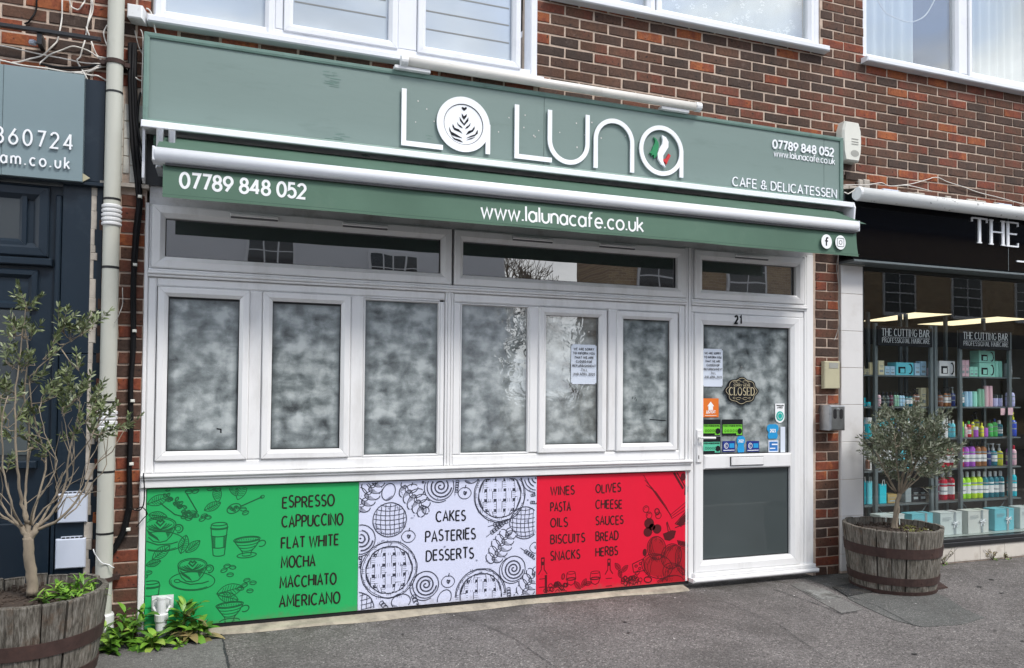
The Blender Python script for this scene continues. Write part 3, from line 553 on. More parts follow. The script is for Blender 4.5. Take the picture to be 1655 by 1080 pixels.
# ================================================================ BRICK BUILDING
bt = thing('brick_building', 'brown and red brick building above the shopfronts with white framed upstairs windows', 'building', (0, 0, 0))
def w_box(*a): return box('wall', 'mortar', bt, *a)
YW = .0
w_box(-16, -.45, YW, .25, 3.10, 7.0); w_box(-.45, 1.955, YW+.001, .25, 2.6, 3.56); w_box(1.955, 4.85, YW, .25, 3.2, 4.17); w_box(4.85, 24, YW+.001, .25, 3.02, 4.17)
w_box(1.957, 2.06, YW, .25, 4.17, 7.0); w_box(4.41, 4.848, YW, .25, 4.17, 7.0); w_box(7.9, 24, YW, .25, 4.17, 7.0)
w_box(-.45, 1.957, YW+.001, .25, 5.6, 7.0); w_box(2.06, 4.41, YW+.001, .25, 5.6, 7.0); w_box(4.848, 7.9, YW+.001, .25, 5.6, 7.0)
BR = []                                   # every brick: x0, x1, z0, z1
def courses(z0, z1, ref, spans, xref, odd0=0):
    i0 = math.floor((z0-ref)/.075)
    for i in range(i0, math.ceil((z1-ref)/.075)+1):
        zb = ref+i*.075
        if zb < z0-.04 or zb+.065 > z1+.03: continue
        for xa, xb in spans(zb+.037):
            off = xref+(.1125 if (i+odd0) % 2 else 0); k = math.floor((xa-off)/.225)-1; x = off+k*.225
            while x < xb:
                a, b = max(x+.0055, xa), min(x+.2190, xb)
                if b-a > .035: BR.append((a, b, zb+.0055, zb+.0690))
                x += .225
def upper(z):
    o = []
    if z > 3.14: o.append((-2.2, -.475 if z < 3.46 else -.45))
    if 3.40 < z < 3.54: o.append((-.46, 1.98))
    if 3.52 > z > 3.40 : o.append((1.98, 8.5))
    elif z < 4.17 and z >= 3.52: o.append((1.962, 8.5))
    elif z <= 3.40 and z > 3.08: o.append((4.55, 8.5))
    elif z >= 4.17: o += [(1.962, 2.055), (4.415, 4.845)]
    return o
courses(3.08, 5.6, 3.982, upper, 2.402+.1125)
BM = {}
def brick_mesh(wd, h, name='brick', m='brick'):
    wd = round(wd/.015)*.015; key = (wd, h, m, R.randrange(5))
    if key not in BM:
        j = lambda: R.uniform(-.0026, .0026)
        a, c = wd/2, h/2; ch = .0035; mb = MB(); y0 = -.0055
        for e, y in ((ch, y0), (0, y0+.004), (0, .012)):
            mb.v += [(-a+e+j(), y+j()*.4, -c+e+j()), (0, y+j()*.4, -c+e+j()), (a-e+j(), y+j()*.4, -c+e+j()), (a-e+j(), y+j()*.4, c-e+j()), (0, y+j()*.4, c-e+j()), (-a+e+j(), y+j()*.4, c-e+j())]
        mb.f = [(0, 1, 4, 5), (1, 2, 3, 4)]
        for s in (0, 6):
            for i in range(6): k = (i+1) % 6; mb.f.append((s+i, s+6+i, s+6+k, s+k))
        me = bpy.data.meshes.new(name); me.from_pydata(mb.v, [], mb.f); me.materials.append(MATS[m]); BM[key] = me
    return BM[key]
def lay(bricks, parent, y=0., m='brick', far='brick_far', limit=300, keep=None):
    def size(b):
        px, py = proj((b[0]+b[1])/2, y, (b[2]+b[3])/2); ins = -25 < px < 1680 and -15 < py < 1090
        if keep: ins = ins and keep(px, py)
        return (ins, (b[1]-b[0])/(((b[0]+b[1])/2)**2+26))
    bs = sorted(bricks, key=size, reverse=True); near = [b for b in bs[:limit] if size(b)[0]]; rest = bs[len(near):]
    o = ORG[parent.name]
    for b in near:
        ob = bpy.data.objects.new('brick', brick_mesh(b[1]-b[0], round(b[3]-b[2], 3), m=m)); COL.objects.link(ob); ob.parent = parent
        ob.location = ((b[0]+b[1])/2-o[0], y-o[1]+R.uniform(-.0015, .0015), (b[2]+b[3])/2-o[2]+R.uniform(-.001, .001)); ob.rotation_euler = (0, R.uniform(-.004, .004), R.uniform(-.006, .006))
    if rest:
        mb = MB()
        for b in rest: mb.box(b[0], b[1], y-.0055, y+.01, b[2], b[3], .003)
        mb.build('brick', far, parent, kind='stuff')
    return len(near), len(rest)
print('upper bricks', lay(BR, bt))
# upstairs windows
def window(parent, x0, x1, z0, panes_, fw, y0, pane_m, sill=True, mat_='upvc_up', top=5.6):
    wn = MB().box(x0, x0+fw, y0, .09, z0, top, .006).box(x1-fw, x1, y0, .09, z0, top, .006).box(x0+fw, x1-fw, y0, .09, z0, z0+fw, .006).box(x0+fw, x1-fw, y0, .09, top-fw, top, .006)
    wn = wn.build('window', mat_, parent)
    for (a0, b0, c0), (a1, b1, c1) in zip(panes_[:-1], panes_[1:]): MB().box(b0+.056, a1-.056, y0+.004, .09, z0+fw+.001, top-fw-.001, .006).build('mullion', mat_, wn)
    for k, (a, b, c) in enumerate(panes_):
        MB().box(a, b, y0+.035, y0+.045, c, top-.1).build('pane', pane_m, wn)
        s = MB().mitre(a-.055, b+.055, c-.055, top-.045, .055, y0-.012, y0+.06, .02); s.build('sash', mat_, wn)
    if sill: MB().box(x0-.03, x1+.035, -.075, .02, z0-.045, z0-.001, .008).build('sill', mat_, wn)
    return wn
w1 = window(bt, -.435, 1.96, 3.575, [(PX(268, 22, 0), PX(428, 50, 0), PZ(428, 52, 0)), (PX(473, 42, 0), PX(627, 68, 0), PZ(550, 55, 0)), (PX(686, 80, 0), PX(826, 99, 0), PZ(760, 90, 0))], .05, -.03, 'frost_pane')
# clear stripes left in the frosted film
mb = MB()
for (a, b, yy) in ((473, 627, 8), (473, 627, -20), (686, 826, 51), (686, 826, 22), (686, 826, -6)):
    z = PZ((a+b)/2, yy+8, 0); x0, x1 = PX(a+3, yy, 0), PX(b-3, yy, 0)
    mb.box(x0, x1, .0035, .0045, z, z+.009)
mb.build('film_line', 'film_line', w1)
w2 = window(bt, 2.065, 4.412, 4.19, [(2.15, PX(1048, 20, 0), 4.255), (PX(1072, 30, 0), PX(1308, 62, 0), 4.255)], .05, .01, 'upper_glass')
w3 = window(bt, 4.853, 7.9, 4.175, [(PX(1402, 60, 0), PX(1547, 112, 0), 4.235), (PX(1574, 110, 0), 6.95, 4.26), (7.15, 7.78, 4.26)], .05, .01, 'upper_glass')
def drape(x0, x1, y, z0, z1, amp, n, parent, m='net'):
    mb = MB(); k = n*8
    for i in range(k+1):
        x = x0+(x1-x0)*i/k; yy = y+amp*math.sin(i/8*2*math.pi+.7*math.sin(i*.23)); mb.v += [(x, yy, z0), (x, yy, z1)]
        if i: q = 2*i; mb.f.append((q-2, q, q+1, q-1))
    mb.build('curtain', m, parent, smooth=True)
drape(2.12, 4.35, .14, 4.19, 5.6, .006, 9, w2); drape(4.92, 5.55, .16, 4.19, 5.6, .022, 6, w3); drape(6.28, 6.98, .16, 4.19, 5.6, .022, 7, w3); drape(7.5, 7.9, .16, 4.19, 5.6, .022, 4, w3)
mb = MB()                                    # flower pattern woven into the net curtain
for i in range(190):
    u, v = R.uniform(2.2, 4.3), R.uniform(4.28, 4.95); r = R.uniform(.008, .018)
    for k in range(5): a = rad(72*k+R.uniform(0, 40)); mb.poly(arc(u+r*math.cos(a), v+r*math.sin(a), r*.55, r*.4, 0, 324, 6), .128)
mb.build('curtain_pattern', 'print_white', w2)
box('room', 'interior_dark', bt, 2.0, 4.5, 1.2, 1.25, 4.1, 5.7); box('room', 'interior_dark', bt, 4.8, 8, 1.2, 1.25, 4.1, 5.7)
w2_room = box('cill_board', 'upvc_up', bt, 2.06, 7.9, .1, 1.2, 4.12, 4.165)

# ================================================================ BRICK PIERS
lp = thing('brick_pier', 'narrow red brown brick pier between the grey downpipe and the white cafe window frame', 'brick pier', (-.575, .05, 0))
box('core', 'mortar', lp, -.695, -.452, .0, .2, 0, 2.6)
b_ = []; z = 2.463-.075
i = 0
while z > -.04:
    if i % 2: b_ += [(-.693, -.592, z+.005, z+.07), (-.582, -.462, z+.005, z+.07)]
    else: b_ += [(-.668, -.46, z+.005, z+.07)]
    z -= .075; i += 1
b_ += [(-.582, -.462, 2.468, 2.533), (-.668, -.592, 2.468, 2.533)]
lay(b_, lp, m='brick_pier')
rp_ = thing('brick_pier', 'narrow brick pier between the white cafe door frame and the white tiled pilaster', 'brick pier', (4.47, .05, 0))
box('core', 'mortar', rp_, 4.337, 4.594, .0, .2, 0, 2.8)
b_ = []; z = 2.432-.0375+.075*3; i = 1
while z > -.04:
    if i % 2: b_ += [(4.362, 4.583, z+.005, z+.07)]
    else: b_ += [(4.362, 4.466, z+.005, z+.07), (4.478, 4.583, z+.005, z+.07)]
    z -= .075; i += 1
lay(b_, rp_, m='brick_pier')
# small glazed tiles behind the downpipe
tt = thing('tiled_panel', 'small upright cream glazed tiles on the wall between the downpipe and the green sign', 'tiles', (-.57, 0, 2.6))
box('backing', 'mortar', tt, -.682, -.452, -.004, .02, 2.6, 3.13)
tm = MB().box(-.0155, .0155, -.010, .0, -.0485, .0485, .002); tme = None
for c in range(7):
    for r_ in range(6):
        x = -.665+c*.034; z = 2.655+r_*.101-(.05 if c % 2 else 0)
        if z < 2.63 or z > 3.10: continue
        if tme is None: o = tm.build('tile', 'glazed_tile'); tme = o.data
        else: o = bpy.data.objects.new('tile', tme); COL.objects.link(o)
        o.parent = tt; o.location = (x+.57, R.uniform(-.001, .001), z-2.6)
box('lead_ledge', 'render', tt, -.69, -.44, -.035, .01, 2.575, 2.597)
rq = MB(); z = .1                           # ragged cream render down the edge of the pier
while z < 2.55:
    h = R.uniform(.03, .12); rq.box(-.735, -.706+R.uniform(-.012, .018), -.008-R.uniform(0, .004), .02, z, z+h, .003); z += h
tag(rq.build('render_strip', 'render'), 'ragged strip of cream render between the navy shopfront and the brick pier', 'render strip')

# ================================================================ CAFE SHOPFRONT
cf = thing('cafe_shopfront', 'white plastic cafe shopfront with whitewashed panes and a half glazed door', 'shopfront', (1.9, 0, 0))
YB = .06
fr = MB()
def bar(x0, x1, z0, z1, y0=-.004, ch=.008): fr.box(x0, x1, y0, YB, z0, z1, ch)
bar(-.457, -.437, .03, 2.50, -.012, .004)                   # thin outer trim
bar(-.436, -.389, .938, 2.072); bar(.117, .196, 1.007, 2.021); bar(.722, .806, 1.007, 2.021)
bar(.8065, 1.2995, 2.0105, 2.0215); bar(1.300, 1.334, 1.007, 2.010); bar(1.336, 1.350, .938, 2.075, -.010, .003); bar(1.352, 1.372, .938, 2.075, -.012, .004); bar(1.374, 1.388, .938, 2.075, -.010, .003); bar(1.390, 1.441, 1.007, 2.010)
bar(1.929, 2.010, 1.012, 2.010); bar(2.531, 2.612, 1.012, 2.015); bar(3.114, 3.162, .938, 2.072); bar(3.164, 3.186, .05, 2.50, -.008, .004)
bar(3.188, 3.208, .07, 2.50, -.014, .004)
bar(-.436, -.4215, 2.073, 2.494); bar(3.2095, 3.2345, 2.073, 2.494)
for a, b, zt in ((-.388, 1.334, 2.021), (1.390, 3.113, 2.011)):
    bar(a, b, zt+.001, 2.072); bar(a, b, .938, 1.006)
fr.build('frame', 'upvc', cf)
box('light_block', 'dark_void', cf, -.45, 4.33, .065, .09, .05, 2.62)  # unseen dark sheet added behind the frame to stop sky light leaking through
tr = MB()
for z0, z1, y0 in ((2.0735, 2.089, -.020), (2.0895, 2.106, -.030), (2.1065, 2.121, -.018)):
    tr.box(-.437, 3.162, y0, YB, z0, z1, .004); tr.box(3.21, 4.262, y0, YB, z0, z1, .004)
tr.build('transom', 'upvc', cf)
hd = MB().box(-.437, 4.335, .0, YB, 2.494, 2.62); hd.build('head', 'upvc_dirty', cf)
jb = MB().box(4.266, 4.337, -.006, YB, .075, 2.52, .006).box(4.240, 4.264, -.014, YB, .075, 2.50, .004); jb.build('door_jamb', 'upvc', cf)
sl_ = MB().box(-.452, 3.205, -.052, .04, .918, .937, .006).box(-.448, 3.200, -.040, .04, .903, .917, .003).box(-.455, 3.207, -.030, .04, .858, .9025, .004)
sl_.build('sill', 'upvc', cf)
box('corner_post', 'upvc', cf, -.457, -.424, -.014, .05, .05, .857, .004)
box('corner_post', 'upvc', cf, 3.200, 3.2335, -.012, .05, .05, .857, .004)
GT = {}
def pane(parent, x0, x1, z0, z1, m, y=.018):
    ob = MB().box(x0-.004, x1+.004, y, y+.012, z0-.004, z1+.004).build('pane', m, parent)
    rb = MB(); r = .004
    rb.box(x0-.003, x0+r, y-.004, y-.0005, z0, z1).box(x1-r, x1+.003, y-.004, y-.0005, z0, z1).box(x0+r, x1-r, y-.0045, y-.0005, z0-.003, z0+r).box(x0+r, x1-r, y-.0045, y-.0005, z1-r, z1+.003)
    rb.build('gasket', 'black_rubber', parent); return ob
WIN = [(-.327, .064, 1.063, 1.957, -.386, .115), (.253, .664, 1.063, 1.957, .198, .720), None, None, (2.051, 2.455, 1.063, 1.957, 2.013, 2.529), (2.647, 3.034, 1.063, 1.957, 2.614, 3.112)]
for k, wv in enumerate(WIN):
    if not wv: continue
    x0, x1, z0, z1, s0, s1 = wv; s0 = x0-.056; s1 = x1+.056; zz0, zz1 = 1.009, 2.018 if k < 3 else 2.007
    wn = MB().mitre(s0, s1, zz0, zz1, .056, -.020, .045, .016, wz=z0-zz0).build('window', 'upvc', cf)
    pane(wn, x0, x1, z0, z1, 'whiting_%d' % k)
for k, (x0, x1) in ((2, (.807, 1.299)), (3, (1.442, 1.928))):
    wn = MB().mitre(x0-.001, x1+.001, 1.007, 2.0095, .012, -.002, .045, .016).build('window', 'upvc', cf, label='fixed window pane set straight into the main frame'); pane(wn, x0+.004, x1-.004, 1.015, 2.004, 'whiting_%d' % k)
for k, (x0, x1, s0, s1) in enumerate(((-.351, 1.300, -.420, 1.371), (1.451, 3.087, 1.388, 3.157), (3.304, 4.164, 3.236, 4.234))):
    wn = MB().mitre(s0, s1, 2.124, 2.490, x0-s0, -.024, .045, .018, wz=.070).build('toplight', 'upvc', cf)
    pane(wn, x0, x1, 2.196, 2.424, 'dark_pane', .024)
    vs_ = [((372, 347), (450, 354)), ((553, 363), (627, 370))] if k == 0 else ([((828, 387), (893, 393)), ((968, 397), (1026, 402))] if k == 1 else [((1188, 412), (1241, 417))])
    for a, b in vs_:
        xa, xb = PX(*a, -.03), PX(*b, -.03); zc = 2.462
        MB().box(xa, xb, -.046, -.0265, zc-.008, zc+.012, .005).build('trickle_vent', 'upvc', wn); MB().box(xa+.004, xb-.004, -.041, -.0262, zc-.017, zc-.0085).build('vent_slot', 'seam', wn)
# small remains on the whitewashed glass
mk = MB(); mk.stroke([(PX(1050, 678, .015), PZ(1050, 678, .015)), (PX(1076, 680, .015), PZ(1076, 680, .015))], .006, .0165)
mk.stroke([(PX(350, 693, .015), PZ(350, 693, .015)), (PX(357, 694, .015), PZ(357, 694, .015)), (PX(357, 700, .015), PZ(357, 700, .015))], .008, .0165)
for q in ((1022, 645), (1026, 646), (1028, 649)): mk.stroke([(PX(*q, .015), PZ(*q, .015)), (PX(q[0]+1, q[1]-4, .015), PZ(q[0], q[1]-4, .015))], .004, .0165)
mk.build('tape_remains', 'print_dark', cf)
# door
dr = MB().mitre(3.188+.047, 4.191, .106, 2.018, .081, -.022, .045, .014, wz=.082).build('door', 'upvc', cf)
for a in ((3.210, 3.2335, -.010), (4.193, 4.2385, -.010)): MB().box(a[0], a[1], a[2], YB, .075, 2.021, .004).build('door_frame', 'upvc', cf)
MB().box(3.21, 4.2385, -.008, YB, 2.022, 2.072, .006).build('door_frame', 'upvc', cf)
def dpart(nm, m, *a, ch=0.): return MB().box(*a, ch).build(nm, m, dr)
dpart('mid_rail', 'upvc', 3.318, 4.110, -.0195, .044, .860, .968, ch=.010)
pane(dr, 3.316, 4.110, .970, 1.936, 'whiting_6'); pane(dr, 3.316, 4.110, .190, .857, 'grey_pane')
xa, xb = PX(1181, 740, -.02), PX(1233, 739, -.02)
dpart('letter_plate', 'black_rubber', xa-.006, xb+.004, -.0235, -.0200, .882, .950); dpart('letter_flap', 'upvc', xa, xb, -.031, -.024, .886, .946, ch=.003)
xh0, xh1 = PX(1125, 705, -.02), PX(1133, 705, -.02)
dpart('handle_plate', 'upvc', xh0, xh1, -.034, -.0225, .915, 1.155, ch=.004)
MB().tube([(xh0+.015, -.03, 1.098), (xh0+.015, -.062, 1.098), (xh0+.03, -.068, 1.098), (xh0+.135, -.068, 1.096)], .0085, 8).build('handle', 'upvc', dr)
dpart('keyhole', 'print_dark', xh0+.011, xh0+.017, -.0355, -.0345, .94, .968)
MB().box(3.196, 4.337, -.075, .045, .045, .075, .010).box(3.222, 4.325, -.045, .045, .0755, .1045, .004).build('threshold', 'upvc', cf)
hn = MB(); text(hn, '21', PX(1188, 517, -.023), PX(1198.5, 518, -.023), PZ(1193, 523, -.023), .056, .0150, -.0235, gap=.42); hn.build('house_number', 'print_dark', dr)

# ---------------- things on the door and windows
YG = .0125
def card(name, label, cat, m, px0, py0, px1, py1, y=YG, th=.0012, group=None):
    x0, x1 = PX(px0, (py0+py1)/2, y), PX(px1, (py0+py1)/2, y); z0, z1 = PZ((px0+px1)/2, py1, y), PZ((px0+px1)/2, py0, y)
    t = thing(name, label, cat, ((x0+x1)/2, y, (z0+z1)/2), group); MB().box(x0, x1, y, y+th, z0, z1).build('sheet', m, t); return t, x0, x1, z0, z1
for px0, px1, py0, py1, lb in ((923, 964, 557, 621, 'white closure notice taped inside the fifth window from the left'), (1135.5, 1168, 564, 625, 'white closure notice taped inside the glass of the door')):
    t, x0, x1, z0, z1 = card('notice', lb, 'notice', 'paper', px0, py0, px1, py1, group='closure notices')
    mb = MB(); W_ = x1-x0; H_ = z1-z0
    for i, (s, a) in enumerate((('WE ARE SORRY', .80), ('TO INFORM YOU', .84), ('THAT WE ARE', .74), ('CLOSED FOR', .62), ('REFURBISHMENT', .9), ('TILL', .24), ('2ND APRIL 2025', .84))):
        c = (x0+x1)/2; zc = z1-H_*(.145+.105*i); text(mb, s, c-W_*a/2, c+W_*a/2, zc, .0150, .0030, YG-.0008, hand=.04, gap=.32)
    mb.build('lettering', 'print_dark', t)
    cp = MB()
    for a, b in ((x0, z0), (x1-.009, z0), (x0, z1-.009), (x1-.009, z1-.009)): cp.box(a, a+.009, YG-.0012, YG-.0006, b, b+.009)
    cp.build('corner_tape', 'film_line', t)
# closed plaque
cx, cz = PX(1199, 632, .0), PZ(1199, 632, .0); t = thing('closed_sign', 'ornate black plaque with gold edging reading CLOSED hung on the door glass', 'hanging sign', (cx, 0, cz))
def plaque(k):
    o = []
    for i in range(72):
        a = 2*math.pi*i/72; r = 1+.085*abs(math.cos(4*a))+.03*math.cos(8*a+.5); o.append((cx+.128*k*r*math.cos(a)*(1+.10*abs(math.cos(a))), cz+.090*k*r*math.sin(a)*(1+.08*abs(math.sin(a)))))
    return o
MB().poly(plaque(1.0), .002, .006).build('board', 'print_dark', t); o_ = plaque(.9); MB().stroke(o_+[o_[0]], .0035, .0012).build('gold_border', 'gold', t)
mb = MB(); text(mb, 'CLOSED', cx-.112, cx+.114, cz-.032, .058, .0085, .001, serif=True, gap=.26); text(mb, "SORRY WE'RE", cx-.075, cx+.075, cz+.034, .016, .0026, .001)
for s in (-1, 1):
    mb.stroke(arc(cx+s*.03, cz+.068, .024, .010, 0, 300, 8), .0026, .001); mb.stroke(arc(cx+s*.065, cz+.066, .011, .008, 30, 320, 8), .0026, .001)
    mb.stroke(arc(cx+s*.03, cz-.058, .024, .009, 0, 300, 8), .0026, .001); mb.stroke(arc(cx+s*.07, cz-.054, .011, .007, 30, 320, 8), .0026, .001)
mb.build('lettering', 'gold', t)
nx, nz = PX(1199, 592, .005), PZ(1199, 592, .005)
mb = MB().tube([(cx-.055, .003, cz+.095), (nx, .003, nz), (cx+.06, .003, cz+.095)], .0012, 5); mb.build('string', 'cable_grey', t); MB().lathe([(.001, -.004), (.009, 0), (.001, .004)], (nx, .004, nz), 8).build('hook', 'steel', t)
# stickers
t, x0, x1, z0, z1 = card('sticker', 'orange takeaway sticker with a white fork house on the lower left of the door glass', 'sticker', 'orange', 1135.5, 644, 1161.5, 674.5)
mb = MB(); c = (x0+x1)/2; z = z0+(z1-z0)*.44
mb.poly([(c-.030, z+.02), (c, z+.055), (c+.030, z+.02), (c+.020, z+.02), (c+.020, z-.008), (c-.020, z-.008), (c-.020, z+.02)], YG-.0006); mb.build('emblem', 'print_white', t)
mb = MB(); text(mb, 'JUST EAT', x0+.03, x1-.03, z0+.03, .020, .0045, YG-.0006); mb.stroke([(x0+.02, z0+.013), (x1-.02, z0+.013)], .003, YG-.0006); mb.build('lettering', 'print_white', t)
for px0, px1, py0, py1, m, lb in ((1135.5, 1164.5, 678, 704, 'lime', 'green and black food hygiene rating card at the left edge of the door glass'), (1167, 1200.5, 678, 704, 'lime', 'bright green food hygiene rating card, second from the door handle'), (1135.5, 1164.5, 706, 732.5, 'mint', 'mint food hygiene rating card behind the door handle')):
    t, x0, x1, z0, z1 = card('hygiene_sticker', lb, 'sticker', 'print_dark', px0, py0, px1, py1, group='food hygiene rating cards')
    h = z1-z0; mb = MB(); mb.box(x0+.006, x1-.006, YG-.001, YG-.0004, z0+h*.14, z0+h*.68); mb.box(x0+(x1-x0)*.68, x1-.006, YG-.001, YG-.0004, z0+h*.03, z0+h*.14-.0005); mb.build('green_field', m, t)
    mb = MB(); text(mb, 'FOOD HYGIENE RATING', x0+.01, x1-.012, z0+h*.56, .010, .0028, YG-.0016)
    for k in range(5): u = x0+.02+(x1-x0)*.13*k; mb.stroke(arc(u+.008, z0+h*.30, .007, .009, 0, 360, 10), .0022, YG-.0016)
    mb.poly(arc(x0+(x1-x0)*.84, z0+h*.27, .020, .022, 0, 348, 14), YG-.0016); mb.build('lettering', 'print_dark', t)
    mb = MB(); text(mb, '5', x0+(x1-x0)*.84-.007, x0+(x1-x0)*.84+.007, z0+h*.27-.012, .024, .005, YG-.003); mb.build('rating_number', 'print_white', t)
for px0, px1, lb in ((1168, 1188, 'dark blue card payment sticker, left of the pair at the foot of the door glass'), (1207, 1227, 'dark blue card payment sticker, right of the pair at the foot of the door glass')):
    t, x0, x1, z0, z1 = card('card_sticker', lb, 'sticker', 'deepblue', px0, 713, px1, 730, group='dark blue payment stickers')
    mb = MB(); mb.stroke(arc(x0+.032, (z0+z1)/2+.005, .017, .020, 0, 360, 14), .004, YG-.0008); mb.stroke(arc(x0+.034, (z0+z1)/2+.005, .008, .011, 90, 270, 8), .004, YG-.0008)
    mb.stroke([(x0+.006, z0+.010), (x1-.006, z0+.010)], .005, YG-.0008); mb.build('emblem', 'print_white', t)
    mb = MB(); mb.box(x0+.060, x1-.008, YG-.0012, YG-.0006, (z0+z1)/2-.012, (z0+z1)/2+.022); mb.build('blue_square', 'blue', t)
def blob(name, label, m, px, py, rw, rh, extra=None):
    x, z = PX(px, py, YG), PZ(px, py, YG); t = thing(name, label, 'sticker', (x, YG, z)); MB().poly([(x+a*rw, z+b*rh) for a, b in extra] if extra else arc(x, z, rw, rh, 0, 350, 20), YG, .001).build('sheet', m, t); return t, x, z
ext = [(-.7, -1), (.7, -1), (.85, -.6), (.7, -.1), (1, .3), (.9, .8), (.5, 1), (-.5, 1), (-.9, .8), (-1, .3), (-.7, -.1), (-.85, -.6)]
t, x, z = blob('badge_sticker', 'bright blue badge sticker between the two dark blue payment stickers', 'blue', 1197.5, 718, .038, .062, ext); mb = MB(); text(mb, '2022', x-.022, x+.022, z+.015, .018, .004, YG-.001); mb.build('lettering', 'print_white', t)
t, x, z = blob('badge_sticker', 'round bright blue badge sticker at the lower right of the door glass', 'blue', 1249, 697.5, .056, .056, [(a*1.0, b) for a, b in ext]); mb = MB(); text(mb, '2023', x-.025, x+.025, z-.005, .022, .005, YG-.001); mb.build('lettering', 'print_white', t)
x, z = PX(1260.5, 668, YG), PZ(1260.5, 668, YG)
t = thing('review_sticker', 'tall white rounded sticker with a teal disc at the right edge of the door glass', 'sticker', (x, YG, z))
MB().poly([(x-.044, z+.075), (x+.044, z+.075)]+arc(x, z-.03, .044, .045, 0, -180, 12), YG, .001).build('sheet', 'print_white', t); MB().poly(arc(x, z-.022, .036, .038, 0, 345, 20), YG-.001).build('disc', 'teal', t)
mb = MB(); text(mb, 'TRAVELLERS', x-.034, x+.034, z+.055, .009, .0025, YG-.001); text(mb, 'CHOICE', x-.024, x+.024, z+.040, .009, .0025, YG-.001); mb.build('lettering', 'print_dark', t)
mb = MB(); mb.stroke(arc(x, z-.022, .022, .024, 0, 360, 14), .003, YG-.002); mb.build('emblem', 'print_white', t)
t, x0, x1, z0, z1 = card('card_sticker', 'white edged blue payment card sticker at the lower right of the door glass', 'sticker', 'paper', 1242, 712, 1258, 731)
MB().box(x0+.008, x1-.008, YG-.001, YG-.0004, z0+.010, z1-.010).build('blue_square', 'amex', t); mb = MB(); mb.stroke([(x0+.03, z0+.06), (x1-.01, z0+.06)], .010, YG-.0016); mb.stroke([(x0+.012, z0+.03), (x1-.03, z0+.03)], .008, YG-.0016); mb.build('emblem', 'print_white', t)
t, x0, x1, z0, z1 = card('paper_slip', 'narrow pale paper slip standing at the lower right corner of the door glass', 'paper', 'paper', 1261.5, 690, 1269, 731)

# ================================================================ PRINTED PANELS
YP = -.006
def panel(name, label, m, x0, x1):
    t = thing(name, label, 'panel', ((x0+x1)/2, 0, .05), 'printed panels under the cafe window')
    MB().box(x0, x1, YP, .03, .050, .850, .002).build('board', m, t); return t
pg = panel('printed_panel', 'green panel printed with coffee cups and a list of coffees', 'panel_green', -.420, .7875)
pw = panel('printed_panel', 'white panel printed with pies and pastries around the word CAKES', 'panel_white', .789, 1.9905)
pr = panel('printed_panel', 'red panel printed with wines, pasta and Italian groceries', 'panel_red', 1.992, 3.198)
box('shadow_gap', 'dark_void', cf, -.42, 3.198, .002, .04, .8505, .8575); box('base_gap', 'dark_void', cf, -.42, 3.198, .0, .04, .028, .0495)
YI = YP-.0007
def words(t, m, rows, h, w, gap=.22):
    for s, a, b, py in rows:
        x0, x1, zc = PX(a, py, YP), PX(b, py, YP), PZ((a+b)/2, py, YP)
        mb = MB(); text(mb, s, x0, x1, zc-h/2, h, w, YI-.0005, hand=.05, gap=gap); mb.build('lettering', m, t)
words(pg, 'ink_black', [('ESPRESSO', 457, 540, 810), ('CAPPUCCINO', 456, 554, 841), ('FLAT WHITE', 455, 547, 875), ('MOCHA', 455, 509, 907.5), ('MACCHIATO', 453, 543, 938), ('AMERICANO', 452, 549, 969)], .066, .0098)
words(pw, 'print_dark', [('CAKES', 705, 752, 834), ('PASTERIES', 688, 768, 865), ('DESSERTS', 689, 765, 896)], .066, .0098)
words(pr, 'ink_black', [('WINES', 890, 928, 793), ('PASTA', 890, 922, 819), ('OILS', 890, 917, 844.5), ('BISCUITS', 890, 945, 870.5), ('SNACKS', 890, 937, 897), ('OLIVES', 963, 1003, 789), ('CHEESE', 963, 1005, 815), ('SAUCES', 963, 1007, 841), ('BREAD', 963, 999, 866.5), ('HERBS', 963, 998, 891)], .058, .0088)
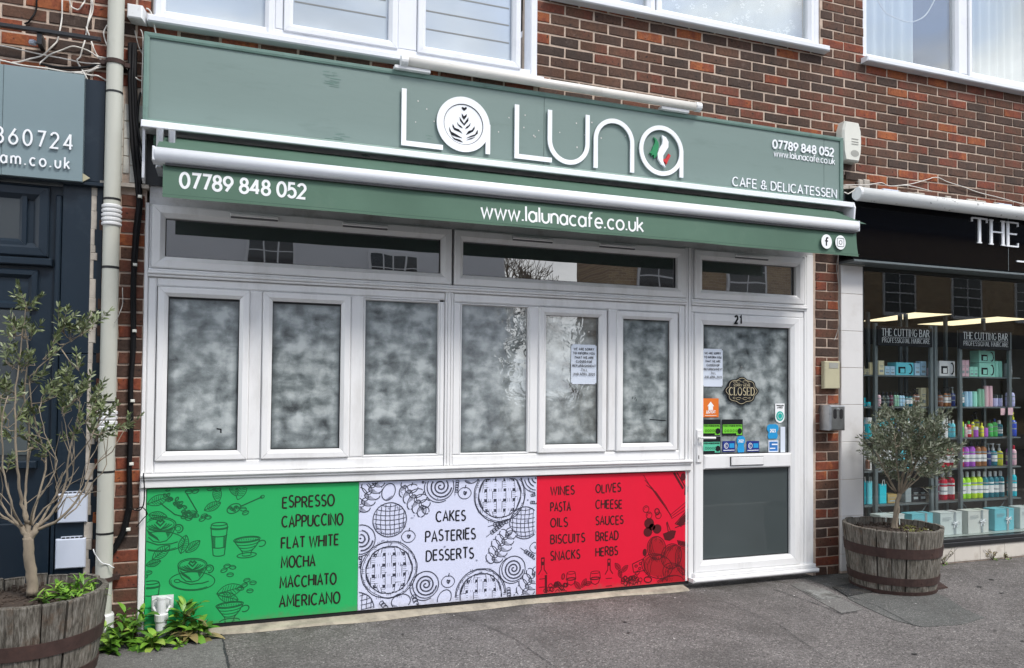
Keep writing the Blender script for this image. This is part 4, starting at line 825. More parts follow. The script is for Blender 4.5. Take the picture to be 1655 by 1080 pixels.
class Ink:
    """two meshes of drawn lines: strong and fine, clipped to the panel"""
    def __init__(s, x0, x1): s.a = MB(); s.b = MB(); s.c = MB(); s.L = 0.; s.x0, s.x1 = x0+.003, x1-.003
    def fill(s, pts, dark=False):
        q = [(min(max(a, s.x0), s.x1), min(max(b, .054), .846)) for a, b in pts]; area = abs(sum(q[i-1][0]*q[i][1]-q[i][0]*q[i-1][1] for i in range(len(q))))
        if area < 1e-6: return
        s.L += 1.2e-5; mb = s.a if dark else s.c; mb.lift = s.L; mb.poly(q, YI)
    def lobe(s, c, rx, ry, rot, w=.0050):
        r = rad(rot); o = [(c[0]+rx*math.cos(rad(t))*math.cos(r)-ry*math.sin(rad(t))*math.sin(r), c[1]+rx*math.cos(rad(t))*math.sin(r)+ry*math.sin(rad(t))*math.cos(r)) for t in range(0, 360, 20)]
        s.fill(o); s.ln(o+[o[0]], w)
        for t in range(4): s.ell(c, rx*(.85-.06*t), ry*(.72-.2*t), rot, 195+t*8, 290-t*12, .0024, n=6)
    def ln(s, pts, w=.0045, fine=False):
        w *= 1.25
        cur = []; mb = s.b if fine else s.a; mb.lift = s.L+6e-6+R.random()*3e-6
        for p in pts:
            ok = s.x0 < p[0] < s.x1 and .054 < p[1] < .846
            if ok: cur.append(p)
            if not ok or p is pts[-1]:
                if len(cur) > 1: mb.lift = s.L+6e-6+R.random()*3e-6; mb.stroke(cur, w, YI)
                cur = []
    def ell(s, c, rx, ry, rot=0, a0=0, a1=360, w=.0045, fine=False, n=26, k=0.):
        o = []
        for i in range(n+1):
            t = rad(a0+(a1-a0)*i/n); x, z = rx*math.cos(t), ry*math.sin(t); r = rad(rot); f = 1+R.uniform(-k, k)
            o.append((c[0]+(x*math.cos(r)-z*math.sin(r))*f, c[1]+(x*math.sin(r)+z*math.cos(r))*f))
        s.ln(o, w, fine)
    def leaf(s, c, ln, rot, w=.0038):
        r = rad(rot); ca, sa = math.cos(r), math.sin(r); T = lambda u, v: (c[0]+u*ca-v*sa, c[1]+u*sa+v*ca)
        k = ln*.24
        for sg in (1, -1): s.ln([T(ln*t, sg*k*math.sin(math.pi*t)**.8) for t in [i/10 for i in range(11)]], w)
        s.ln([T(0, 0), T(ln*.95, 0)], w)
        for i in range(2, 8):
            t = i/10; v = k*math.sin(math.pi*(t+.08))*.8
            for sg in (1, -1): s.ln([T(ln*t, 0), T(ln*(t+.1), sg*v)], w*.7)
    def bean(s, c, r, rot): s.ell(c, r, r*.62, rot, w=.0034, n=12); s.ell(c, r*.9, r*.18, rot, 20, 160, .003, n=6); s.ell((c[0], c[1]-r*.1), r*.7, r*.45, rot, 200, 340, .0026, n=6)
    def cup(s, c, k):
        T = lambda u, v: (c[0]+u*k, c[1]+v*k)
        s.ell(T(0, -.46), 1.1*k, .48*k, -4, w=.0042, n=34); s.ell(T(-.02, -.47), 1.0*k, .42*k, -4, 170, 320, .003)
        s.ell(T(0, .38), .70*k, .34*k, -3); s.ell(T(0, .37), .62*k, .28*k, -3, w=.003)
        s.ln([T(-.70, .38), T(-.66, .1), T(-.52, -.22), T(-.30, -.44), T(0, -.5), T(.28, -.44), T(.5, -.2), T(.64, .1), T(.70, .36)])
        s.ell(T(.82, .12), .2*k, .2*k, 20, -130, 150, .0055); s.ell(T(.80, .12), .12*k, .11*k, 20, w=.003)
        s.ln([T(-.12, .55), T(-.17, .47), T(0, .30), T(.17, .49), T(.08, .57), T(0, .50), T(-.08, .57), T(-.12, .55)], .007)
        for q in (.28, .40, .52): s.ln([T(-q, .46-q*.25), T(-q*.55, .20+(.1-q*.2)), T(0, .12), T(q*.55, .20+(.1-q*.2)), T(q, .48-q*.25)], .0045)
        for i in range(14): u = -.60+i*.035; s.ln([T(u, .15-i*.03), T(u+.12, -.12-i*.025)], .0022)
        for i in range(10): u = .35+i*.025; s.ln([T(u, -.28+i*.04), T(u-.1, .0+i*.02)], .0022)
        s.ell(T(-.72, -.40), .14*k, .08*k, -8, w=.004); s.ln([T(-.58, -.42), T(-.1, -.62), T(.5, -.6), T(.8, -.52)], .005)
    def togo(s, c, k):
        T = lambda u, v: (c[0]+u*k, c[1]+v*k)
        s.ell(T(0, .92), .42*k, .1*k); s.ln([T(-.46, .76), T(-.44, .92)]); s.ln([T(.46, .76), T(.44, .92)]); s.ell(T(0, .76), .5*k, .12*k, 0, 180, 360); s.ell(T(0, .70), .5*k, .12*k, 0, 180, 360, .003)
        s.ln([T(-.46, .7), T(-.32, -.9)]); s.ln([T(.46, .7), T(.32, -.9)]); s.ell(T(0, -.9), .32*k, .1*k, 0, 180, 360)
        s.ell(T(0, .28), .45*k, .12*k, 0, 180, 360); s.ell(T(0, -.42), .38*k, .1*k, 0, 180, 360)
        for i in range(13): v = .2-i*.05; s.ln([T(-.40+i*.006, v), T(-.2, v-.08)], .0022); s.ln([T(.24, v-.08), T(.40-i*.006, v)], .0022)
    def drip(s, c, k):
        T = lambda u, v: (c[0]+u*k, c[1]+v*k)
        s.ell(T(0, .5), .85*k, .2*k, 3); s.ell(T(0, .5), .75*k, .13*k, 3, w=.003)
        s.ln([T(-.85, .48), T(-.6, .1), T(-.3, -.3), T(-.26, -.5)]); s.ln([T(.82, .46), T(.6, .05), T(.3, -.3), T(.26, -.5)])
        for v, q in ((.22, .7), (.02, .55), (-.18, .4)): s.ell(T(0, v+.05), q*k, .16*k, 3, 190, 350, .0035)
        s.ell(T(0, -.56), .62*k, .17*k, 3); s.ell(T(0, -.53), .3*k, .08*k, 3, 180, 360); s.ell(T(.95, .18), .26*k, .2*k, 20, -150, 120, .005)
        for i in range(9): s.ln([T(-.7+i*.16, .55), T(-.6+i*.14, .44)], .0022)
    def pie(s, c, r):
        s.ell(c, r, r, 0, w=.0045, n=40, k=.012); s.ell(c, r*.955, r*.955, 0, w=.003, n=40, k=.02); s.ell(c, r*.83, r*.83, 0, w=.0045, n=40, k=.02)
        q = r*.82; st = r*.37; bw = r*.135; s.fill(arc(c[0], c[1], q, q, 0, 345, 24), True)
        def strip(cx, cz, hor, e):
            o = [(cx-e, cz-bw), (cx+e, cz-bw*1.05), (cx+e, cz+bw), (cx-e, cz+bw*.95)] if hor else [(cx-bw, cz-e), (cx+bw, cz-e), (cx+bw*.95, cz+e), (cx-bw*1.05, cz+e)]
            o2 = []
            for p in o: d = math.hypot(p[0]-c[0], p[1]-c[1]); f = min(1, q*.99/d) if d > 0 else 1; o2.append((c[0]+(p[0]-c[0])*f, c[1]+(p[1]-c[1])*f))
            s.fill(o2); s.ln(o2+[o2[0]], .0034)
            for t in range(3): k = (-.5+.5*t)*bw; s.ln([(cx-e*.9, cz+k), (cx-e*.45, cz+k)] if hor else [(cx+k, cz-e*.9), (cx+k, cz-e*.45)], .0018)
            for t in range(2): k = (-.3+.5*t)*bw; s.ln([(cx+e*.9, cz+k), (cx+e*.5, cz+k)] if hor else [(cx+k, cz+e*.9), (cx+k, cz+e*.5)], .0018)
        cells = [(i, j) for i in range(-2, 3) for j in range(-2, 3) if math.hypot(i*st, j*st) < q*1.12]
        for i, j in cells: strip(c[0]+i*st, c[1]+j*st, (i+j) % 2 == 1, st*.5)
        for i, j in cells: strip(c[0]+i*st, c[1]+j*st, (i+j) % 2 == 0, st*.78)
    def bun(s, c, r):
        s.ell(c, r, r, 0, w=.0045, n=30, k=.01)
        for i in range(-3, 4):
            d = i*r*.27; h = math.sqrt(max(0, r*r-d*d))*.93
            s.ln([(c[0]+d+r*.03*k_*k_/9+R.uniform(-.002, .002), c[1]+h*k_/4) for k_ in range(-4, 5)], .003); s.ln([(c[0]+h*k_/4, c[1]+d+.12*r*(k_*k_/16-.3)) for k_ in range(-4, 5)], .003)
        for i in range(20): a = rad(190+i*8); s.ln([(c[0]+r*.97*math.cos(a), c[1]+r*.97*math.sin(a)), (c[0]+r*.78*math.cos(a+.15), c[1]+r*.78*math.sin(a+.15))], .002, True)
    def roll(s, c, r):
        p = [(c[0]+r*.78*(t/52)*math.cos(.36*t), c[1]+r*.78*(t/52)*math.sin(.36*t)) for t in range(3, 53)]; s.ln(p, .0062); s.ln([(a+.005, b-.004) for a, b in p[8:]], .0016, True)
        s.ell(c, r*.93, r*.93, 0, w=.0045, n=30, k=.008); s.ell((c[0]-r*.12, c[1]-r*.1), r, r*.98, 0, 100, 300, .0042)
    def apple(s, c, r):
        s.ln([(c[0]+r*(math.cos(t))*(1+.12*math.cos(2*t)), c[1]+r*math.sin(t)*(1-.14*math.exp(-((t-1.57)**2)*14)-.08*math.exp(-((t-4.71)**2)*14))) for t in [i*.2618 for i in range(25)]], .0035)
        s.ell(c, r*.14, r*.3, 20, w=.0045, n=10); s.ell((c[0]+r*.2, c[1]), r*.1, r*.24, -20, w=.004, n=8); s.ln([(c[0]+.002, c[1]+r*.8), (c[0]+.008, c[1]+r*1.35)], .005)
    def egg(s, c, r, rot=60):
        s.ell(c, r, r*.74, rot, w=.0042, n=24)
        for i in range(7): s.ell(c, r*(.9-.05*i), r*.62, rot, 190+i*4, 250, .0018, True, 6)
    def wheat(s, c, ln, rot):
        r = rad(rot); ca, sa = math.cos(r), math.sin(r); T = lambda u, v: (c[0]+u*ca-v*sa, c[1]+u*sa+v*ca); s.ln([T(-ln*.5, 0), T(ln*.5, 0)], .003)
        for i in range(5):
            u = -ln*.2+i*ln*.16
            for sg in (1, -1): s.ln([T(u, 0), T(u+ln*.04, sg*ln*.10), T(u+ln*.17, sg*ln*.09), T(u+ln*.12, 0)], .0034)
    def braid(s, c, ln, rot):
        r = rad(rot); ca, sa = math.cos(r), math.sin(r); T = lambda u, v: (c[0]+u*ca-v*sa, c[1]+u*sa+v*ca)
        for i in range(5):
            u = -ln*.38+i*ln*.185; k = 1-.22*abs(i-2)/2
            s.lobe(T(u, ln*.12*k), ln*.20*k, ln*.115, rot+62); s.lobe(T(u+ln*.09, -ln*.12*k), ln*.20*k, ln*.115, rot-62)
        s.lobe(T(ln*.5, 0), ln*.11, ln*.09, rot)
    def done(s, t, m, fine, fm='panel_white'):
        if s.c.v: s.c.build('drawing_fill', fm, t, kind='stuff')
        s.a.build('drawing', m, t)
        if s.b.v: s.b.build('shading', fine, t, kind='stuff')
def Q(px, py): q = P(px, py, YP); return (q[0], q[2])
I_ = Ink(-.42, .7875)
I_.cup(Q(259, 860), .118); I_.cup(Q(311, 925), .112); I_.togo(Q(354, 872), .098); I_.drip(Q(399, 884), .088); I_.drip(Q(371, 990), .090); I_.togo(Q(243, 968), .10)
for a, b, l, r in ((330, 825, .10, 25), (352, 812, .10, 95), (292, 895, .11, 75), (300, 893, .10, 40), (350, 960, .15, 12), (352, 962, .12, -18), (246, 905, .12, 40), (236, 914, .08, 15), (384, 808, .12, 70), (383, 802, .09, 115), (238, 815, .12, 20), (240, 832, .10, -10)): I_.leaf(Q(a, b), l, r)
for a, b, r in ((330, 834, 20), (336, 836, -10), (327, 839, 30), (393, 823, 0), (397, 829, 20), (367, 915, 10), (376, 917, -10), (362, 922, 20), (372, 929, 0), (399, 938, 10), (409, 942, 0), (395, 946, 20), (404, 955, 0), (389, 951, -10), (305, 831, 0), (298, 835, 20), (311, 829, 10), (305, 838, 0), (316, 833, -15), (240, 926, 10), (233, 932, 0), (305, 795, 0), (316, 794, 20), (340, 790, 10), (352, 791, 0)): I_.bean(Q(a, b), .019, r)
c0 = Q(283, 812)     # scoop full of beans
I_.ln([(c0[0]-.10, c0[1]+.09), (c0[0]-.03, c0[1]+.10), (c0[0]+.06, c0[1]+.05), (c0[0]+.12, c0[1]-.06), (c0[0]+.09, c0[1]-.10), (c0[0], c0[1]-.07), (c0[0]-.08, c0[1]), (c0[0]-.10, c0[1]+.09)], .0055); I_.ln([(c0[0]-.20, c0[1]+.115), (c0[0]-.10, c0[1]+.085)], .011)
for i in range(22): I_.bean((c0[0]-.05+R.uniform(-.02, .03)+i*.006, c0[1]+.055-i*.0062+R.uniform(-.02, .02)), .013, R.uniform(-60, 60))
c0 = Q(378, 822); c1 = Q(424, 803); I_.ell(c0, .04, .026, 25, w=.005); I_.ln([(c0[0]+.04, c0[1]+.012), c1], .006); I_.ell(c1, .012, .008, 25, w=.004)
for i in range(5): I_.bean((c0[0]-.02+i*.01, c0[1]+R.uniform(-.01, .01)), .011, R.uniform(-60, 60))
I_.done(pg, 'ink_green', 'ink_green_fine')
I_ = Ink(.789, 1.9905)
I_.pie(Q(629, 921), .180); I_.pie(Q(808, 800), .182); I_.pie(Q(777, 962), .175); I_.bun(Q(630, 840), .108); I_.bun(Q(848, 845), .108); I_.bun(Q(577, 985), .105)
I_.roll(Q(583, 872), .098); I_.roll(Q(712, 786), .096); I_.roll(Q(688, 945), .092); I_.roll(Q(830, 919), .090); I_.roll(Q(868, 770), .10)
for a, b in ((660, 867), (724, 940), (751, 797), (866, 885)): I_.apple(Q(a, b), .040)
I_.egg(Q(628, 795), .055, 65); I_.egg(Q(648, 972), .062, 8); I_.egg(Q(718, 967), .058, 60); I_.egg(Q(762, 772), .05, 10)
I_.braid(Q(668, 803), .24, -48); I_.braid(Q(593, 802), .24, 60); I_.braid(Q(808, 885), .24, 58); I_.braid(Q(852, 948), .24, 60)
for a, b, l, r in ((619, 977, .13, -50), (670, 968, .14, -70), (739, 781, .10, -95), (803, 847, .13, 12), (798, 858, .13, 35), (852, 893, .12, -35), (822, 955, .12, -85), (862, 800, .09, 8), (861, 812, .09, -5), (580, 915, .1, 80), (684, 778, .06, 80)): I_.wheat(Q(a, b), l, r)
for i in range(26):
    q = Q(R.uniform(590, 860), R.uniform(790, 960)); 
    for t in range(3): I_.ell((q[0]+R.uniform(-.012, .012), q[1]+R.uniform(-.012, .012)), .003, .003, 0, w=.0018, n=6, fine=True)
I_.done(pw, 'ink_navy', 'ink_fine')
I_ = Ink(1.992, 3.198)
def bottle(c, h):
    T = lambda u, v: (c[0]+u*h, c[1]+v*h); I_.ln([T(-.05, 1), T(-.05, .62), T(-.16, .45), T(-.17, -.2)], .005); I_.ln([T(.05, 1), T(.05, .62), T(.16, .45), T(.17, -.2)], .005); I_.ln([T(-.06, 1), T(.06, 1)], .008); I_.ln([T(-.05, .82), T(.05, .82)], .02); I_.ln([T(-.13, .3), T(.13, .3)], .004); I_.ln([T(-.13, .02), T(.13, .02)], .004)
    for i in range(7): I_.ln([T(.08+i*.012, .42), T(.09+i*.012, -.15)], .002)
bottle(Q(877, 950), .20); bottle(Q(984, 948), .19)
for cx_, cz_, r in ((923, 933, .036), (962, 932, .040)):
    c = Q(cx_, cz_); I_.ell((c[0], c[1]+.03), r*.85, .009, w=.0034); I_.ln([(c[0]-r*.85, c[1]+.03), (c[0]-r, c[1]-.01), (c[0]-r*.6, c[1]-.045), (c[0], c[1]-.055), (c[0]+r*.6, c[1]-.045), (c[0]+r, c[1]-.01), (c[0]+r*.85, c[1]+.03)], .004); I_.ell((c[0], c[1]-.012), r*.9, .008, w=.006); I_.ln([(c[0], c[1]-.055), (c[0], c[1]-.13)], .005)
for bx, by, n in ((897, 945, 26), (1018, 935, 26)):
    c = Q(bx, by)
    for i in range(n): I_.ell((c[0]+R.uniform(-.075, .085), c[1]-abs(R.gauss(0, .04))+.01), .014, .014, 0, w=.0042, n=10)
for a, b, l, r in ((1004, 925, .07, 40), (1003, 922, .07, 130), (1000, 922, .06, -70), (940, 950, .07, 60), (938, 952, .07, 130), (944, 945, .06, 10)): I_.leaf(Q(a, b), l, r, .003)
for a, b in ((1044, 823), (1049, 833), (1064, 833)): I_.ell(Q(a, b), .024, .024, w=.004, n=14); I_.ell(Q(a, b), .014, .014, 0, 40, 200, .003)
I_.ell(Q(1062, 827), .018, .022, 20, w=.007, n=12)
for a, b, r in ((1049, 846, .040), (1047, 860, .036), (1062, 855, .036), (1054, 852, .026)):   # dark olives
    c = Q(a, b); I_.a.lift = I_.L; I_.a.poly(arc(c[0], c[1], r, r*.95, 0, 345, 18), YI-.0002); 
c = Q(1082, 862); I_.a.poly([(c[0]-.055, c[1]), (c[0]-.04, c[1]-.045), (c[0], c[1]-.055), (c[0]+.04, c[1]-.035), (c[0]+.055, c[1]+.015), (c[0]+.02, c[1]+.022), (c[0]-.02, c[1]+.01)], YI-.0002); I_.ln([(c[0]-.01, c[1]+.01), (c[0]-.025, c[1]+.08)], .006); I_.ln([(c[0]+.01, c[1]+.01), (c[0]-.02, c[1]+.085)], .005)
c = Q(1042, 893); I_.a.poly(arc(c[0], c[1], .017, .027, 0, 340, 12), YI-.0002)
c = Q(1104, 771); I_.a.poly(arc(c[0], c[1], .022, .028, 0, 340, 12), YI-.0002); I_.ln([Q(1089, 764), Q(1104, 790)], .014); I_.ln([Q(1094, 764), Q(1112, 795)], .008); I_.ln([Q(1109, 785), Q(1107, 800)], .012); I_.ln([Q(1113, 785), Q(1108, 797)], .008)
for k in range(3): o = k*5; I_.ln([Q(1040+o*.4, 768+o*1.6), Q(1050+o, 785+o), Q(1066+o, 808+o), Q(1084+o*.2, 832+o*.6), Q(1108, 812+o*1.2)], .0036)
SHD = []
def blobs(cs, hatch):
    for a, b, rx, ry, rot in cs:
        c = Q(a, b); sh_ = MB(); sh_.poly([(min(max(c[0]+rx*.93*math.cos(rad(t_))*math.cos(rad(rot))-ry*.9*math.sin(rad(t_))*math.sin(rad(rot)), 1.995), 3.194), max(c[1]+rx*.93*math.cos(rad(t_))*math.sin(rad(rot))+ry*.9*math.sin(rad(t_))*math.cos(rad(rot)), .055)) for t_ in range(0, 360, 18)], YP-.0003-.00004*len(SHD)); SHD.append(sh_); I_.ell(c, rx, ry, rot, w=.005, n=30)
        for j in range(3): I_.ell(c, rx*(.8-.2*j), ry*.92, rot, 60+j*12, 250-j*12, .0032)
        for i in range(hatch): t = rad(R.uniform(0, 360)); u = (c[0]+rx*.8*math.cos(t), c[1]+ry*.8*math.sin(t)); I_.ln([u, (u[0]+R.uniform(-.02, .02), u[1]-R.uniform(.01, .035))], .0024)
blobs([(1061, 886, .075, .085, 20), (1085, 899, .085, .09, -30), (1062, 915, .13, .085, -18), (1092, 930, .12, .075, -35), (1105, 905, .07, .11, 10), (1080, 945, .13, .06, 10)], 26)
for k in range(8): I_.ln([Q(1098+k*2.2, 846-k*2.5), Q(1101+k*2.2, 852-k*2.5)], .007); I_.ln([Q(1095+k*2.4, 873+k*.5), Q(1097+k*2.4, 881+k*.5)], .008)
I_.ln([Q(1091, 847), Q(1112, 823)], .006); I_.a.poly([Q(1092, 848), Q(1100, 838), Q(1112, 826), Q(1112, 840), Q(1100, 850)], YI-.0002); I_.ln([Q(1091, 853), Q(1112, 845)], .006)
I_.ln([Q(1022, 912), Q(1040, 903), Q(1042, 922), Q(1024, 925), Q(1022, 912)], .005)
for a, b in ((1028, 915), (1035, 911), (1034, 919)): I_.ell(Q(a, b), .010, .008, 0, w=.005, n=10)
c = Q(1047, 937); I_.ell(c, .03, .02, -10, w=.007); I_.bean(Q(1030, 926), .02, 30); I_.bean(Q(910, 932), .02, 80)
mb = MB(); 
for o_ in SHD:
    n = len(mb.v); mb.v += o_.v; mb.f += [tuple(n+i for i in f) for f in o_.f]
mb.build('tint', 'ink_mid', pr)
I_.done(pr, 'ink_red', 'ink_deep')

# ================================================================ FASCIA SIGN
YS = -.10
sg = thing('fascia_sign', 'long sage green fascia sign with raised white cafe lettering', 'sign', (2.03, YS, 2.93))
x0, x1, z0, z1 = -.475, 4.545, 2.930, 3.455
for a, b in ((x0+.03, 1.985), (1.988, 4.36), (4.363, x1-.028)): MB().box(a, b, YS+.006, 0, z0+.032, z1-.028).build('board', 'sign_green', sg)
MB().mitre(x0, x1, z0, z1, .030, YS-.006, -.005, .003).build('trim', 'sign_trim', sg)
for a, b, c_, d in ((522, 112, 20, 6), (524, 212, 34, 5), (583, 227, 10, 3), (686, 215, 8, 2)):   # slivers of worn paint
    mb = MB()
    for i in range(d*3): u, v = PX(a+R.uniform(0, c_), b, YS), PZ(a, b+R.uniform(0, 26), YS); mb.stroke([(u, v), (u+R.uniform(.02, .07), v-R.uniform(-.002, .003))], .0038, YS+.0052)
    mb.build('paint_wear', 'sign_trim', sg)
YL = YS-.014; DL = .010
def S(px, py): q = P(px, py, YL); return (q[0], q[2])
def letter(build): mb = MB(); build(mb); mb.lift = 0; return mb.build('letter', 'letter_white', sg)
LW = .031
def Lsh(p0, p1, p2):
    a, b, c = S(*p0), S(*p1), S(*p2); x = (a[0]+b[0])/2; z = (b[1]+c[1])/2
    return [(x, a[1]), (x, z), (c[0], z)]
letter(lambda m: m.stroke(Lsh((654, 143), (652, 230), (716, 239)), LW, YL, DL))
letter(lambda m: m.stroke(Lsh((836, 169), (835, 251), (892, 260)), LW, YL, DL))
c1 = S(749.5, 201); ra = (S(790, 205)[0]-S(709, 195)[0])/2
letter(lambda m: (m.stroke(arc(c1[0], c1[1], ra*.925, ra*.925, 0, 360, 48), .046, YL, DL), m.stroke([(ra*.985+c1[0], c1[1]+.02), (ra*.985+c1[0], S(789, 249)[1])], LW, YL, DL)))
dk = MB().stroke(arc(c1[0], c1[1], ra*.795, ra*.795, 0, 360, 48), .010, YL+.004).build('dark_ring', 'print_dark', sg)
MB().poly(arc(c1[0], c1[1], ra*.79, ra*.79, 0, 352, 44), YL+.006, .008).build('disc', 'letter_white', sg)
zu0 = S(885, 177)[1]; xu0, xu1 = S(889, 200)[0], S(950, 200)[0]; ru = (xu1-xu0)/2; zb = S(920, 266)[1]+LW/2
letter(lambda m: m.stroke([(xu0, zu0)]+arc((xu0+xu1)/2, zb+ru, ru, ru, 180, 360, 24)+[(xu1, S(951, 186)[1])], LW, YL, DL))
xn0, xn1 = S(963, 250)[0], S(1022, 255)[0]; rn = (xn1-xn0)/2; zt = S(993, 192)[1]-LW/2
letter(lambda m: m.stroke([(xn0, S(962, 271)[1])]+arc((xn0+xn1)/2, zt-rn, rn, rn, 180, 0, 24)+[(xn1, S(1023, 279)[1])], LW, YL, DL))
c2 = S(1069.5, 243.5); rb = (S(1105, 245)[0]-S(1034, 240)[0])/2
letter(lambda m: (m.stroke(arc(c2[0], c2[1], rb-LW/2, rb-LW/2, 0, 360, 44), LW, YL, DL), m.stroke([(c2[0]+rb-LW/2, c2[1]+.02), (c2[0]+rb-LW/2, S(1102, 287)[1])], LW, YL, DL)))
fern = MB()
def Z1(a, b): return S(600+a/5.911, 120+b/5.911)
def fp(pts): fern.poly([Z1(*p) for p in pts], YL+.0045)
fp([(888, 350), (866, 325), (868, 312), (880, 311), (890, 320), (900, 312), (914, 314), (915, 330)])
fp([(866, 372), (888, 400), (916, 378), (912, 405), (888, 435), (870, 410)]); fp([(845, 405), (888, 470), (930, 410), (930, 445), (890, 490), (852, 445)])
for g in ([(820, 455), (840, 480), (862, 495), (878, 515), (850, 505), (828, 480)], [(952, 460), (935, 485), (912, 500), (898, 524), (925, 512), (945, 490)],
          [(780, 472), (800, 510), (840, 525), (876, 566), (835, 545), (795, 530), (778, 500)], [(988, 495), (965, 530), (930, 542), (905, 580), (940, 565), (975, 545), (990, 520)],
          [(747, 500), (765, 545), (820, 575), (876, 612), (820, 598), (768, 580), (748, 535)], [(1020, 530), (1020, 565), (990, 590), (905, 612), (950, 588), (995, 572), (1008, 545)],
          [(765, 585), (800, 610), (850, 625), (882, 652), (840, 640), (795, 622)], [(1000, 598), (960, 618), (905, 632), (945, 612)]): fp(g)
fern.build('fern_emblem', 'print_dark', sg)
def Z2(a, b): return S(860+a/5.911, 150+b/5.911)
MB().poly([Z2(*p) for p in [(1166, 422), (1195, 445), (1212, 480), (1212, 520), (1200, 560), (1196, 600), (1170, 625), (1168, 590), (1140, 600), (1150, 580), (1126, 575), (1150, 545), (1160, 510), (1178, 480), (1180, 450)]], YL+.004, .014).build('green_flame', 'flag_green', sg)
MB().poly([Z2(*p) for p in [(1240, 404), (1280, 425), (1304, 470), (1302, 520), (1278, 560), (1254, 600), (1252, 650), (1276, 712), (1235, 680), (1206, 630), (1200, 580), (1216, 535), (1244, 490), (1250, 450)]], YL, .016).build('white_flame', 'letter_white', sg)
MB().poly([Z2(*p) for p in [(1308, 580), (1328, 600), (1306, 640), (1288, 682), (1276, 660), (1260, 656), (1256, 634), (1282, 626)]], YL+.004, .014).build('red_flame', 'flag_red', sg)
def letters(txt, a, b, h, wd, **k):
    p, q = P(*a, YL), P(*b, YL); text(None, txt, p[0], q[0], (p[2]+q[2])/2, h, wd, YS-.003, .008, each=lambda mb: mb.build('letter', 'letter_white', sg), **k)
letters('07789 848 052', (1251, 239), (1349, 251.5), .060, .0118, gap=.2)
mb = MB(); ptext(mb, 'www.lalunacafe.co.uk', (1251, 254.5), (1349, 264), .049, .0060, YS+.001, depth=.004, gap=.16); mb.build('lettering', 'letter_white', sg)
letters('CAFE & DELICATESSEN', (1186, 300), (1354, 318.5), .064, .0075, gap=.22)
fx = MB()                                   # old fixings left in the boards
for a, b in ((676, 163), (690, 176), (672, 197), (702, 196), (823, 190), (806, 213), (849, 186), (847, 206), (871, 211), (865, 221), (932, 199), (933, 238), (945, 218), (1011, 220), (972, 223), (863, 219), (957, 198), (905, 214)):
    q = P(a, b, YS); r_ = R.uniform(.0035, .006); fx.poly(arc(q[0], q[2], r_, r_*1.2, 0, 300, 5), YS+.004)
fx.build('fixing', 'white_stone', sg)
# tube lamp over the sign
la, lb = P(648, 121, -.13), P(1131, 189, -.13); zc = 3.505
tl = thing('tube_lamp', 'long white unlit tube lamp mounted along the top of the green sign', 'light fitting', (2.1, -.13, zc))
MB().tube([(la[0], -.13, zc), (lb[0], -.13, zc)], .030, 14).build('tube', 'tube_white', tl, smooth=True)
for x in (la[0]+.02, lb[0]-.02): MB().tube([(x-.022, -.13, zc), (x+.022, -.13, zc)], .034, 14).build('end_cap', 'pipe_white', tl)
for x in (la[0]+.06, lb[0]-.22): MB().box(x-.10, x+.13, -.135, -.08, 3.452, 3.474, .003).build('bracket', 'pipe_white', tl)

# ================================================================ AWNING
aw = thing('awning', 'rolled in green awning with white front bar and lettered valance', 'awning', (2.05, 0, 2.5))
zl = PZ(230, 206, -.20); xl, xr = -.470, PX(1386, 343, -.25)
MB().box(xl, xr, -.21, -.001, 2.895, 2.912, .0).box(xl, xr, -.225, -.2105, 2.872, 2.912, .004).build('hood', 'awning_bar', aw)
box('backing', 'black_frame', aw, xl+.01, xr-.01, -.02, .0, 2.60, 2.8945)
MB().tube([(xl+.06, -.12, 2.815), (xr-.05, -.12, 2.815)], .045, 14).build('fabric_roll', 'fabric_roll', aw)
for s, x in ((0, xr-.016), (1, xl-.002)):
    mb = MB(); pr_ = [(-.222, 2.905), (-.235, 2.87), (-.225, 2.78), (-.20, 2.742), (-.005, 2.742), (-.005, 2.91)] if s == 0 else [(-.10, 2.90), (-.10, 2.62), (-.04, 2.60), (-.003, 2.62), (-.003, 2.90)]
    mb.v = [(x, a, b) for a, b in pr_]+[(x+.014, a, b) for a, b in pr_]; n = len(pr_)
    mb.f = [tuple(range(n))[::-1], tuple(range(n, 2*n))]+[(i, (i+1) % n, n+(i+1) % n, n+i) for i in range(n)]; mb.build('end_plate', 'awning_bar', aw)
YV = -.53
zt_, zb_ = PZ(250, 237, YV), PZ(250, 262, YV)
bx0, bx1 = PX(250, 248, YV), PX(1387, 368, YV)
zt2, zb2 = PZ(1387, 355, YV), PZ(1387, 374, YV)
zt_ = (zt_+zt2)/2; zb_ = (zb_+zb2)/2
mb = MB(); zc = (zt_+zb_)/2; hh = (zt_-zb_)/2; pf = []
for a in range(90, 271, 10): pf.append((YV+.028+.045*math.cos(rad(a)), zc+hh*math.sin(rad(a))))
pf += [(YV+.075, zc-hh), (YV+.085, zc), (YV+.075, zc+hh)]; n = len(pf)
mb.v = [(bx0, a, b) for a, b in pf]+[(bx1, a, b) for a, b in pf]; mb.f = [(i, n+i, n+(i+1) % n, (i+1) % n) for i in range(n)]+[tuple(range(n)), tuple(range(n, 2*n))[::-1]]
o_ = mb.build('front_bar', 'awning_bar', aw); o_.data.polygons.foreach_set('use_smooth', [i < 18 for i in range(len(o_.data.polygons))])
for x, sg_ in ((bx0, -1), (bx1, 1)): MB().box(min(x, x+sg_*.012), max(x, x+sg_*.012), YV-.010, YV+.078, zb_+.004, zt_-.004, .006).build('bar_end', 'awning_bar', aw)
MB().quad((xl+.10, -.165, 2.847), (xr-.16, -.165, 2.847), (xr-.16, -.50, zt_-.012), (xl+.10, -.50, zt_-.012)).build('canopy_cloth', 'fabric_roll', aw)
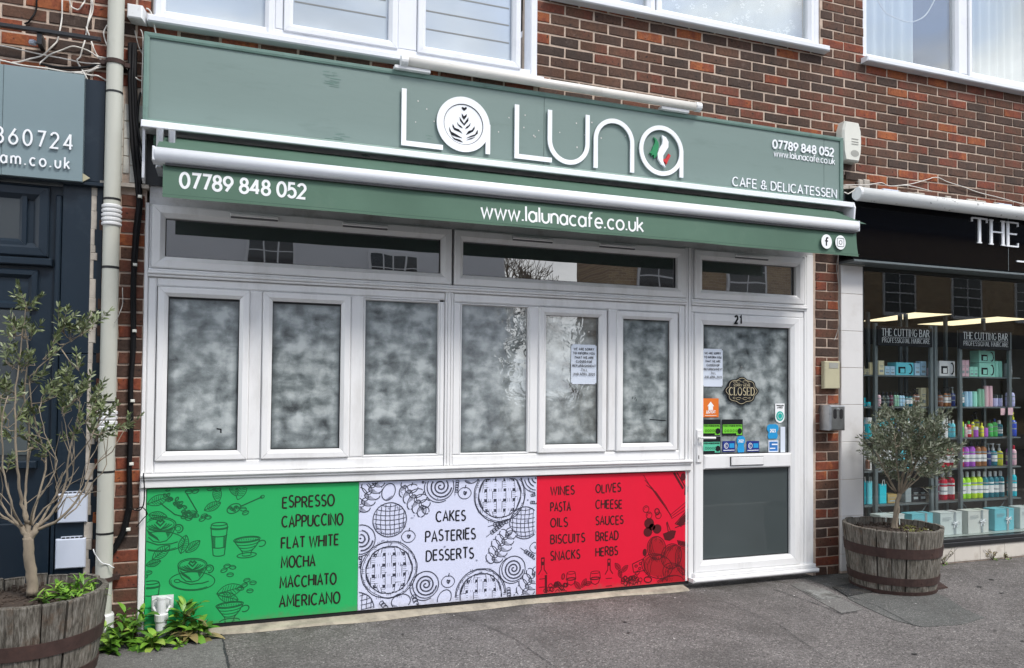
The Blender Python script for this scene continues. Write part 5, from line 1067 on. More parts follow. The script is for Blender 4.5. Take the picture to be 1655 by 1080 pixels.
MB().box(bx0+.05, bx1-.02, YV+.004, YV+.05, zb_-.013, zb_-.001).build('bar_groove', 'black_frame', aw)
vx0, vx1 = PX(263, 290, YV+.02), PX(1384, 395, YV+.02); vz0 = (PZ(263, 319, YV+.02)+PZ(1384, 414, YV+.02))/2; vz1 = zb_-.006
mb = MB(); nx_, nz_ = 120, 8
def vy(u, v):                                # cloth hangs in shallow waves
    return YV+.02+(1-v)*(.007*math.sin(u*9)+.004*math.sin(u*23+1)+.003*math.sin(u*51))
for i in range(nx_+1):
    for j in range(nz_+1):
        u, v = i/nx_, j/nz_; x = vx0+(vx1-vx0)*u+(.022*(1-v)**2 if i == nx_ else 0); mb.v.append((x, vy(u, v)-.0, vz0+(vz1-vz0)*v))
for i in range(nx_):
    for j in range(nz_): a = i*(nz_+1)+j; mb.f.append((a, a+nz_+1, a+nz_+2, a+1))
va = mb.build('valance', 'valance', aw, smooth=True)
MB().stroke([(vx0, vz0+.012), (vx1+.015, vz0+.012)], .0035, YV+.0065).build('hem', 'fabric_roll', aw)
YT = YV+.0040
mb = MB(); ptext(mb, '07789 848 052', (291, 301), (494, 320), .076, .0145, YT, gap=.2); m2_ = MB(); ptext(m2_, 'www.lalunacafe.co.uk', (779, 352.5), (1041, 372.5), .092, .0125, YT, gap=.17)
for mb in (mb, m2_): mb.v = [(a, vy((a-vx0)/(vx1-vx0), (c-vz0)/(vz1-vz0))-.0012+(b-YT), c) for a, b, c in mb.v]; mb.build('lettering', 'print_white', aw)
for px, py in ((1336, 390.5), (1358.5, 392)):
    c = P(px, py, YT); r = .046; d = MB().poly(arc(c[0], c[2], r*1.02, r*1.12, 0, 350, 26), YT).build('badge', 'print_white', aw)
    mb = MB(); x, z = c[0], c[2]
    if px < 1350: mb.stroke([(x+.014, z+.026), (x+.002, z+.026), (x-.002, z+.018), (x-.002, z-.030)], .011, YT-.001); mb.stroke([(x-.014, z+.004), (x+.012, z+.004)], .009, YT-.001)
    else:
        for k, q in ((.030, .0035), ): mb.stroke([(x-k*.8, z+k), (x+k*.8, z+k), (x+k, z+k*.8), (x+k, z-k*.8), (x+k*.8, z-k), (x-k*.8, z-k), (x-k, z-k*.8), (x-k, z+k*.8), (x-k*.8, z+k)], q, YT-.001)
        mb.stroke(arc(x, z, .013, .014, 0, 360, 16), .0035, YT-.001); mb.stroke([(x+.018, z+.019), (x+.021, z+.019)], .003, YT-.001)
    mb.build('emblem', 'print_dark', aw)
for x in (-.385, -.325): MB().box(x, x+.035, -.30, -.12, 2.63, 2.85, .008).build('arm_bracket', 'steel', aw)
for x in (1.25, 2.85): MB().box(x, x+.05, -.14, -.03, 2.765, 2.86, .006).build('arm_bracket', 'black_frame', aw)
MB().tube([(-.33, -.25, 2.70), (.75, -.20, 2.715), (1.6, -.38, 2.70)], .017, 8).build('folding_arm', 'shelf_metal', aw); MB().tube([(4.3, -.25, 2.70), (3.3, -.20, 2.715), (2.4, -.38, 2.70)], .017, 8).build('folding_arm', 'shelf_metal', aw)

# ================================================================ WALL FITTINGS
q = P(1374, 230, -.05); ab = thing('alarm_box', 'pale cream burglar alarm box on the bricks right of the green sign', 'alarm box', (q[0], 0, q[2]))
ax0, ax1, az0, az1 = PX(1359, 230, -.06), PX(1390, 230, -.06), PZ(1375, 262, -.06), PZ(1375, 198, -.06)
def shell(x0, x1, z0, z1, y0, y1):
    mb = MB(); xm = (x0+x1)/2; w_ = (x1-x0)/2; o = [(xm-w_*.78, z0), (xm+w_*.72, z0), (xm+w_*.95, z0+.07), (xm+w_, (z0+z1)/2), (xm+w_*.95, z1-.07), (xm+w_*.7, z1), (xm-w_*.7, z1), (xm-w_*.95, z1-.07), (xm-w_, (z0+z1)/2), (xm-w_*.95, z0+.07)]; n = len(o)
    cz_ = (z0+z1)/2; mb.v = [(xm+(a-xm)*.86, y0, cz_+(b-cz_)*.93) for a, b in o]+[(a, y0+.018, b) for a, b in o]+[(a, y1, b) for a, b in o]
    mb.f = [tuple(range(n))]+[(r_*n+i, (r_+1)*n+i, (r_+1)*n+(i+1) % n, r_*n+(i+1) % n) for r_ in (0, 1) for i in range(n)]; return mb
shell(ax0, ax1, az0, az1, -.085, .0).build('case', 'alarm', ab)
xm = (ax0+ax1)/2; hz = az1-az0
MB().poly(arc(xm+.02, az0+hz*.2, .042, .026, 0, 348, 20), -.0865).build('sounder_grille', 'alarm_grey', ab)
mb = MB()
for k in (.42, .48, .55): mb.box(xm-.012, xm+.055, -.0875, -.0852, az0+hz*k, az0+hz*k+.007)
mb.build('embossed_line', 'alarm_grey', ab)
cb = thing('cream_box', 'small cream plastic cover box on the brick pier right of the door', 'box', (4.52, 0, 1.58)); xa, xb = PX(1332, 605, -.04), PX(1357, 605, -.04)
za, zb2_ = PZ(1344, 628.5, -.04), PZ(1344, 584, -.04)
MB().box(xa, xb, -.045, -.008, za, zb2_, .006).build('cover', 'cream_box', cb); MB().box(xa+.045, xb-.02, -.0475, -.0453, zb2_-.055, zb2_-.012).build('window_slot', 'alarm_grey', cb)
as_ = thing('ashtray', 'steel wall mounted cigarette bin with two round openings beside the door', 'ashtray', (4.54, 0, 1.2)); xa, xb = PX(1342, 675, -.125), PX(1367, 675, -.125)
za, zb2_ = PZ(1355, 696, -.125), PZ(1355, 655, -.125)
MB().box(xa, xb, -.125, -.008, za, zb2_, .012).build('case', 'steel', as_)
for k in (.30, .70):
    x = xa+(xb-xa)*k; z = za+(zb2_-za)*.66
    MB().poly(arc(x, z+.018, .017, .020, 0, 180, 8)+arc(x, z-.022, .017, .018, 180, 345, 8), -.1262).build('opening', 'dark_void', as_)
MB().tube([((xa+xb)/2, -.127, zb2_-.025), ((xa+xb)/2+.003, -.129, zb2_-.035)], .007, 8).build('lock', 'steel', as_)

# downpipe
YPp = -.065
def pip(px, py): q = P(px, py, YPp); return (q[0], YPp, q[2])
xp = (pip(189.5, 5)[0]+pip(167, 900)[0])/2
dp = thing('downpipe', 'tall grey plastic downpipe with white collars between the navy shop and the cafe', 'downpipe', (xp, YPp, 0))
MB().tube([(xp, YPp, .10), (xp, YPp, 5.6)], .043, 24, False).build('pipe', 'pipe_grey', dp, smooth=True)
def pz(py): return PZ(180, py, YPp)
for py, h in ((150, .006), (323, .006), (433, .007), (650, .006), (762, .006), (861, .006)):
    z = pz(py); MB().lathe([(.0437, -h), (.0445, -h), (.0445, h), (.0437, h)], (xp, YPp, z), 20, False).build('joint_ring', 'black_rubber', dp)
for py0, py1, n in ((366, 331, 5), (695, 663, 4)):
    za, zb2_ = pz(py0), pz(py1); h = (zb2_-za)/n
    for k in range(n): MB().lathe([(.0445, .001), (.052, .006), (.0525, h-.008), (.0445, h-.002)], (xp, YPp, za+k*h), 20).build('collar', 'pipe_white', dp)
for py in (101, 935): z = pz(py); MB().lathe([(.0455, -.012), (.049, -.012), (.049, .012), (.0455, .012)], (xp, YPp, z), 20, False).box(xp+.03, xp+.075, YPp+.01, -.001, z-.012, z+.012).box(xp-.075, xp-.03, YPp+.01, -.001, z-.012, z+.012).build('bracket', 'rust', dp)
MB().lathe([(.05, .02), (.056, .03), (.056, .10), (.052, .115), (.056, .125), (.056, .17), (.05, .18)], (xp, YPp, 0), 20).build('shoe', 'pipe_white', dp)
# waste pipe stub
q = P(262, 1022, z=0); sx, sy2 = q[0]+.004, -.055
st = thing('waste_pipe', 'short off white waste pipe with a collar standing before the green panel', 'pipe', (sx, sy2, 0))
MB().lathe([(.030, .02), (.031, .10), (.036, .11), (.036, .145), (.030, .15)], (sx, sy2, 0), 16).build('lower_pipe', 'pipe_white', st, smooth=False)
MB().lathe([(.024, .145), (.024, .23), (.026, .232), (.026, .245), (.020, .247)], (sx, sy2, 0), 16).build('upper_pipe', 'pipe_white', st)
for s in (-1, 1): MB().tube([(sx+s*.02, sy2, .238), (sx+s*.045, sy2+.01, .225), (sx+s*.045, sy2+.02, .185), (sx+s*.026, sy2, .155)], .007, 8).build('clip', 'pipe_white', st)
MB().box(sx-.055, sx+.06, -.012, -.0075, .155, .24).build('wall_plate', 'pipe_white', st)

# cables
def cable(name, label, pts, r, m, y=-.03, group='loose cables on the walls', sm=6):
    q = [Vector(P(a, b, y)) for a, b in pts]; out = []
    for i in range(len(q)-1):
        p0, p1, p2, p3 = q[max(i-1, 0)], q[i], q[i+1], q[min(i+2, len(q)-1)]
        for k in range(sm):
            t = k/sm; out.append(.5*((2*p1)+(p2-p0)*t+(2*p0-5*p1+4*p2-p3)*t*t+(3*p1-p0-3*p2+p3)*t**3))
    out.append(q[-1]); o = MB().tube([tuple(p+Vector((0, -.006*math.sin(i*.7), 0))) for i, p in enumerate(out)], r, 6).build(name, m, smooth=True); tag(o, label, 'cable', group); return o
CB = thing('cable_bundle', 'thick bundle of black cables running down the brick pier beside the downpipe', 'cables', (-.52, 0, .9))
for k, (dx, r) in enumerate(((0, .014), (6, .012), (-4, .010), (3, .008))):
    pts = [(213, 70), (213, 130), (215, 190), (217, 240), (222, 290), (225, 330), (222, 370), (217, 420), (214, 480), (214, 560), (212, 620), (213, 700), (209, 760), (208, 820), (200, 860), (184, 890), (172, 905)]
    q = [Vector(P(a+dx*(1-.1*i)*(.6 if i > 5 else 1)+(k*2-3)*math.sin(i*1.3+k)*.8, b, -.022-.006*k)) for i, (a, b) in enumerate(pts)]
    MB().tube(q, r, 8).build('cable', 'cable_black', CB, smooth=True)
for a, b in ((226, 318), (218, 428), (217, 535), (214, 648), (212, 750), (207, 856)): q = P(a, b, -.05); MB().box(q[0]-.009, q[0]+.011, -.062, -.030, q[2]-.008, q[2]+.008, .003).build('cable_clip', 'alarm', CB)
cable('loose_cable', 'black cable looping down the left edge of the green sign', [(227, 150), (222, 190), (226, 225), (231, 250), (232, 270), (228, 262), (222, 235)], .006, 'cable_black', -.04)
cable('loose_cable', 'thin black cable beside the bundle behind the awning bracket', [(233, 190), (226, 200), (219, 230), (222, 270), (226, 310)], .005, 'cable_black', -.035)
cable('white_cable', 'thin pale cable running down beside the edge of the green sign', [(227, 48), (231, 62), (230, 120), (229, 155)], .003, 'cable_white', -.04)
cable('white_cable', 'white cable arching from the junction box into the top of the green sign', [(237, 14), (244, 20), (249, 40), (253, 60)], .0045, 'cable_white', -.04)
cable('loose_cable', 'thin dark cable slanting across the bricks below the junction box', [(218, 50), (224, 75), (232, 90)], .003, 'cable_grey', -.03)
cable('white_cable', 'pale cable crossing behind the downpipe below the rusty bracket', [(200, 105), (212, 118), (222, 128), (230, 130)], .004, 'cable_white', -.03)
cable('black_cable', 'black cable hanging in a loop at the left end of the white sill', [(232, 765), (233, 785), (233, 810), (228, 823), (218, 825), (210, 820)], .0035, 'cable_black', -.06)
cable('black_cable', 'black cable stub with a frayed end at the top left of the green panel', [(218, 825), (229, 820), (238, 830), (230, 840), (220, 852)], .003, 'cable_black', -.05)
cable('wire', 'thin steel wire hooked round the foot of the downpipe', [(151, 888), (156, 900), (166, 910), (178, 914), (184, 918)], .003, 'pipe_white', -.115)
cable('wire', 'thin grey wire hanging down the side of the downpipe', [(198, 465), (198, 490), (192, 510), (185, 522)], .0022, 'cable_grey', -.12)
cable('window_string', 'pale cord hanging in a loose loop inside the right upstairs window', [(1412, -8), (1430, 18), (1455, 33), (1480, 34), (1500, 20), (1512, -6)], .005, 'cable_white', .075)
wl = 'white cable %s above the left grey sign'
for s, pts, r in (('hanging in a long slack curve from the eaves', [(101, -5), (100, 25), (96, 55), (88, 72), (70, 88), (45, 97), (20, 101)], .0042),
                  ('looping down in a narrow ring at the top', [(112, -5), (114, 8), (121, 15), (130, 13), (136, 3), (138, -6)], .0042),
                  ('crossing another and dropping towards the downpipe', [(148, -5), (147, 12), (142, 40), (136, 70), (130, 90), (125, 99), (133, 113), (142, 130)], .0042),
                  ('twisting from the top down to the pipe bracket', [(149, -5), (150, 15), (143, 38), (140, 45), (146, 62), (152, 80), (160, 92), (175, 94)], .0042),
                  ('bending out from behind the downpipe', [(178, 40), (171, 44), (168, 56), (172, 70), (177, 80)], .0045),
                  ('arching over the bricks to the rusty pipe bracket', [(65, 105), (68, 98), (85, 87), (110, 77), (130, 77), (150, 87), (172, 103)], .0042),
                  ('strung nearly level across the bricks', [(-5, 73), (50, 84), (110, 97), (150, 103), (172, 104)], .0036),
                  ('lying along the top edge of the sign', [(-5, 97), (30, 104), (80, 112), (120, 117), (140, 116), (160, 110), (172, 106)], .0045),
                  ('sagging from the sign corner to the downpipe', [(120, 118), (145, 121), (160, 124), (176, 132)], .0045),
                  ('curving up from the sign corner to the bracket', [(128, 118), (145, 113), (160, 107), (172, 104)], .004)):
    cable('white_cable', wl % s, pts, r, 'cable_white', -.025)
cable('black_cable', 'black cable curving down the bricks at the top left', [(60, -5), (58, 15), (50, 32), (40, 38)], .005, 'cable_black', -.02)
cable('black_cable', 'black cable sagging along the bricks to the downpipe bracket', [(66, 104), (90, 108), (130, 110), (172, 102), (200, 110), (214, 122)], .007, 'cable_black', -.028)
jb_ = thing('junction_box', 'small tilted white junction box on the brick wall left of the upstairs window', 'junction box', (P(222, 24, -.05)[0], -.04, P(222, 24, -.05)[2]))
o = MB().box(-.042, .042, -.045, .03, -.040, .040, .006); c, s_ = math.cos(.22), math.sin(.22); q = ORG[jb_.name]; o.v = [(q[0]+(x*c+y*.25)*1.0, q[1]+y-x*.3, q[2]+z*c-x*s_*.6-.12*y) for x, y, z in o.v]; o.build('case', 'pipe_white', jb_)
br_ = thing('sign_rail', 'black metal rail with a bracket across the bricks above the left grey sign', 'rail', (-.95, -.08, 3.35))
a, b = P(0, 36, -.10), P(163, 69, -.10); zc = (a[2]+b[2])/2
MB().box(a[0]-.6, b[0], -.115, -.09, zc-.011, zc+.011, .003).build('rail', 'black_frame', br_)
q = P(67, 60, -.05); MB().box(q[0]-.012, q[0]+.012, -.10, .0, zc-.07, zc-.011).build('bracket', 'black_frame', br_); MB().lathe([(.018, -.01), (.022, 0), (.018, .01)], (q[0]-.04, -.05, zc-.05), 10).build('fixing_boss', 'vent_white', br_)

# ================================================================ LEFT SHOP
ls = thing('navy_shopfront', 'navy painted timber shopfront with panelled frames at the left edge', 'shopfront', (-1.1, 0, 0))
def nb(nm, px0, px1, py0, py1, y0, y1, m='navy', ch=.004):
    xa, xb = PX(px0, (py0+py1)/2, y0), PX(px1, (py0+py1)/2, y0); za, zb_2 = PZ((px0+px1)/2, py1, y0), PZ((px0+px1)/2, py0, y0)
    return MB().box(xa, xb, y0, y1, za, zb_2, ch).build(nm, m, ls)
xE = PX(163, 500, -.005)
MB().box(PX(97, 500, -.005), xE, -.005, .08, 1.62, 2.572, .003).build('pilaster', 'navy', ls); MB().box(PX(97, 500, -.005), xE, -.005, .08, .02, 1.617, .003).build('pilaster', 'navy', ls)
MB().box(PX(86, 500, -.012), PX(95.5, 500, -.012), -.012, .08, .02, 2.50, .006).build('moulding', 'navy', ls)
MB().box(-2.6, xE+.004, -.03, .08, 2.585, 3.165, .004).build('fascia', 'navy', ls)
MB().box(-2.6, xE+.006, -.045, .08, 2.560, 2.583, .004).build('cornice', 'navy', ls)
xs_ = PX(85, 400, -.01); zt1, zb1 = PZ(60, 300, 0), PZ(40, 420, 0)
MB().box(-2.6, xE, .085, .12, .02, 2.555).box(-2.6, xs_+.04, .02, .084, .02, 2.555).build('backboard', 'navy', ls)
MB().mitre(-1.9, PX(60, 400, 0)+.055, PZ(60, 415, 0)-.0, 2.54, .075, -.008, .06, .02).build('toplight', 'navy', ls)
MB().mitre(-1.8, PX(44, 350, 0), PZ(40, 398, 0), PZ(40, 330, 0)+.08, .04, .0, .06, .012).build('bead', 'navy', ls)
MB().box(-1.75, PX(33, 350, 0), .012, .018, PZ(36, 388, 0), 2.5).build('pane', 'navy_pane', ls)
MB().box(-2.6, xs_, -.025, .02, PZ(60, 430, 0), PZ(60, 418, 0), .006).build('rail', 'navy', ls)
MB().mitre(-1.9, PX(60, 500, 0), PZ(45, 500, 0), PZ(45, 436, 0), .045, -.004, .05, .018).build('sash', 'navy', ls)
MB().box(-1.9, PX(46, 560, 0), .004, .018, PZ(45, 745, 0), PZ(45, 502, 0)).build('pane', 'navy_pane', ls)
MB().box(-1.9, PX(45, 680, 0), -.002, .003, PZ(45, 735, 0), PZ(45, 620, 0)).build('frosted_film', 'grey_pane', ls)
MB().box(-1.9, PX(60, 745, 0), -.03, .02, PZ(45, 757, 0), PZ(45, 745, 0), .005).build('sill', 'navy', ls)
MB().box(-1.9, PX(86, 860, 0)-.004, -.012, .03, .30, PZ(45, 845, 0), .006).box(-1.9, PX(86, 860, 0)-.004, -.02, .03, .02, .295, .006).build('stall_riser', 'navy', ls)
MB().box(PX(97, 820, -.006), xE-.0, -.010, .0, PZ(110, 780, 0)-.0, PZ(110, 776, 0)).build('moulding', 'navy', ls)
ns = thing('shop_sign', 'grey green sign board with white phone number and web address at the upper left', 'sign', (-1.3, -.07, 2.57))
xr_ = PX(135, 200, -.075); za, zb_2 = PZ(133, 294, -.075), PZ(136, 121, -.075)
MB().box(-2.6, PX(4, 200, -.075)-.002, -.072, -.031, za, zb_2, .002).build('board', 'navy_sign', ns); MB().box(PX(4, 200, -.075), xr_, -.075, -.031, za, zb_2, .002).build('board', 'navy_sign', ns)
YN = -.088
def nl(txt, a, b, h, wd, g): 
    p, q2 = P(*a, YN), P(*b, YN); text(None, txt, p[0], q2[0], (p[2]+q2[2])/2, h, wd, YN, .006, gap=g, each=lambda mb: mb.build('letter', 'letter_white', ns))
nl('860724', (-8, 230), (117, 241.5), .083, .0095, .42); nl('am.co.uk', (1, 262.5), (112, 273), .062, .0080, .42)
MB().poly([(xr_-.01, za+.0), (xr_+.035, za+.03), (xr_-.005, za+.055)], -.055, .01).build('torn_corner', 'cream_box', ns)
for k, (px0, px1, py0, py1, lb) in enumerate(((93, 141, 798, 845, 'upper of two square pale vent covers on the navy wall behind the left barrel'), (89, 138, 871, 919, 'lower of two square pale vent covers on the navy wall behind the left barrel'))):
    y = -.03; xa, xb = PX(px0, (py0+py1)/2, y), PX(px1, (py0+py1)/2, y); za, zb2_ = PZ((px0+px1)/2, py1, y), PZ((px0+px1)/2, py0, y)
    t = thing('vent_cover', lb, 'vent', ((xa+xb)/2, 0, (za+zb2_)/2), 'vent covers on the navy wall')
    MB().box(xa, xb, y, -.006, za, zb2_, .006).build('cover', 'vent_white', t); MB().box(xa+.025, xb-.02, y+.008, -.006, zb2_+.001, zb2_+.011).build('hinge', 'vent_white', t)
    for i in range(5): MB().box(xa+.03+i*.022, xa+.045+i*.022, y+.004, y+.0075, zb2_+.002, zb2_+.008).build('slot', 'dark_void', t)

# ================================================================ SALON SHOPFRONT (right)
rs = thing('salon_shopfront', 'black and white tiled salon shopfront with a large display window at the right', 'shopfront', (5.8, 0, 0))
xw0, xw1 = 4.598, 4.820
box('pilaster_core', 'mortar', rs, xw0+.003, xw1-.003, -.016, .3, 0, 2.46)
tz = [PZ(1373, v, -.02) for v in (475, 535, 594.5, 654, 714.5, 775, 834, 895)]; tz = [2.462]+tz+[.02]
for a, b in zip(tz[:-1], tz[1:]): MB().box(xw0, xw1, -.022, .30, b+.0015, a-.0015, .002).build('tile', 'white_tile', rs)
XR = 9.6
box('plinth_core', 'mortar', rs, xw1, XR, -.010, .05, 0, .138)
x = xw1+.11-.295
while x < 8.5:
    MB().box(max(x, xw1)+.0015, x+.295-.0015, -.017, .04, .010, .136, .002).build('tile', 'plinth_tile', rs); x += .295
MB().box(xw1+.002, XR, -.030, .06, .140, .178, .004).box(xw1+.002, XR, -.022, .06, .1785, .206, .003).build('bottom_rail', 'black_frame', rs)
MB().box(xw1+.001, xw1+.022, -.012, .06, .207, 2.455, .003).build('frame_upright', 'black_frame', rs)
box('pane', 'shop_glass', rs, xw1+.022, XR, .020, .026, .207, 2.46)
box('display_sill', 'sill_stone', rs, xw1+.023, XR, .03, .66, .160, .206)
MB().box(4.60, XR, -.14, .30, 2.50, 3.02, .004).build('fascia', 'black_gloss', rs)
MB().box(4.60, XR, -.155, .02, 2.470, 2.488, .003).build('fascia_trim', 'shelf_metal', rs)
box('fascia_soffit', 'black_frame', rs, 4.60, XR, -.10, .30, 2.4885, 2.4995)
for px in (1556,): MB().box(6.31, 6.314, -.1415, -.1402, 2.502, 3.0).build('fascia_seam', 'shelf_metal', rs)
box('pilaster_cap', 'alarm_grey', rs, xw0-.004, xw1+.0, -.045, .02, 2.463, 2.469)
def rl(ch_, a, b, h, wd): p, q2 = P(*a, -.155), P(*b, -.155); mb = MB(); text(mb, ch_, p[0], q2[0], p[2], h, wd, -.155, .012, serif=True); mb.build('letter', 'letter_white', rs)
hT = PZ(1585, 352, -.155)-PZ(1585, 391, -.155)
rl('T', (1572, 391), (1596, 391), hT, .027); rl('H', (1603, 394.5), (1622, 394.5), hT, .027); rl('E', (1630, 397.5), (1646, 397.5), hT, .027)
MB().box(PX(1644, 420, -.15), PX(1700, 425, -.15), -.150, -.1402, PZ(1650, 424, -.15), PZ(1650, 421.5, -.15)).build('letter_rule', 'letter_white', rs)
# shop interior
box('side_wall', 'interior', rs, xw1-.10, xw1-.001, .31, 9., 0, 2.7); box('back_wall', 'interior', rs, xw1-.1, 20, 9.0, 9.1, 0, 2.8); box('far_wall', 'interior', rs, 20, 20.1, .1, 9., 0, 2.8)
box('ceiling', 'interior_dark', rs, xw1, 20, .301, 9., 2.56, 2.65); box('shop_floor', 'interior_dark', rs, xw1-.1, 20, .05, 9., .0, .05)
for px in ([(1393, 519.5), (1430, 519.5), (1538, 508.5), (1478, 505.5)], [(1483, 524.5), (1540, 526.5), (1665, 516), (1612, 512.5)]):
    q = [P(a, b, z=2.555) for a, b in px]; mb = MB(); mb.v = [(a, b, 2.555) for a, b, _ in q]+[(a, b, 2.5595) for a, b, _ in q]; mb.f = [(3, 2, 1, 0)]+[(i, (i+1) % 4, 4+(i+1) % 4, 4+i) for i in range(4)]; mb.build('ceiling_light', 'ceil_light', rs)
# long white awning tube
at = thing('awning_tube', 'white awning housing tube with mould spots above the black salon fascia', 'awning', (7, -.2, 3.03))
q0, q1 = P(1386, 307, -.22), P(1655, 349, -.22); zc = (P(1386, 309, -.22)[2]+q1[2]-.004)/2
MB().tube([(q0[0]+.01, -.22, zc), (XR, -.22, zc)], .054, 18).build('housing', 'mould_white', at, smooth=True); MB().lathe([(.03, -.01), (.058, -.006), (.058, .012)], (0, 0, 0), 18)
MB().tube([(q0[0]-.008, -.22, zc), (q0[0]+.009, -.22, zc)], [.050, .057], 18).build('end_cap', 'pipe_white', at)
for x in (q0[0]+.28, q0[0]+1.55, q0[0]+3): MB().box(x, x+.16, -.20, -.02, zc+.045, zc+.075, .004).build('bracket', 'vent_white', at)
rn_ = MB(); x = 4.62                        # rough mortar flaunching over the fascia
rr = random.Random(3)
while x < 9:
    d = rr.uniform(.05, .13); h = rr.uniform(.02, .055)+(.05 if 4.7 < x < 4.9 else 0); rn_.box(x, x+d, -.012-rr.uniform(0, .012), .01, 3.015, 3.075+h, .008); x += d
tag(rn_.build('mortar_ledge', 'render'), 'rough broken band of old mortar above the black salon fascia', 'mortar ledge')
ft = MB(); x = 4.60
while x < 9: d = rr.uniform(.1, .3); ft.quad((x, -.16, 3.04+rr.uniform(0, .02)), (x+d, -.16, 3.04+rr.uniform(0, .02)), (x+d, -.01, 3.075+rr.uniform(0, .02)), (x, -.01, 3.07+rr.uniform(0, .03))); x += d*.9
tag(ft.build('roofing_felt', 'dark_void'), 'torn black felt strip on top of the black salon fascia', 'felt strip')
cable('white_cable', 'white cable lifted in a peak on the bricks above the salon fascia', [(1455, 300), (1475, 297), (1500, 290), (1512, 287), (1530, 293), (1560, 304), (1600, 316), (1660, 332)], .0038, 'cable_white', -.02)
cable('white_cable', 'white cable lying along the mortar ledge right of the green sign', [(1364, 299), (1400, 299), (1424, 296), (1440, 301), (1470, 300), (1505, 310)], .004, 'cable_white', -.06)
cable('white_cable', 'short white cable hooked to the end of the white awning tube', [(1364, 311), (1372, 313), (1384, 305)], .004, 'cable_white', -.2)
cable('brown_cable', 'thin brown cable hanging loose at the top of the tiled pilaster', [(1354, 412), (1353, 430), (1355, 470), (1356, 510), (1353, 540), (1347, 550)], .003, 'cable_grey', -.03)

# ================================================================ SHELVES AND GOODS
YF = .42
SH = [PZ(1580, 609, YF), PZ(1580, 657.5, YF), PZ(1580, 707, YF), PZ(1580, 755, YF), PZ(1580, 807, YF)]
for nm_, pxa, pxb, posts, head, lb in ((0, 1392.5, 1508, (1411, 1501), (1417, 1505, 527, 562), 'left grey metal display shelving headed by a black haircare sign'), (1, 1512, 1646, (1548, 1628), (1549, 1631, 532.5, 567), 'right grey metal display shelving headed by a black haircare sign')):
    xa, xb = PX(pxa, 700, YF), PX(pxb, 700, YF); t = thing('display_shelving', lb, 'shelving', ((xa+xb)/2, YF, .207), 'display shelving in the salon window')
    for z in SH: MB().box(xa, xb, YF-.015, YF+.33, z-.011, z-.001).build('shelf', 'shelf_board', t); MB().box(xa, xb, YF-.022, YF-.0155, z-.013, z-.003).build('shelf_edge', 'shelf_metal', t)
    for p in posts+((1508,) if nm_ == 0 else ()): x = PX(p+3, 700, YF-.03); MB().box(x-.017, x+.017, YF-.05, YF-.023, .207, PZ(1500, head[2], YF), .003).build('post', 'shelf_metal', t)
    for x in (xa+.02, xb-.02, (xa+xb)/2): MB().box(x-.015, x+.015, YF+.332, YF+.36, .207, 2.2).build('rear_post', 'shelf_metal', t)
    h0, h1 = PX(head[0], 545, YF-.055), PX(head[1], 548, YF-.055); hz0, hz1 = PZ((head[0]+head[1])/2, head[3]-2, YF-.055), PZ((head[0]+head[1])/2, head[2]+2, YF-.055)
    MB().box(h0, h1, YF-.068, YF-.0505, hz0, hz1, .002).build('header_board', 'print_dark', t)
    mb = MB(); text(mb, 'THE CUTTING BAR', h0+.045, h1-.045, hz0+(hz1-hz0)*.52, .062, .0072, YF-.0695, serif=True, gap=.24); text(mb, 'PROFESSIONAL HAIRCARE', h0+.045, h1-.045, hz0+(hz1-hz0)*.17, .040, .0045, YF-.0695, serif=True, gap=.28); mb.stroke([(h0+.045, hz0+(hz1-hz0)*.45), (h1-.045, hz0+(hz1-hz0)*.45)], .0022, YF-.0695); mb.build('lettering', 'print_white', t)
    xa2, xb2 = PX(posts[0]+8, 820, YF), PX(posts[1]-4, 820, YF); MB().tube([(xa2, YF, SH[4]-.03), (xa2+.14, YF, SH[4]-.17)], .005, 5).build('brace', 'shelf_metal', t); MB().tube([(xb2, YF, SH[4]-.03), (xb2-.14, YF, SH[4]-.17)], .005, 5).build('brace', 'shelf_metal', t)
CLR = dict(cream=(.55, .50, .33), paleblue=(.30, .46, .58), cyan=(.12, .48, .56), pink=(.55, .36, .40), white=(.66, .68, .65), mint=(.26, .56, .46), maroon=(.09, .02, .045), dark=(.02, .03, .032), grey=(.22, .25, .26), green=(.20, .38, .28), brown=(.16, .075, .05), navy=(.02, .03, .12), teal=(.015, .14, .18), lilac=(.38, .38, .58), turquoise=(.02, .38, .46), red=(.42, .015, .035), purple=(.32, .08, .42), copper=(.26, .11, .045), yellow=(.62, .60, .05), lime=(.30, .60, .03), leaf=(.06, .38, .09), blue=(.02, .06, .40), orange=(.6, .2, .08), black=(.012, .012, .014), gold=(.28, .2, .08), chartreuse=(.42, .58, .03))
for k, v in CLR.items(): mat('goods_'+k, (*[min(.85, c*1.45) for c in v], 1), .16, .04, 8)
WORD = dict(paleblue='pale blue', leaf='leaf green')
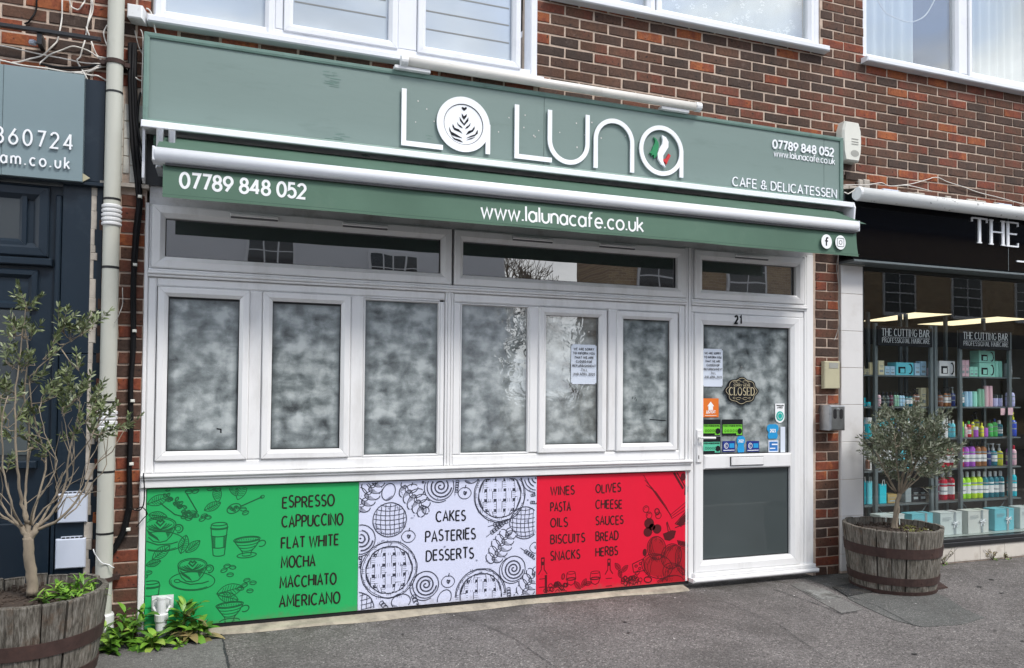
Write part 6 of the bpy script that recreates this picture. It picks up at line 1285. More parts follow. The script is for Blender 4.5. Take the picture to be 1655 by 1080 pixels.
def goods(kind, col, px0, px1, pyt, sh, cap=None, n=1, lab=None, y=YF+.03, extra='', zb=None, size=''):
    zb = SH[sh] if zb is None else zb; xa, xb = PX(px0, 700, y), PX(px1, 700, y); zt = PZ((px0+px1)/2, pyt, y); w_ = (xb-xa)/n; h = zt-zb
    side = 'left' if px0 < 1509 else 'right'; cn = WORD.get(col, col)
    label = '%s%s %s%s on the %s shelf, %s rack%s%s' % (size, cn, kind, (' with %s cap' % WORD.get(cap, cap)) if cap and kind != 'box' else '', ('top', 'second', 'third', 'fourth', 'bottom')[sh], side, extra, '%s')
    if len((label % ', left one').split()) > 16 and cap: label = label.replace(' with %s cap' % WORD.get(cap, cap), '')
    grp = ('row of '+label % '')[:80] if n > 1 else None
    nm = {'bottle': 'shampoo_bottle', 'pump bottle': 'pump_bottle', 'box': 'product_box', 'tub': 'product_tub', 'tube': 'cream_tube', 'spray bottle': 'spray_bottle', 'gift bag': 'gift_bag', 'brush box': 'brush_box', 'card': 'display_card'}[kind]
    for i in range(n):
        cx = xa+w_*(i+.5); t = thing(nm, label % ('' if n == 1 else (', left one', ', right one')[i] if n == 2 else ', %s of four' % ('first', 'second', 'third', 'last')[i]), kind.split()[-1], (cx, y, zb), grp); m = 'goods_'+col; c = 'goods_'+(cap or 'black'); r = w_*.46; yy = y+min(r, .05)
        if kind in ('box', 'brush box', 'gift bag', 'card'):
            d = .02 if kind == 'card' else min(.10, w_*.8)
            MB().box(cx-w_*.47, cx+w_*.47, y, y+d, zb+.001, zt, .003).build('carton', m, t)
            if kind == 'box': mb = MB(); mb.box(cx-w_*.3, cx+w_*.3, y-.0012, y-.0003, zb+h*.62, zb+h*.66).box(cx-w_*.2, cx+w_*.2, y-.0012, y-.0003, zb+h*.54, zb+h*.57).box(cx-w_*.3, cx+w_*.3, y-.0012, y-.0003, zb+h*.2, zb+h*.36); mb.build('print', 'goods_grey', t)
            if kind == 'brush box':
                u = cx+w_*.22; MB().poly(arc(u+.012, zb+h*.5, w_*.14, h*.40, 0, 348, 20), y-.001).build('brush_back', 'goods_black', t); MB().poly(arc(u, zb+h*.5, w_*.12, h*.32, 0, 348, 20), y-.002).build('brush_pad', m, t)
                MB().box(cx-w_*.36, cx+w_*.02, y-.0012, y-.0003, zb+h*.16, zb+h*.66).build('cut_out', 'goods_black', t); MB().box(cx-w_*.26, cx-w_*.04, y-.0035, y-.0015, zb+h*.2, zb+h*.52).build('jar_print', m, t)
            if kind == 'gift bag': MB().tube([(cx-w_*.2, y-.004, zt-.01), (cx-w_*.1, y-.006, zt+.04), (cx+w_*.1, y-.006, zt+.04), (cx+w_*.2, y-.004, zt-.01)], .003, 5).build('handle', 'goods_white', t)
            if kind == 'card': MB().lathe([(.02, 0), (.02, h*.4), (.009, h*.5), (.009, h*.62)], (cx-w_*.1, y-.02, zb+h*.1), 8).build('bottle', 'goods_brown', t)
        elif kind == 'tub':
            MB().lathe([(r*.9, 0), (r, .006), (r, h*.66), (r*.95, h*.7)], (cx, yy, zb+.001), 12).build('body', m, t, smooth=False); MB().lathe([(r, h*.705), (r, h*.97), (r*.94, h)], (cx, yy, zb), 12).build('lid', c, t)
        elif kind == 'tube':
            MB().lathe([(r*.95, 0), (r, h*.3), (r*.9, h)], (cx, yy, zb+.001), 10).build('body', m, t)
        else:
            sh_ = .80 if kind == 'bottle' else .68; nk = .22 if h > .16 else .3
            b_m = MB().lathe([(r*.9, 0), (r, .006), (r, h*sh_*.86), (r*.8, h*sh_*.95), (r*.4, h*sh_)], (cx, yy, zb+.001), 12); b_m.build('body', m, t, smooth=True)
            MB().lathe([(r*1.01, h*.2), (r*1.01, h*.48)], (cx, yy, zb), 12, False).build('label', 'goods_white' if col in ('red', 'lime', 'chartreuse', 'teal', 'purple', 'copper', 'turquoise') else m, t)
            MB().lathe([(r*1.02, h*.30), (r*1.02, h*.345)], (cx, yy, zb), 12, False).lathe([(r*1.02, h*.54), (r*1.02, h*.60)], (cx, yy, zb), 12, False).build('print', 'goods_%s' % ('white' if i % 2 and col in ('brown', 'maroon', 'navy', 'blue', 'leaf', 'red', 'teal', 'lime') else 'grey'), t)
            if kind == 'bottle': MB().lathe([(r*.45, h*sh_+.001), (r*.45, h*.97), (r*.38, h)], (cx, yy, zb), 10).build('cap', c, t)
            else:
                MB().lathe([(r*.4, h*sh_+.001), (r*.4, h*.80), (r*.16, h*.81), (r*.16, h*.95)], (cx, yy, zb), 8).build('pump', c, t); MB().box(cx-r*.9, cx+r*.2, yy-.008, yy+.008, zb+h*.95, zb+h).build('nozzle', c, t)
G = goods
# top shelf
G('box', 'cream', 1393, 1398, 592, 0, extra=' at its far left end'); G('box', 'cream', 1398.5, 1405.5, 596, 0, extra=' with a low lid, second from the left'); G('tube', 'cream', 1406, 1413.5, 586, 0, n=2, extra=' left of the post')
G('box', 'cream', 1420, 1430, 583, 0, extra=' just right of the post', size='tall '); G('box', 'paleblue', 1430.5, 1447.5, 592, 0, n=2, extra=' left of the brush box'); G('brush box', 'cyan', 1448, 1478, 586, 0)
G('box', 'paleblue', 1479, 1488, 587, 0, extra=' right of the brush box'); G('box', 'paleblue', 1488.5, 1498, 584, 0, extra=' by the right post', size='tall '); G('box', 'pink', 1504.5, 1511.5, 595, 0, extra=' at its right end', size='small ')
G('box', 'grey', 1513, 1517.5, 585, 0, extra=' at its left end'); G('brush box', 'white', 1518, 1545, 583.5, 0); G('box', 'pink', 1554, 1567.5, 582, 0, n=2); G('box', 'mint', 1568, 1581.5, 593, 0, n=2, size='small ')
G('brush box', 'mint', 1583, 1609.5, 587, 0, extra=', lower of two'); G('brush box', 'mint', 1583, 1609.5, 567, 0, zb=PZ(1596, 586.5, YF+.03), extra=', upper of two'); G('tube', 'mint', 1610.5, 1623, 584, 0, n=2); G('bottle', 'grey', 1630, 1640, 581, 0, 'black')
# second shelf
G('box', 'turquoise', 1393, 1400, 643, 1, extra=' at its far left end'); G('box', 'turquoise', 1400.5, 1408, 650, 1, extra=' beside the post', size='low '); G('bottle', 'pink', 1420.5, 1426, 634, 1, 'black')
G('bottle', 'dark', 1427, 1439.5, 634, 1, 'black', n=2); G('bottle', 'maroon', 1440, 1446, 634, 1, 'black'); G('bottle', 'green', 1446.5, 1454.5, 634, 1, 'dark', n=2); G('bottle', 'paleblue', 1455, 1464, 635, 1, 'black', n=2); G('pump bottle', 'teal', 1465, 1477, 634, 1, 'black', n=2)
G('pump bottle', 'brown', 1478, 1488, 629, 1, 'black', n=2); G('box', 'cream', 1489, 1498, 627, 1, extra=' left of the right post', size='tall '); G('box', 'cream', 1504.5, 1510.5, 627, 1, extra=' right of the right post', size='tall ')
G('pump bottle', 'brown', 1512.5, 1518, 634, 1, 'black', size='small '); G('pump bottle', 'brown', 1519, 1528, 630, 1, 'black', extra=' behind the olive tree tip'); G('pump bottle', 'copper', 1528.5, 1539.5, 626, 1, 'black', n=2); G('spray bottle', 'navy', 1540, 1546.5, 626, 1, 'grey')
G('spray bottle', 'teal', 1555, 1561, 625, 1, 'white'); G('tube', 'paleblue', 1561.5, 1574.5, 633, 1, n=2); G('tube', 'mint', 1575, 1583, 633, 1); G('tube', 'green', 1583.5, 1593.5, 629, 1, n=2); G('tube', 'pink', 1594, 1607.5, 624, 1, n=2, size='tall ')
G('tub', 'lilac', 1608.5, 1623, 638, 1, 'dark', n=2); G('bottle', 'lilac', 1630, 1643, 629, 1, 'black', n=2)
# third shelf
G('bottle', 'turquoise', 1393, 1399.5, 667, 2, 'white', size='tall '); G('tub', 'turquoise', 1400.5, 1413.5, 675, 2, 'white'); G('bottle', 'turquoise', 1421, 1437, 675, 2, 'teal', n=2, extra=' right of the left post'); G('tub', 'white', 1438, 1450, 676, 2, 'turquoise'); G('spray bottle', 'blue', 1451, 1458, 672, 2, 'white')
G('bottle', 'white', 1459, 1475, 674, 2, 'turquoise', n=2); G('tub', 'cyan', 1476, 1488, 680, 2, 'white'); G('bottle', 'turquoise', 1489, 1499, 672, 2, 'white', extra=' by the right post'); G('bottle', 'turquoise', 1513, 1523, 674, 2, 'white'); G('tube', 'white', 1524, 1534, 676, 2, n=2); G('bottle', 'cyan', 1535, 1546, 679, 2, 'white', n=2)
G('tub', 'leaf', 1554, 1560, 682, 2, 'chartreuse'); G('bottle', 'pink', 1560.5, 1565.5, 686, 2, 'white', size='small '); G('bottle', 'red', 1566, 1572, 681, 2, 'leaf'); G('spray bottle', 'yellow', 1572.5, 1576.5, 671, 2, 'black'); G('tub', 'purple', 1577, 1583.5, 690, 2, 'white', size='squat ', y=YF+.005)
G('spray bottle', 'yellow', 1578, 1586, 666, 2, 'black', y=YF+.14, size='tall ', extra=' at the back'); G('bottle', 'yellow', 1587, 1592, 684, 2, 'yellow'); G('tub', 'purple', 1592.5, 1599.5, 692, 2, 'purple', size='round '); G('bottle', 'leaf', 1600.5, 1607.5, 679, 2, 'dark'); G('bottle', 'leaf', 1608, 1615, 677, 2, 'navy'); G('bottle', 'teal', 1615.5, 1623.5, 680, 2, 'white')
G('bottle', 'teal', 1632, 1637.5, 674, 2, 'leaf'); G('spray bottle', 'blue', 1638, 1646, 667, 2, 'yellow')
# fourth shelf
G('card', 'white', 1393, 1409.5, 729, 3); G('box', 'white', 1421, 1447, 728, 3, n=2, extra=' behind the olive'); G('box', 'cyan', 1448, 1472, 728, 3, n=2, extra=' behind the olive'); G('box', 'white', 1473, 1498, 729, 3, n=2, extra=' by the post')
G('bottle', 'red', 1513, 1545.5, 716, 3, 'black', n=4); G('bottle', 'red', 1553.5, 1559.5, 714, 3, 'black', extra=' right of the post'); G('bottle', 'purple', 1560, 1579.5, 713.5, 3, 'black', n=2); G('bottle', 'copper', 1580, 1597.5, 713.5, 3, 'black', n=2); G('spray bottle', 'navy', 1598, 1604, 717, 3, 'grey'); G('spray bottle', 'teal', 1605.5, 1615, 717, 3, 'white'); G('spray bottle', 'yellow', 1615.5, 1623.5, 718, 3, 'white')
G('bottle', 'purple', 1631, 1638, 718, 3, 'orange'); G('bottle', 'pink', 1638.5, 1645, 720, 3, 'red')
# bottom shelf
G('gift bag', 'turquoise', 1393, 1400.5, 778, 4, extra=' at its far left end'); G('gift bag', 'cyan', 1401, 1410, 778, 4, extra=' beside the left post'); G('gift bag', 'turquoise', 1421, 1433, 783, 4, extra=' right of the left post'); G('box', 'gold', 1434, 1450, 799, 4, size='low '); G('box', 'grey', 1463, 1473, 789, 4); G('box', 'black', 1474, 1497, 788, 4, n=2)
G('bottle', 'maroon', 1513, 1520.5, 764, 4, 'white'); G('bottle', 'red', 1523, 1546.5, 763, 4, 'white', n=2, size='big '); G('bottle', 'lime', 1554.5, 1571.5, 763, 4, 'white', n=2, size='big '); G('bottle', 'chartreuse', 1573, 1591, 762, 4, 'white', n=2, size='big '); G('bottle', 'teal', 1591.5, 1625.5, 762, 4, 'white', n=4, size='big '); G('bottle', 'turquoise', 1632, 1645, 759, 4, 'white', n=2, size='big ')
# gift boxes on the sill
for i, (px0, px1, pyt, pyb, c, lb) in enumerate(((1415, 1463, 831, 873, 'white', 'white gift box mostly hidden behind the barrel and olive trunk'), (1466, 1509, 829, 870, 'cyan', 'turquoise gift box half hidden behind the rim of the barrel'), (1512, 1556, 827, 866, 'white', 'white gift box with a silver ribbon, first beyond the barrel'), (1557, 1599, 824, 863, 'pinkwhite', 'off white gift box with a silver ribbon between a white and a turquoise one'), (1600, 1640, 821, 858.5, 'cyan', 'turquoise gift box with a silver ribbon near the right edge of the photo'), (1641, 1680, 818, 855, 'white', 'white gift box cut off by the right edge of the photo'))):
    m = 'gift_'+c; mat(m, {'white': (.60, .66, .65, 1), 'cyan': (.17, .52, .60, 1), 'pinkwhite': (.62, .64, .61, 1)}[c], .4, .03)
    q = P(px0+9, pyb, z=.207); y = max(.05, q[1]); xa, xb = PX(px0+8, pyb, y), PX(px1-1, pyb, y); zt = PZ(px0+12, pyt+2, y); t = thing('gift_box', lb, 'gift box', ((xa+xb)/2, y, .207), 'gift boxes on the window sill')
    MB().box(xa, xb, y, y+.11, .207, zt-.008, .002).build('box', m, t); MB().box(xa-.002, xb+.002, y-.002, y+.112, zt-.007, zt, .001).build('lid', m, t)
    u = xa+(xb-xa)*.66; MB().box(u-.012, u+.012, y-.0045, y-.0022, .209, zt-.001).box(u-.012, u+.012, y-.004, y+.11, zt+.0005, zt+.002).build('ribbon', 'goods_grey', t)
    zc = .207+(zt-.207)*.52; mb = MB()
    for s in (-1, 1): mb.tube([(u, y-.006, zc), (u+s*.03, y-.012, zc+.018), (u+s*.035, y-.012, zc-.002), (u, y-.006, zc)], .005, 5); mb.tube([(u, y-.006, zc), (u+s*.02, y-.008, zc-.04)], .004, 5)
    mb.build('bow', 'letter_white', t); mb = MB()
    for k, e in enumerate((.9, 1., .7)): mb.stroke([(xa+.02, zt-.045-k*.012), (xa+.02+(u-xa-.055)*e, zt-.045-k*.012)], .0035, y-.003)
    mb.build('print', 'goods_grey', t)
tg = MB(); tg.box(PX(1617, 665, YF-.03), PX(1624, 665, YF-.03), YF-.032, YF-.031, PZ(1620, 671, YF-.03), PZ(1620, 660, YF-.03)); tag(tg.build('price_card', 'goods_pink'), 'small pink price card under the second shelf left of the last post', 'price card', 'price cards')
tg = MB(); tg.box(PX(1629, 665, YF-.06), PX(1637, 665, YF-.06), YF-.062, YF-.061, PZ(1633, 671, YF-.06), PZ(1633, 659, YF-.06)); tag(tg.build('price_card', 'goods_pink'), 'small pink price card under the second shelf right of the last post', 'price card', 'price cards')

# ================================================================ BARRELS
def barrel(label, cx, cy, H, rt, rb, soil_z, hoops, bottom_cut=0., seed=1):
    rr = random.Random(seed); t = thing('barrel_planter', label, 'barrel planter', (cx, cy, 0), 'half barrel planters'); n = 21
    def rad_at(v): return rb+(rt-rb)*(v**.75)
    gr = [0, .02, .2, .4, .6, .8, .985, 1.]
    for k in range(n):
        a0, a1 = 2*math.pi*k/n+rr.uniform(-.02, .02), 2*math.pi*(k+1)/n-.014; m_ = 3; mb = MB(); h = H+rr.uniform(-.006, .006); off = rr.uniform(-.0035, .0025)
        for i, v in enumerate(gr):
            r = rad_at(v)+off-(.003 if v in (0, 1.) else 0)
            for j in range(m_+1):
                a = a0+(a1-a0)*j/m_; e = .0035 if j in (0, m_) else 0; mb.v.append((cx+(r-e)*math.cos(a), cy+(r-e)*math.sin(a), h*v+.002))
            for j in range(m_+1):
                a = a0+(a1-a0)*j/m_; mb.v.append((cx+(r-.026)*math.cos(a), cy+(r-.026)*math.sin(a), h*v+.002))
        W_ = 2*(m_+1)
        for i in range(len(gr)-1):
            for j in range(m_): b = i*W_+j; mb.f.append((b, b+1, b+1+W_, b+W_)); c = b+m_+1; mb.f.append((c+1, c, c+W_, c+1+W_))
            b = i*W_; mb.f.append((b+m_+1, b, b+W_, b+W_+m_+1)); mb.f.append((b+m_, b+W_-1, b+2*W_-1, b+W_+m_))
        b = (len(gr)-1)*W_
        for j in range(m_): mb.f.append((b+j, b+j+1, b+j+m_+2, b+j+m_+1))
        mb.build('stave', 'barrel_wood', t)
    for z0, z1 in hoops:
        mb = MB(); K = 48
        for i in range(K):
            a = 2*math.pi*i/K; w_ = rr.uniform(-.0012, .0012)
            for z in (z0, z1):
                r = rad_at(max(z, 0)/H)+.0045; mb.v += [(cx+(r+w_)*math.cos(a), cy+(r+w_)*math.sin(a), z+.002), (cx+(r-.006)*math.cos(a), cy+(r-.006)*math.sin(a), z+.002)]
        for i in range(K):
            a = i*4; b = ((i+1) % K)*4; mb.f += [(a, b, b+2, a+2), (a+2, b+2, b+3, a+3), (a+1, b+1, b, a)]
        mb.build('hoop', 'rust', t)
        for i in range(2): a = rr.uniform(3.6, 5.6); r = rad_at(z0/H)+.006; MB().tube([(cx+r*math.cos(a), cy+r*math.sin(a), (z0+z1)/2), (cx+(r+.004)*math.cos(a), cy+(r+.004)*math.sin(a), (z0+z1)/2)], .006, 7).build('rivet', 'rust', t)
    mb = MB(); K = 28; rs_ = [0, .3, .6, .85, 1.]; rr_ = rad_at(soil_z/H)-.027
    for q in rs_:
        for i in range(K): a = 2*math.pi*i/K; mb.v.append((cx+rr_*q*math.cos(a), cy+rr_*q*math.sin(a), soil_z+.02*(1-q*q)+rr.uniform(-.006, .006)))
    for p in range(len(rs_)-1):
        for i in range(K): a = p*K+i; b = p*K+(i+1) % K; mb.f.append((a, b, b+K, a+K))
    mb.build('soil', 'soil', t, kind='stuff')
    mb = MB()
    for i in range(150):
        a = rr.uniform(0, 6.3); q = rr_*math.sqrt(rr.random())*.95; s_ = rr.uniform(.003, .010); x, y = cx+q*math.cos(a), cy+q*math.sin(a); mb.box(x-s_, x+s_, y-s_*.7, y+s_, soil_z+.002, soil_z+.02+s_, .001)
    mb.build('soil_crumbs', 'soil', t, kind='stuff')
    mb = MB()
    for i in range(10): a = rr.uniform(3, 6.2); q = rr_*rr.uniform(.3, .9); s_ = rr.uniform(.004, .009); mb.lathe([(s_*.5, 0), (s_, s_*.6), (s_*.4, s_*1.2)], (cx+q*math.cos(a), cy+q*math.sin(a), soil_z+.012), 6)
    mb.build('stones', 'white_stone', t, kind='stuff')
    return t
LX, LY = -.868, -.66
RX, RY = 4.675, -.445
barrel('weathered half barrel at the bottom left corner with green plants and an olive trunk', LX, LY, .470, .345, .275, .415, ((.0, .028), (.085, .135), (.235, .300)), seed=4)
barrel('weathered half barrel before the tiled pilaster of the salon', RX, RY, .462, .345, .290, .405, ((.0, .028), (.070, .125), (.265, .335)), seed=9)

# ================================================================ OLIVE TREES
def rnd_dir(rr, up=.3):
    v = Vector((rr.gauss(0, 1), rr.gauss(0, 1), rr.gauss(0, 1)+up)); return v.normalized()
def leaf(mb, p, d, ln, wd, rr, droop=.2):
    d = d.normalized(); s = d.cross(Vector((rr.gauss(0, 1), rr.gauss(0, 1), rr.gauss(0, 1)))); s = s.normalized() if s.length > 1e-3 else d.orthogonal().normalized(); n_ = s.cross(d)
    a = p+d*ln*.35+s*wd*.5-n_*wd*.12; b = p+d*ln*.35-s*wd*.5-n_*wd*.12; m_ = p+d*ln*.5+n_*wd*.05-Vector((0, 0, droop*ln*.15)); e = p+d*ln-Vector((0, 0, droop*ln*.3)); c = p+d*ln*.75+s*wd*.32; f = p+d*ln*.75-s*wd*.32; k = len(mb.v)
    mb.v += [tuple(q) for q in (p, a, m_, b, c, e, f)]; mb.f += [(k, k+2, k+1), (k, k+3, k+2), (k+1, k+2, k+5, k+4), (k+2, k+3, k+6, k+5)]
def twig(tw, lf, p, d, ln, rr, ll, lw, r=.0016, dens=.011):
    pts = [Vector(p)]; d = Vector(d).normalized(); n_ = max(3, int(ln/.03))
    for i in range(n_): d = (d+Vector((rr.gauss(0, .10), rr.gauss(0, .10), rr.gauss(0, .08)+.04))).normalized(); pts.append(pts[-1]+d*ln/n_)
    tw.tube([tuple(q) for q in pts], [r*(1-.6*i/n_) for i in range(n_+1)], 4, False)
    L_ = ln*.15
    while L_ < ln:
        f = L_/ln*n_; i = min(int(f), n_-1); q = pts[i].lerp(pts[i+1], f-i); dd = (pts[i+1]-pts[i]).normalized(); s = dd.cross(Vector((rr.gauss(0, 1), rr.gauss(0, 1), rr.gauss(0, 1)))).normalized()
        for sg in (1, -1):
            if rr.random() < .88: leaf(lf, q, dd*rr.uniform(.5, 1.1)+s*sg*rr.uniform(.5, 1.), ll*rr.uniform(.6, 1.2)*(1-.35*L_/ln), lw*rr.uniform(.7, 1.2), rr)
        L_ += dens*rr.uniform(.7, 1.5)
    for i in range(3): leaf(lf, pts[-1], (pts[-1]-pts[-2])+rnd_dir(rr)*.02, ll*.7, lw*.8, rr)
def limb(mb, pts, r0, r1, rr, n=7):
    q = [Vector(p) for p in pts]; out = []
    for i in range(len(q)-1):
        p0, p1, p2, p3 = q[max(i-1, 0)], q[i], q[i+1], q[min(i+2, len(q)-1)]
        for k in range(4): t = k/4; out.append(.5*((2*p1)+(p2-p0)*t+(2*p0-5*p1+4*p2-p3)*t*t+(3*p1-p0-3*p2+p3)*t**3))
    out.append(q[-1]); m_ = len(out); out = [p+Vector((rr.gauss(0, .0022), rr.gauss(0, .0022), 0))*(0 if i == 0 else 1) for i, p in enumerate(out)]
    mb.tube([tuple(p) for p in out], [r0+(r1-r0)*(i/(m_-1))**.7*1. for i in range(m_)], n); return out
rr = random.Random(21)
ot = thing('olive_tree', 'sparse olive tree with bare lower branches in the left barrel', 'tree', (LX, LY, .42))
TR = MB(); BRN = MB(); LF = MB()
def V(px, py, dy=0.): q = P(px, py, LY+dy); return q
limb(TR, [V(53, 960), V(51, 930), V(46, 895), V(45, 868)], .0255, .0225, rr, 12)
limb(TR, [V(45, 870), V(38, 856), V(30, 848)], .021, .010, rr, 8); limb(TR, [V(45, 872), V(56, 858), V(62, 846)], .022, .010, rr, 8); limb(TR, [V(45, 872), V(46, 856), V(44, 842)], .019, .010, rr, 8)
LIM = []
for pts, r0, r1 in (
    ([V(44, 846), V(36, 815), V(30, 780, -.03), (V(26, 730, -.05)), V(24, 660, -.05), V(30, 590, -.03), V(42, 500, -.02)], .015, .003),
    ([V(44, 850), V(42, 815, .05), V(42, 770, .08), V(48, 700, .1), V(40, 640, .1), V(44, 560, .1), V(36, 515, .1)], .012, .003),
    ([V(62, 850), V(84, 830), V(104, 790, .04), V(110, 745, .05), V(122, 690, .05), V(130, 650, .05)], .013, .003),
    ([V(60, 856), V(98, 838, -.03), V(130, 800, -.05), V(155, 752, -.05), V(180, 730, -.04), V(204, 690, 0)], .013, .002),
    ([V(62, 848), V(90, 800, .1), V(106, 760, .12), V(145, 710, .12), V(165, 670, .12)], .010, .002),
    ([V(32, 850), V(14, 832), V(0, 812), V(-20, 770)], .011, .004),
    ([V(30, 850), V(10, 838, .06), V(-6, 826, .08), V(-30, 800, .1)], .010, .004),
    ([V(36, 852), V(20, 820, -.1), V(8, 770, -.12), V(2, 700, -.14), V(12, 640, -.12)], .010, .003),
    ([V(50, 848), V(62, 800, .06), V(75, 745, .1), V(58, 690, .1), V(48, 620, .08), V(56, 602, .05), V(90, 570, .04), V(125, 545, .04), V(150, 530, .04)], .009, .0025),
    ([V(48, 848), V(58, 812, -.08), V(80, 780, -.1), V(92, 745, -.1), V(72, 700, -.1), V(64, 660, -.08)], .008, .002),
    ([V(52, 850), V(72, 822, .02), V(100, 800, .0), V(118, 765, .0), V(112, 720, 0), V(100, 660, 0)], .008, .002),
    ([V(104, 838), V(128, 815, .05), V(150, 780, .08), V(172, 750, .1), V(165, 700, .1)], .007, .002),
    ([V(90, 828), V(108, 805, -.06), V(124, 800, -.06), V(140, 760, -.06), V(150, 700, -.06)], .006, .002)):
    LIM.append(limb(BRN, pts, r0*.66, r1*.75, rr))
for i in range(46):                                       # bare side shoots of the lower crown
    l = rr.choice(LIM); k = rr.randrange(3, len(l)-2); d = (l[k+1]-l[k]).normalized(); e = (d*.7+rnd_dir(rr, .2)*.6).normalized(); ln = rr.uniform(.05, .20); p = l[k]
    BRN.tube([tuple(p), tuple(p+e*ln*.5+Vector((rr.gauss(0, .008), 0, .008))), tuple(p+e*ln+Vector((0, 0, .015)))], [.0024, .0018, .0009], 5, False)
for cx_, cz_, rp, n in ((45, 500, 16, 7), (20, 540, 26, 7), (42, 548, 22, 7), (14, 590, 26, 7), (46, 590, 20, 6), (20, 635, 28, 7), (55, 615, 16, 4), (8, 690, 26, 6), (40, 680, 22, 4), (12, 745, 24, 3), (98, 532, 7, 5), (88, 552, 10, 4), (112, 548, 12, 5), (130, 540, 9, 4), (150, 528, 5, 2), (72, 580, 12, 3), (68, 645, 10, 4), (88, 642, 12, 5),
        (110, 622, 10, 5), (124, 645, 18, 8), (148, 655, 18, 8), (105, 668, 16, 5), (138, 685, 20, 8), (162, 672, 14, 5), (118, 705, 16, 4), (150, 708, 18, 5), (56, 722, 12, 4), (70, 745, 10, 3), (204, 690, 5, 2), (28, 705, 14, 4), (-10, 640, 28, 5), (168, 700, 12, 4), (128, 600, 6, 3), (60, 700, 8, 2)):
    c = Vector(V(cx_, cz_, rr.uniform(-.08, .12))); best = min((p for l in LIM for p in l[4:]), key=lambda p: (p-c).length)
    BRN.tube([tuple(best), tuple(best.lerp(c, .5)+Vector((0, 0, -.01))), tuple(c)], [.0032, .0026, .002], 5, False)
    for i in range(max(2, int(n*.8))):
        p = c+Vector((rr.gauss(0, 1), rr.gauss(0, 1.2), rr.gauss(0, .8)))*rp*.0011; d = Vector((rr.gauss(.25 if cx_ > 70 else 0, .5), rr.gauss(-.1, .5), abs(rr.gauss(.75, .35))))
        BRN.tube([tuple(best.lerp(c, .7)), tuple(p)], [.002, .0015], 4, False); twig(BRN, LF, p, d, rr.uniform(.05, .12), rr, .050, .0128, dens=.0112)
TR.build('trunk', 'bark', ot, smooth=True); BRN.build('branches', 'bark', ot, smooth=True); LF.build('foliage', 'olive_leaf', ot, kind='stuff')
rr = random.Random(5)
o2 = thing('olive_tree', 'dense rounded grey green olive tree in the right barrel before the salon window', 'tree', (RX, RY, .41))
TR = MB(); BRN = MB(); LF = MB()
def V2(px, py, dy=0.): return P(px, py, RY+.03+dy)
limb(TR, [V2(1441, 868), V2(1446, 840), V2(1450, 815), V2(1454, 797)], .020, .014, rr, 10); limb(TR, [V2(1447, 866, -.02), V2(1450, 840, -.02), V2(1452, 818, -.01)], .012, .010, rr, 8)
cc = Vector(V2(1470, 728)); LIM = []
for a, b, dy in ((1432, 778, 0), (1425, 740, .05), (1450, 720, .1), (1470, 700, 0), (1490, 730, -.1), (1510, 745, .05), (1500, 700, .1), (1445, 700, -.12), (1475, 745, -.18), (1460, 750, .18), (1480, 670, 0), (1520, 715, -.05), (1415, 730, -.05)):
    q0 = V2(1454, 800) if a > 1433 else V2(1448, 795); LIM.append(limb(BRN, [q0, tuple(Vector(q0).lerp(Vector(V2(a, b, dy)), .5)+Vector((0, 0, -.01))), V2(a, b, dy)], .008, .003, rr, 6))
ax = .335
for i in range(430):
    d = rnd_dir(rr, .05); q = rr.random()**.42*rr.choice((.82, .95, 1., 1., 1.12)); top = d.z; sx_ = ax*(1.05-.25*max(0, top)); p = cc+Vector((d.x*sx_, d.y*ax*.85, d.z*ax*.92))*q*.86
    if p.z < cc.z-.22 and rr.random() < .45: continue
    if top > .75 and rr.random() < .35: continue
    dr_ = (d*.6+Vector((rr.gauss(0, .4), rr.gauss(0, .4), .55))).normalized()
    if i % 4 == 0: b = min((u for l in LIM for u in l[2:]), key=lambda u: (u-p).length); BRN.tube([tuple(b), tuple(b.lerp(p, .5)), tuple(p)], [.003, .0024, .0016], 4, False)
    twig(BRN, LF, p, dr_, rr.uniform(.07, .15), rr, .050, .0105, dens=.0135)
for a, b, dx in ((1478, 662, .0), (1470, 668, -.1), (1486, 668, .2), (1522, 672, .6), (1530, 668, .7), (1545, 730, .9), (1400, 720, -.9), (1408, 738, -.8), (1540, 752, .9), (1440, 682, -.5), (1434, 672, -.3), (1515, 690, .5)):
    for k in range(2): p = V2(a, b, rr.uniform(-.1, .1)); twig(BRN, LF, Vector(p)-Vector((dx*.08, 0, .06)), (dx, rr.gauss(0, .2), .7), .13, rr, .042, .0085)
TR.build('trunk', 'bark', o2, smooth=True); BRN.build('branches', 'bark', o2, smooth=True); LF.build('foliage', 'olive_leaf_right', o2, kind='stuff')

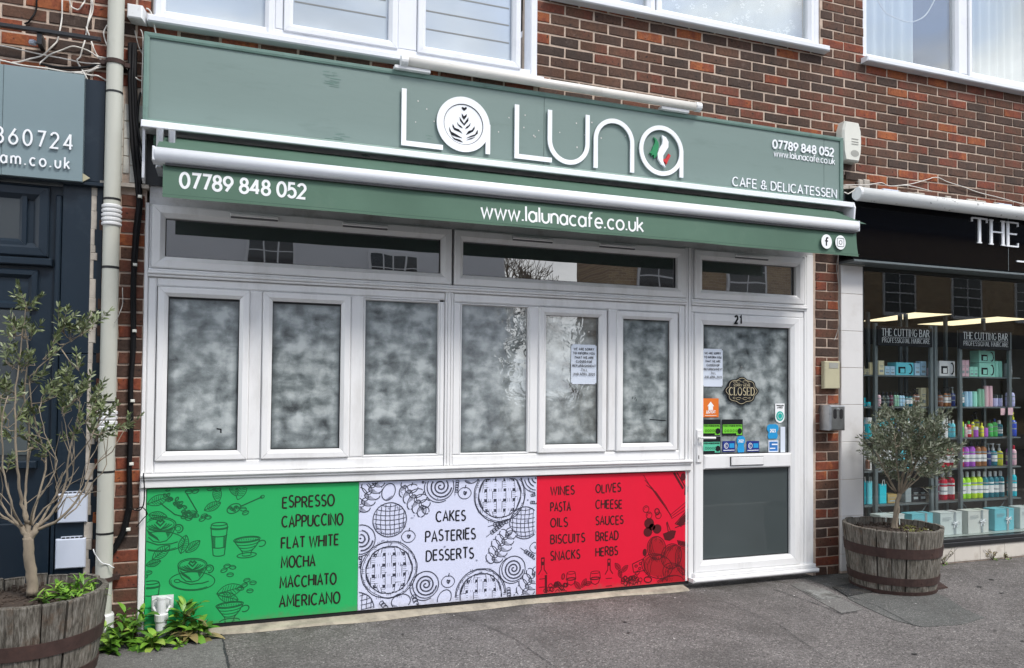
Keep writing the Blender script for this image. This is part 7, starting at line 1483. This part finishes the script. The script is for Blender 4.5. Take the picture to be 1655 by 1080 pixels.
# ================================================================ WEEDS
LM = {}
def leaf_mesh(kind, m):
    if (kind, m) in LM: return LM[(kind, m)]
    mb = MB(); n = 6
    for i in range(n+1):
        t = i/n; w_ = .17*math.sin(math.pi*min(1, t*.93+.04))**.9*(1 if kind == 'broad' else .62); z = .30*t-.42*t*t; x = t*.9
        mb.v += [(x, -w_, z+.04*(w_/.17)), (x, 0, z), (x, w_, z+.04*(w_/.17))]
        if i: a = 3*(i-1); mb.f += [(a, a+1, a+4, a+3), (a+1, a+2, a+5, a+4)]
    me = bpy.data.meshes.new('leaf'); me.from_pydata(mb.v, [], mb.f); me.materials.append(MATS[m]); me.shade_smooth(); LM[(kind, m)] = me; return me
def plant(label, x, y, z, n, ln, h, seed, kind='broad', old=0., spread=.02, cat='weed', lean=0.):
    rr = random.Random(seed); t = thing('weed', label, cat, (x, y, z))
    for i in range(n):
        m = 'old_leaf' if rr.random() < old and i > n*.4 else 'weed_leaf'; f = 1-i/n; o = bpy.data.objects.new('leaf', leaf_mesh(kind, m)); COL.objects.link(o); o.parent = t
        o.location = (rr.gauss(0, spread), rr.gauss(0, spread*.7), h*f*rr.uniform(.7, 1.1)); k = 1.2*ln*rr.uniform(.65, 1.15)*(.65+.5*(1-f))
        o.scale = (k, k, k); o.rotation_euler = (rr.gauss(0, .25), -(.95*f-.15)+rr.gauss(0, .18)+lean, i*2.4+rr.gauss(0, .3))
    MB().tube([(x, y, z-.01), (x, y, z+h*.9)], [.006, .003], 6).build('stem', 'weed_leaf', t); return t
def gp(px, py): q = P(px, py, z=.01); return q[0], min(q[1], -.05)
x, y = gp(300, 1018); plant('tall leafy weed with yellowing lower leaves right of the waste pipe', x, -.10, .0, 52, .125, .20, 1, old=.6, spread=.022)
x, y = gp(322, 1020); plant('low clump of yellowing leaves at the foot of the green panel', x, -.12, .0, 26, .12, .08, 12, old=.7, spread=.03)
plant('broad leaved weed left of the waste pipe against the white corner post', gp(222, 1018)[0], -.10, .0, 40, .115, .20, 2, spread=.035)
plant('leafy weed beside the left barrel at the foot of the brick pier', gp(188, 1030)[0], -.19, .0, 44, .11, .12, 3, spread=.045)
plant('small rosette weed lying on the pavement before the waste pipe', gp(245, 1045)[0]-.0, -.20, .0, 30, .11, .055, 4, spread=.022)
plant('tiny seedling alone on the pavement right of the rosette weed', gp(287, 1046)[0], -.24, .0, 9, .055, .04, 5, spread=.008)
for i, (px, py, dy, n, ln, lb) in enumerate(((98, 966, 0, 34, .085, 'bright green plant nearest the olive trunk in the left barrel'), (128, 958, .05, 30, .085, 'bright green plant in the middle of the left barrel'), (112, 975, -.05, 22, .075, 'bright green plant at the front rim of the left barrel'), (72, 975, -.02, 16, .06, 'small bright plant just right of the olive trunk base'), (148, 965, 0, 14, .06, 'small bright plant by the right rim of the left barrel'))):
    q = P(px, py, z=.43); plant(lb, q[0], q[1], .425, n, ln, .055, 30+i, kind='narrow', spread=.016, cat='plant')
rr = random.Random(8)
t = thing('moss', 'cushion of yellow green moss over the soil at the right of the right barrel', 'moss', (RX+.1, RY-.1, .41)); mb = MB()
for i in range(160): a = rr.uniform(-1.4, .4); q = rr.uniform(.08, .29); s = rr.uniform(.006, .014); x, y = RX+q*math.cos(a), RY+q*math.sin(a); mb.lathe([(s, 0), (s*.8, s*.8), (s*.2, s*1.2)], (x, y, .412), 5)
mat('moss', (.12, .12, .035, 1), .95, .4, 60); mb.build('cushion', 'moss', t, kind='stuff')
for px, py, sc, lb in ((1520, 912, .20, 'dry branching weed at the white plinth just right of the barrel'), (1602, 905, .13, 'dry weed at the white plinth below the gift boxes'), (1624, 905, .07, 'tiny dry weed at the plinth near the right edge')):
    q = P(px, py, z=0); x, y = q[0], min(q[1], -.03); t = thing('dry_weed', lb, 'weed', (x, y, 0)); mb = MB(); lf = MB()
    for i in range(9):
        d = Vector((rr.gauss(0, .5), rr.gauss(-.1, .2), 1)).normalized(); ln = sc*rr.uniform(.4, 1); p = Vector((x, y, 0)); e = p+d*ln; mb.tube([tuple(p), tuple(p+d*ln*.5+Vector((0, 0, .01))), tuple(e)], .0015, 4, False)
        for k in range(4): leaf(lf, p+d*ln*rr.uniform(.5, 1), rnd_dir(rr), .018, .008, rr)
    mb.build('stem', 'rust', t); lf.build('leaves', 'old_leaf', t, kind='stuff')
    plant(lb.replace('dry', 'low green').replace('branching ', ''), x+.03, y-.01, .0, 8, .03, .015, int(px), spread=.02)
q = P(363, 1019, z=0); tag(MB().lathe([(.022, 0), (.020, .012), (.010, .022), (.001, .024)], (q[0], q[1], .0), 10).build('clump', 'soil'), 'small dark mossy clump on the pavement at the lower right corner of the weeds', 'clump')

# ================================================================ ACROSS THE STREET (seen in the glass)
def building(label, x0, x1, y1, h, m, wins, roofm='slate', win_m='opp_white', dp=7.):
    t = thing('terraced_building', label, 'building', ((x0+x1)/2, y1, 0)); MB().box(x0, x1, y1-dp, y1, 0, h).build('wall', m, t)
    mb = MB(); mb.v = [(x0-.2, y1+.3, h), (x1+.2, y1+.3, h), (x1+.2, y1-dp-.3, h), (x0-.2, y1-dp-.3, h), (x0-.2, y1-dp/2, h+2.), (x1+.2, y1-dp/2, h+2.)]; mb.f = [(0, 1, 5, 4), (2, 3, 4, 5), (0, 4, 3), (1, 2, 5), (3, 2, 1, 0)]; mb.build('roof', roofm, t)
    for a, b, z0, z1, nx in wins:
        f = MB(); f.box(a-.07, b+.07, y1-.02, y1+.05, z0-.07, z1+.07); w_ = f.build('window', win_m, t); MB().box(a, b, y1+.052, y1+.056, z0, z1).build('pane', 'opp_glass', w_)
        mb = MB()
        for i in range(1, nx): x = a+(b-a)*i/nx; mb.box(x-.018, x+.018, y1+.058, y1+.07, z0, z1)
        mb.box(a, b, y1+.0575, y1+.0695, (z0+z1)/2-.02, (z0+z1)/2+.02).box(a, b, y1+.0575, y1+.0695, (z0*3+z1)/4-.012, (z0*3+z1)/4+.012).box(a, b, y1+.0575, y1+.0695, (z0+z1*3)/4-.012, (z0+z1*3)/4+.012); mb.build('glazing_bar', win_m, w_)
        MB().box(a-.12, b+.12, y1+.05, y1+.14, z0-.14, z0-.075).build('sill', win_m, w_)
    return t
OY = -15.
K_ = (DIST-OY)/DIST
def ox(px, py): return PX(px, py, 0)*K_
def oz(px, py): return CH+(PZ(px, py, 0)-CH)*K_
building('white rendered building with small paned windows across the street', -16, ox(818, 420), OY, 7.6, 'white_render', [(ox(402, 400), ox(473, 405), oz(435, 385)-1.35, oz(435, 384), 3), (ox(600, 430), ox(672, 435), oz(635, 412)-1.35, oz(635, 412), 4), (-4.2, -2.7, 3.6, 5.1, 3), (-9, -7.6, 3.6, 5.1, 3), (-4.4, -2.2, .8, 2.4, 3), (0.2, 2.4, .8, 2.4, 3)])
bx_ = ox(985, 430)
wn_ = [(bx_+1.0+i*3.1, bx_+2.3+i*3.1, 4.15, 5.45, 2) for i in range(12)]
t_ = building('long brown brick terrace with white sash windows across the street', bx_, bx_+38, OY, 6.8, 'opp_brick', wn_, dp=2.2)
box('shop_fascia', 'black_frame', t_, bx_+.2, bx_+37.8, OY+.02, OY+.14, 2.7, 3.55); box('shop_glazing', 'opp_glass', t_, bx_+.3, bx_+37.7, OY+.02, OY+.06, .5, 2.69)
for i in range(13): box('shop_pier', 'navy', t_, bx_+.2+i*3.1, bx_+.45+i*3.1, OY+.061, OY+.12, 0, 2.69)
rr = random.Random(2); t = thing('street_tree', 'bare tree standing in the gap between the buildings across the street', 'tree', (8.6, -19, 0)); mb = MB()
def grow(p, d, ln, r, k):
    e = p+d*ln; mb.tube([tuple(p), tuple(p.lerp(e, .5)+Vector((rr.gauss(0, .04), rr.gauss(0, .04), 0))), tuple(e)], [r, r*.85, r*.7], 5, False)
    if k: 
        for i in range(3 if k > 1 else 4): grow(e if i else p.lerp(e, .7), (d+rnd_dir(rr, .3)*.75).normalized(), ln*rr.uniform(.6, .85), r*.62, k-1)
grow(Vector((8.6, -19, -.1)), Vector((0, 0, 1)), 2.0, .16, 6); mb.build('branches', 'bark', t)
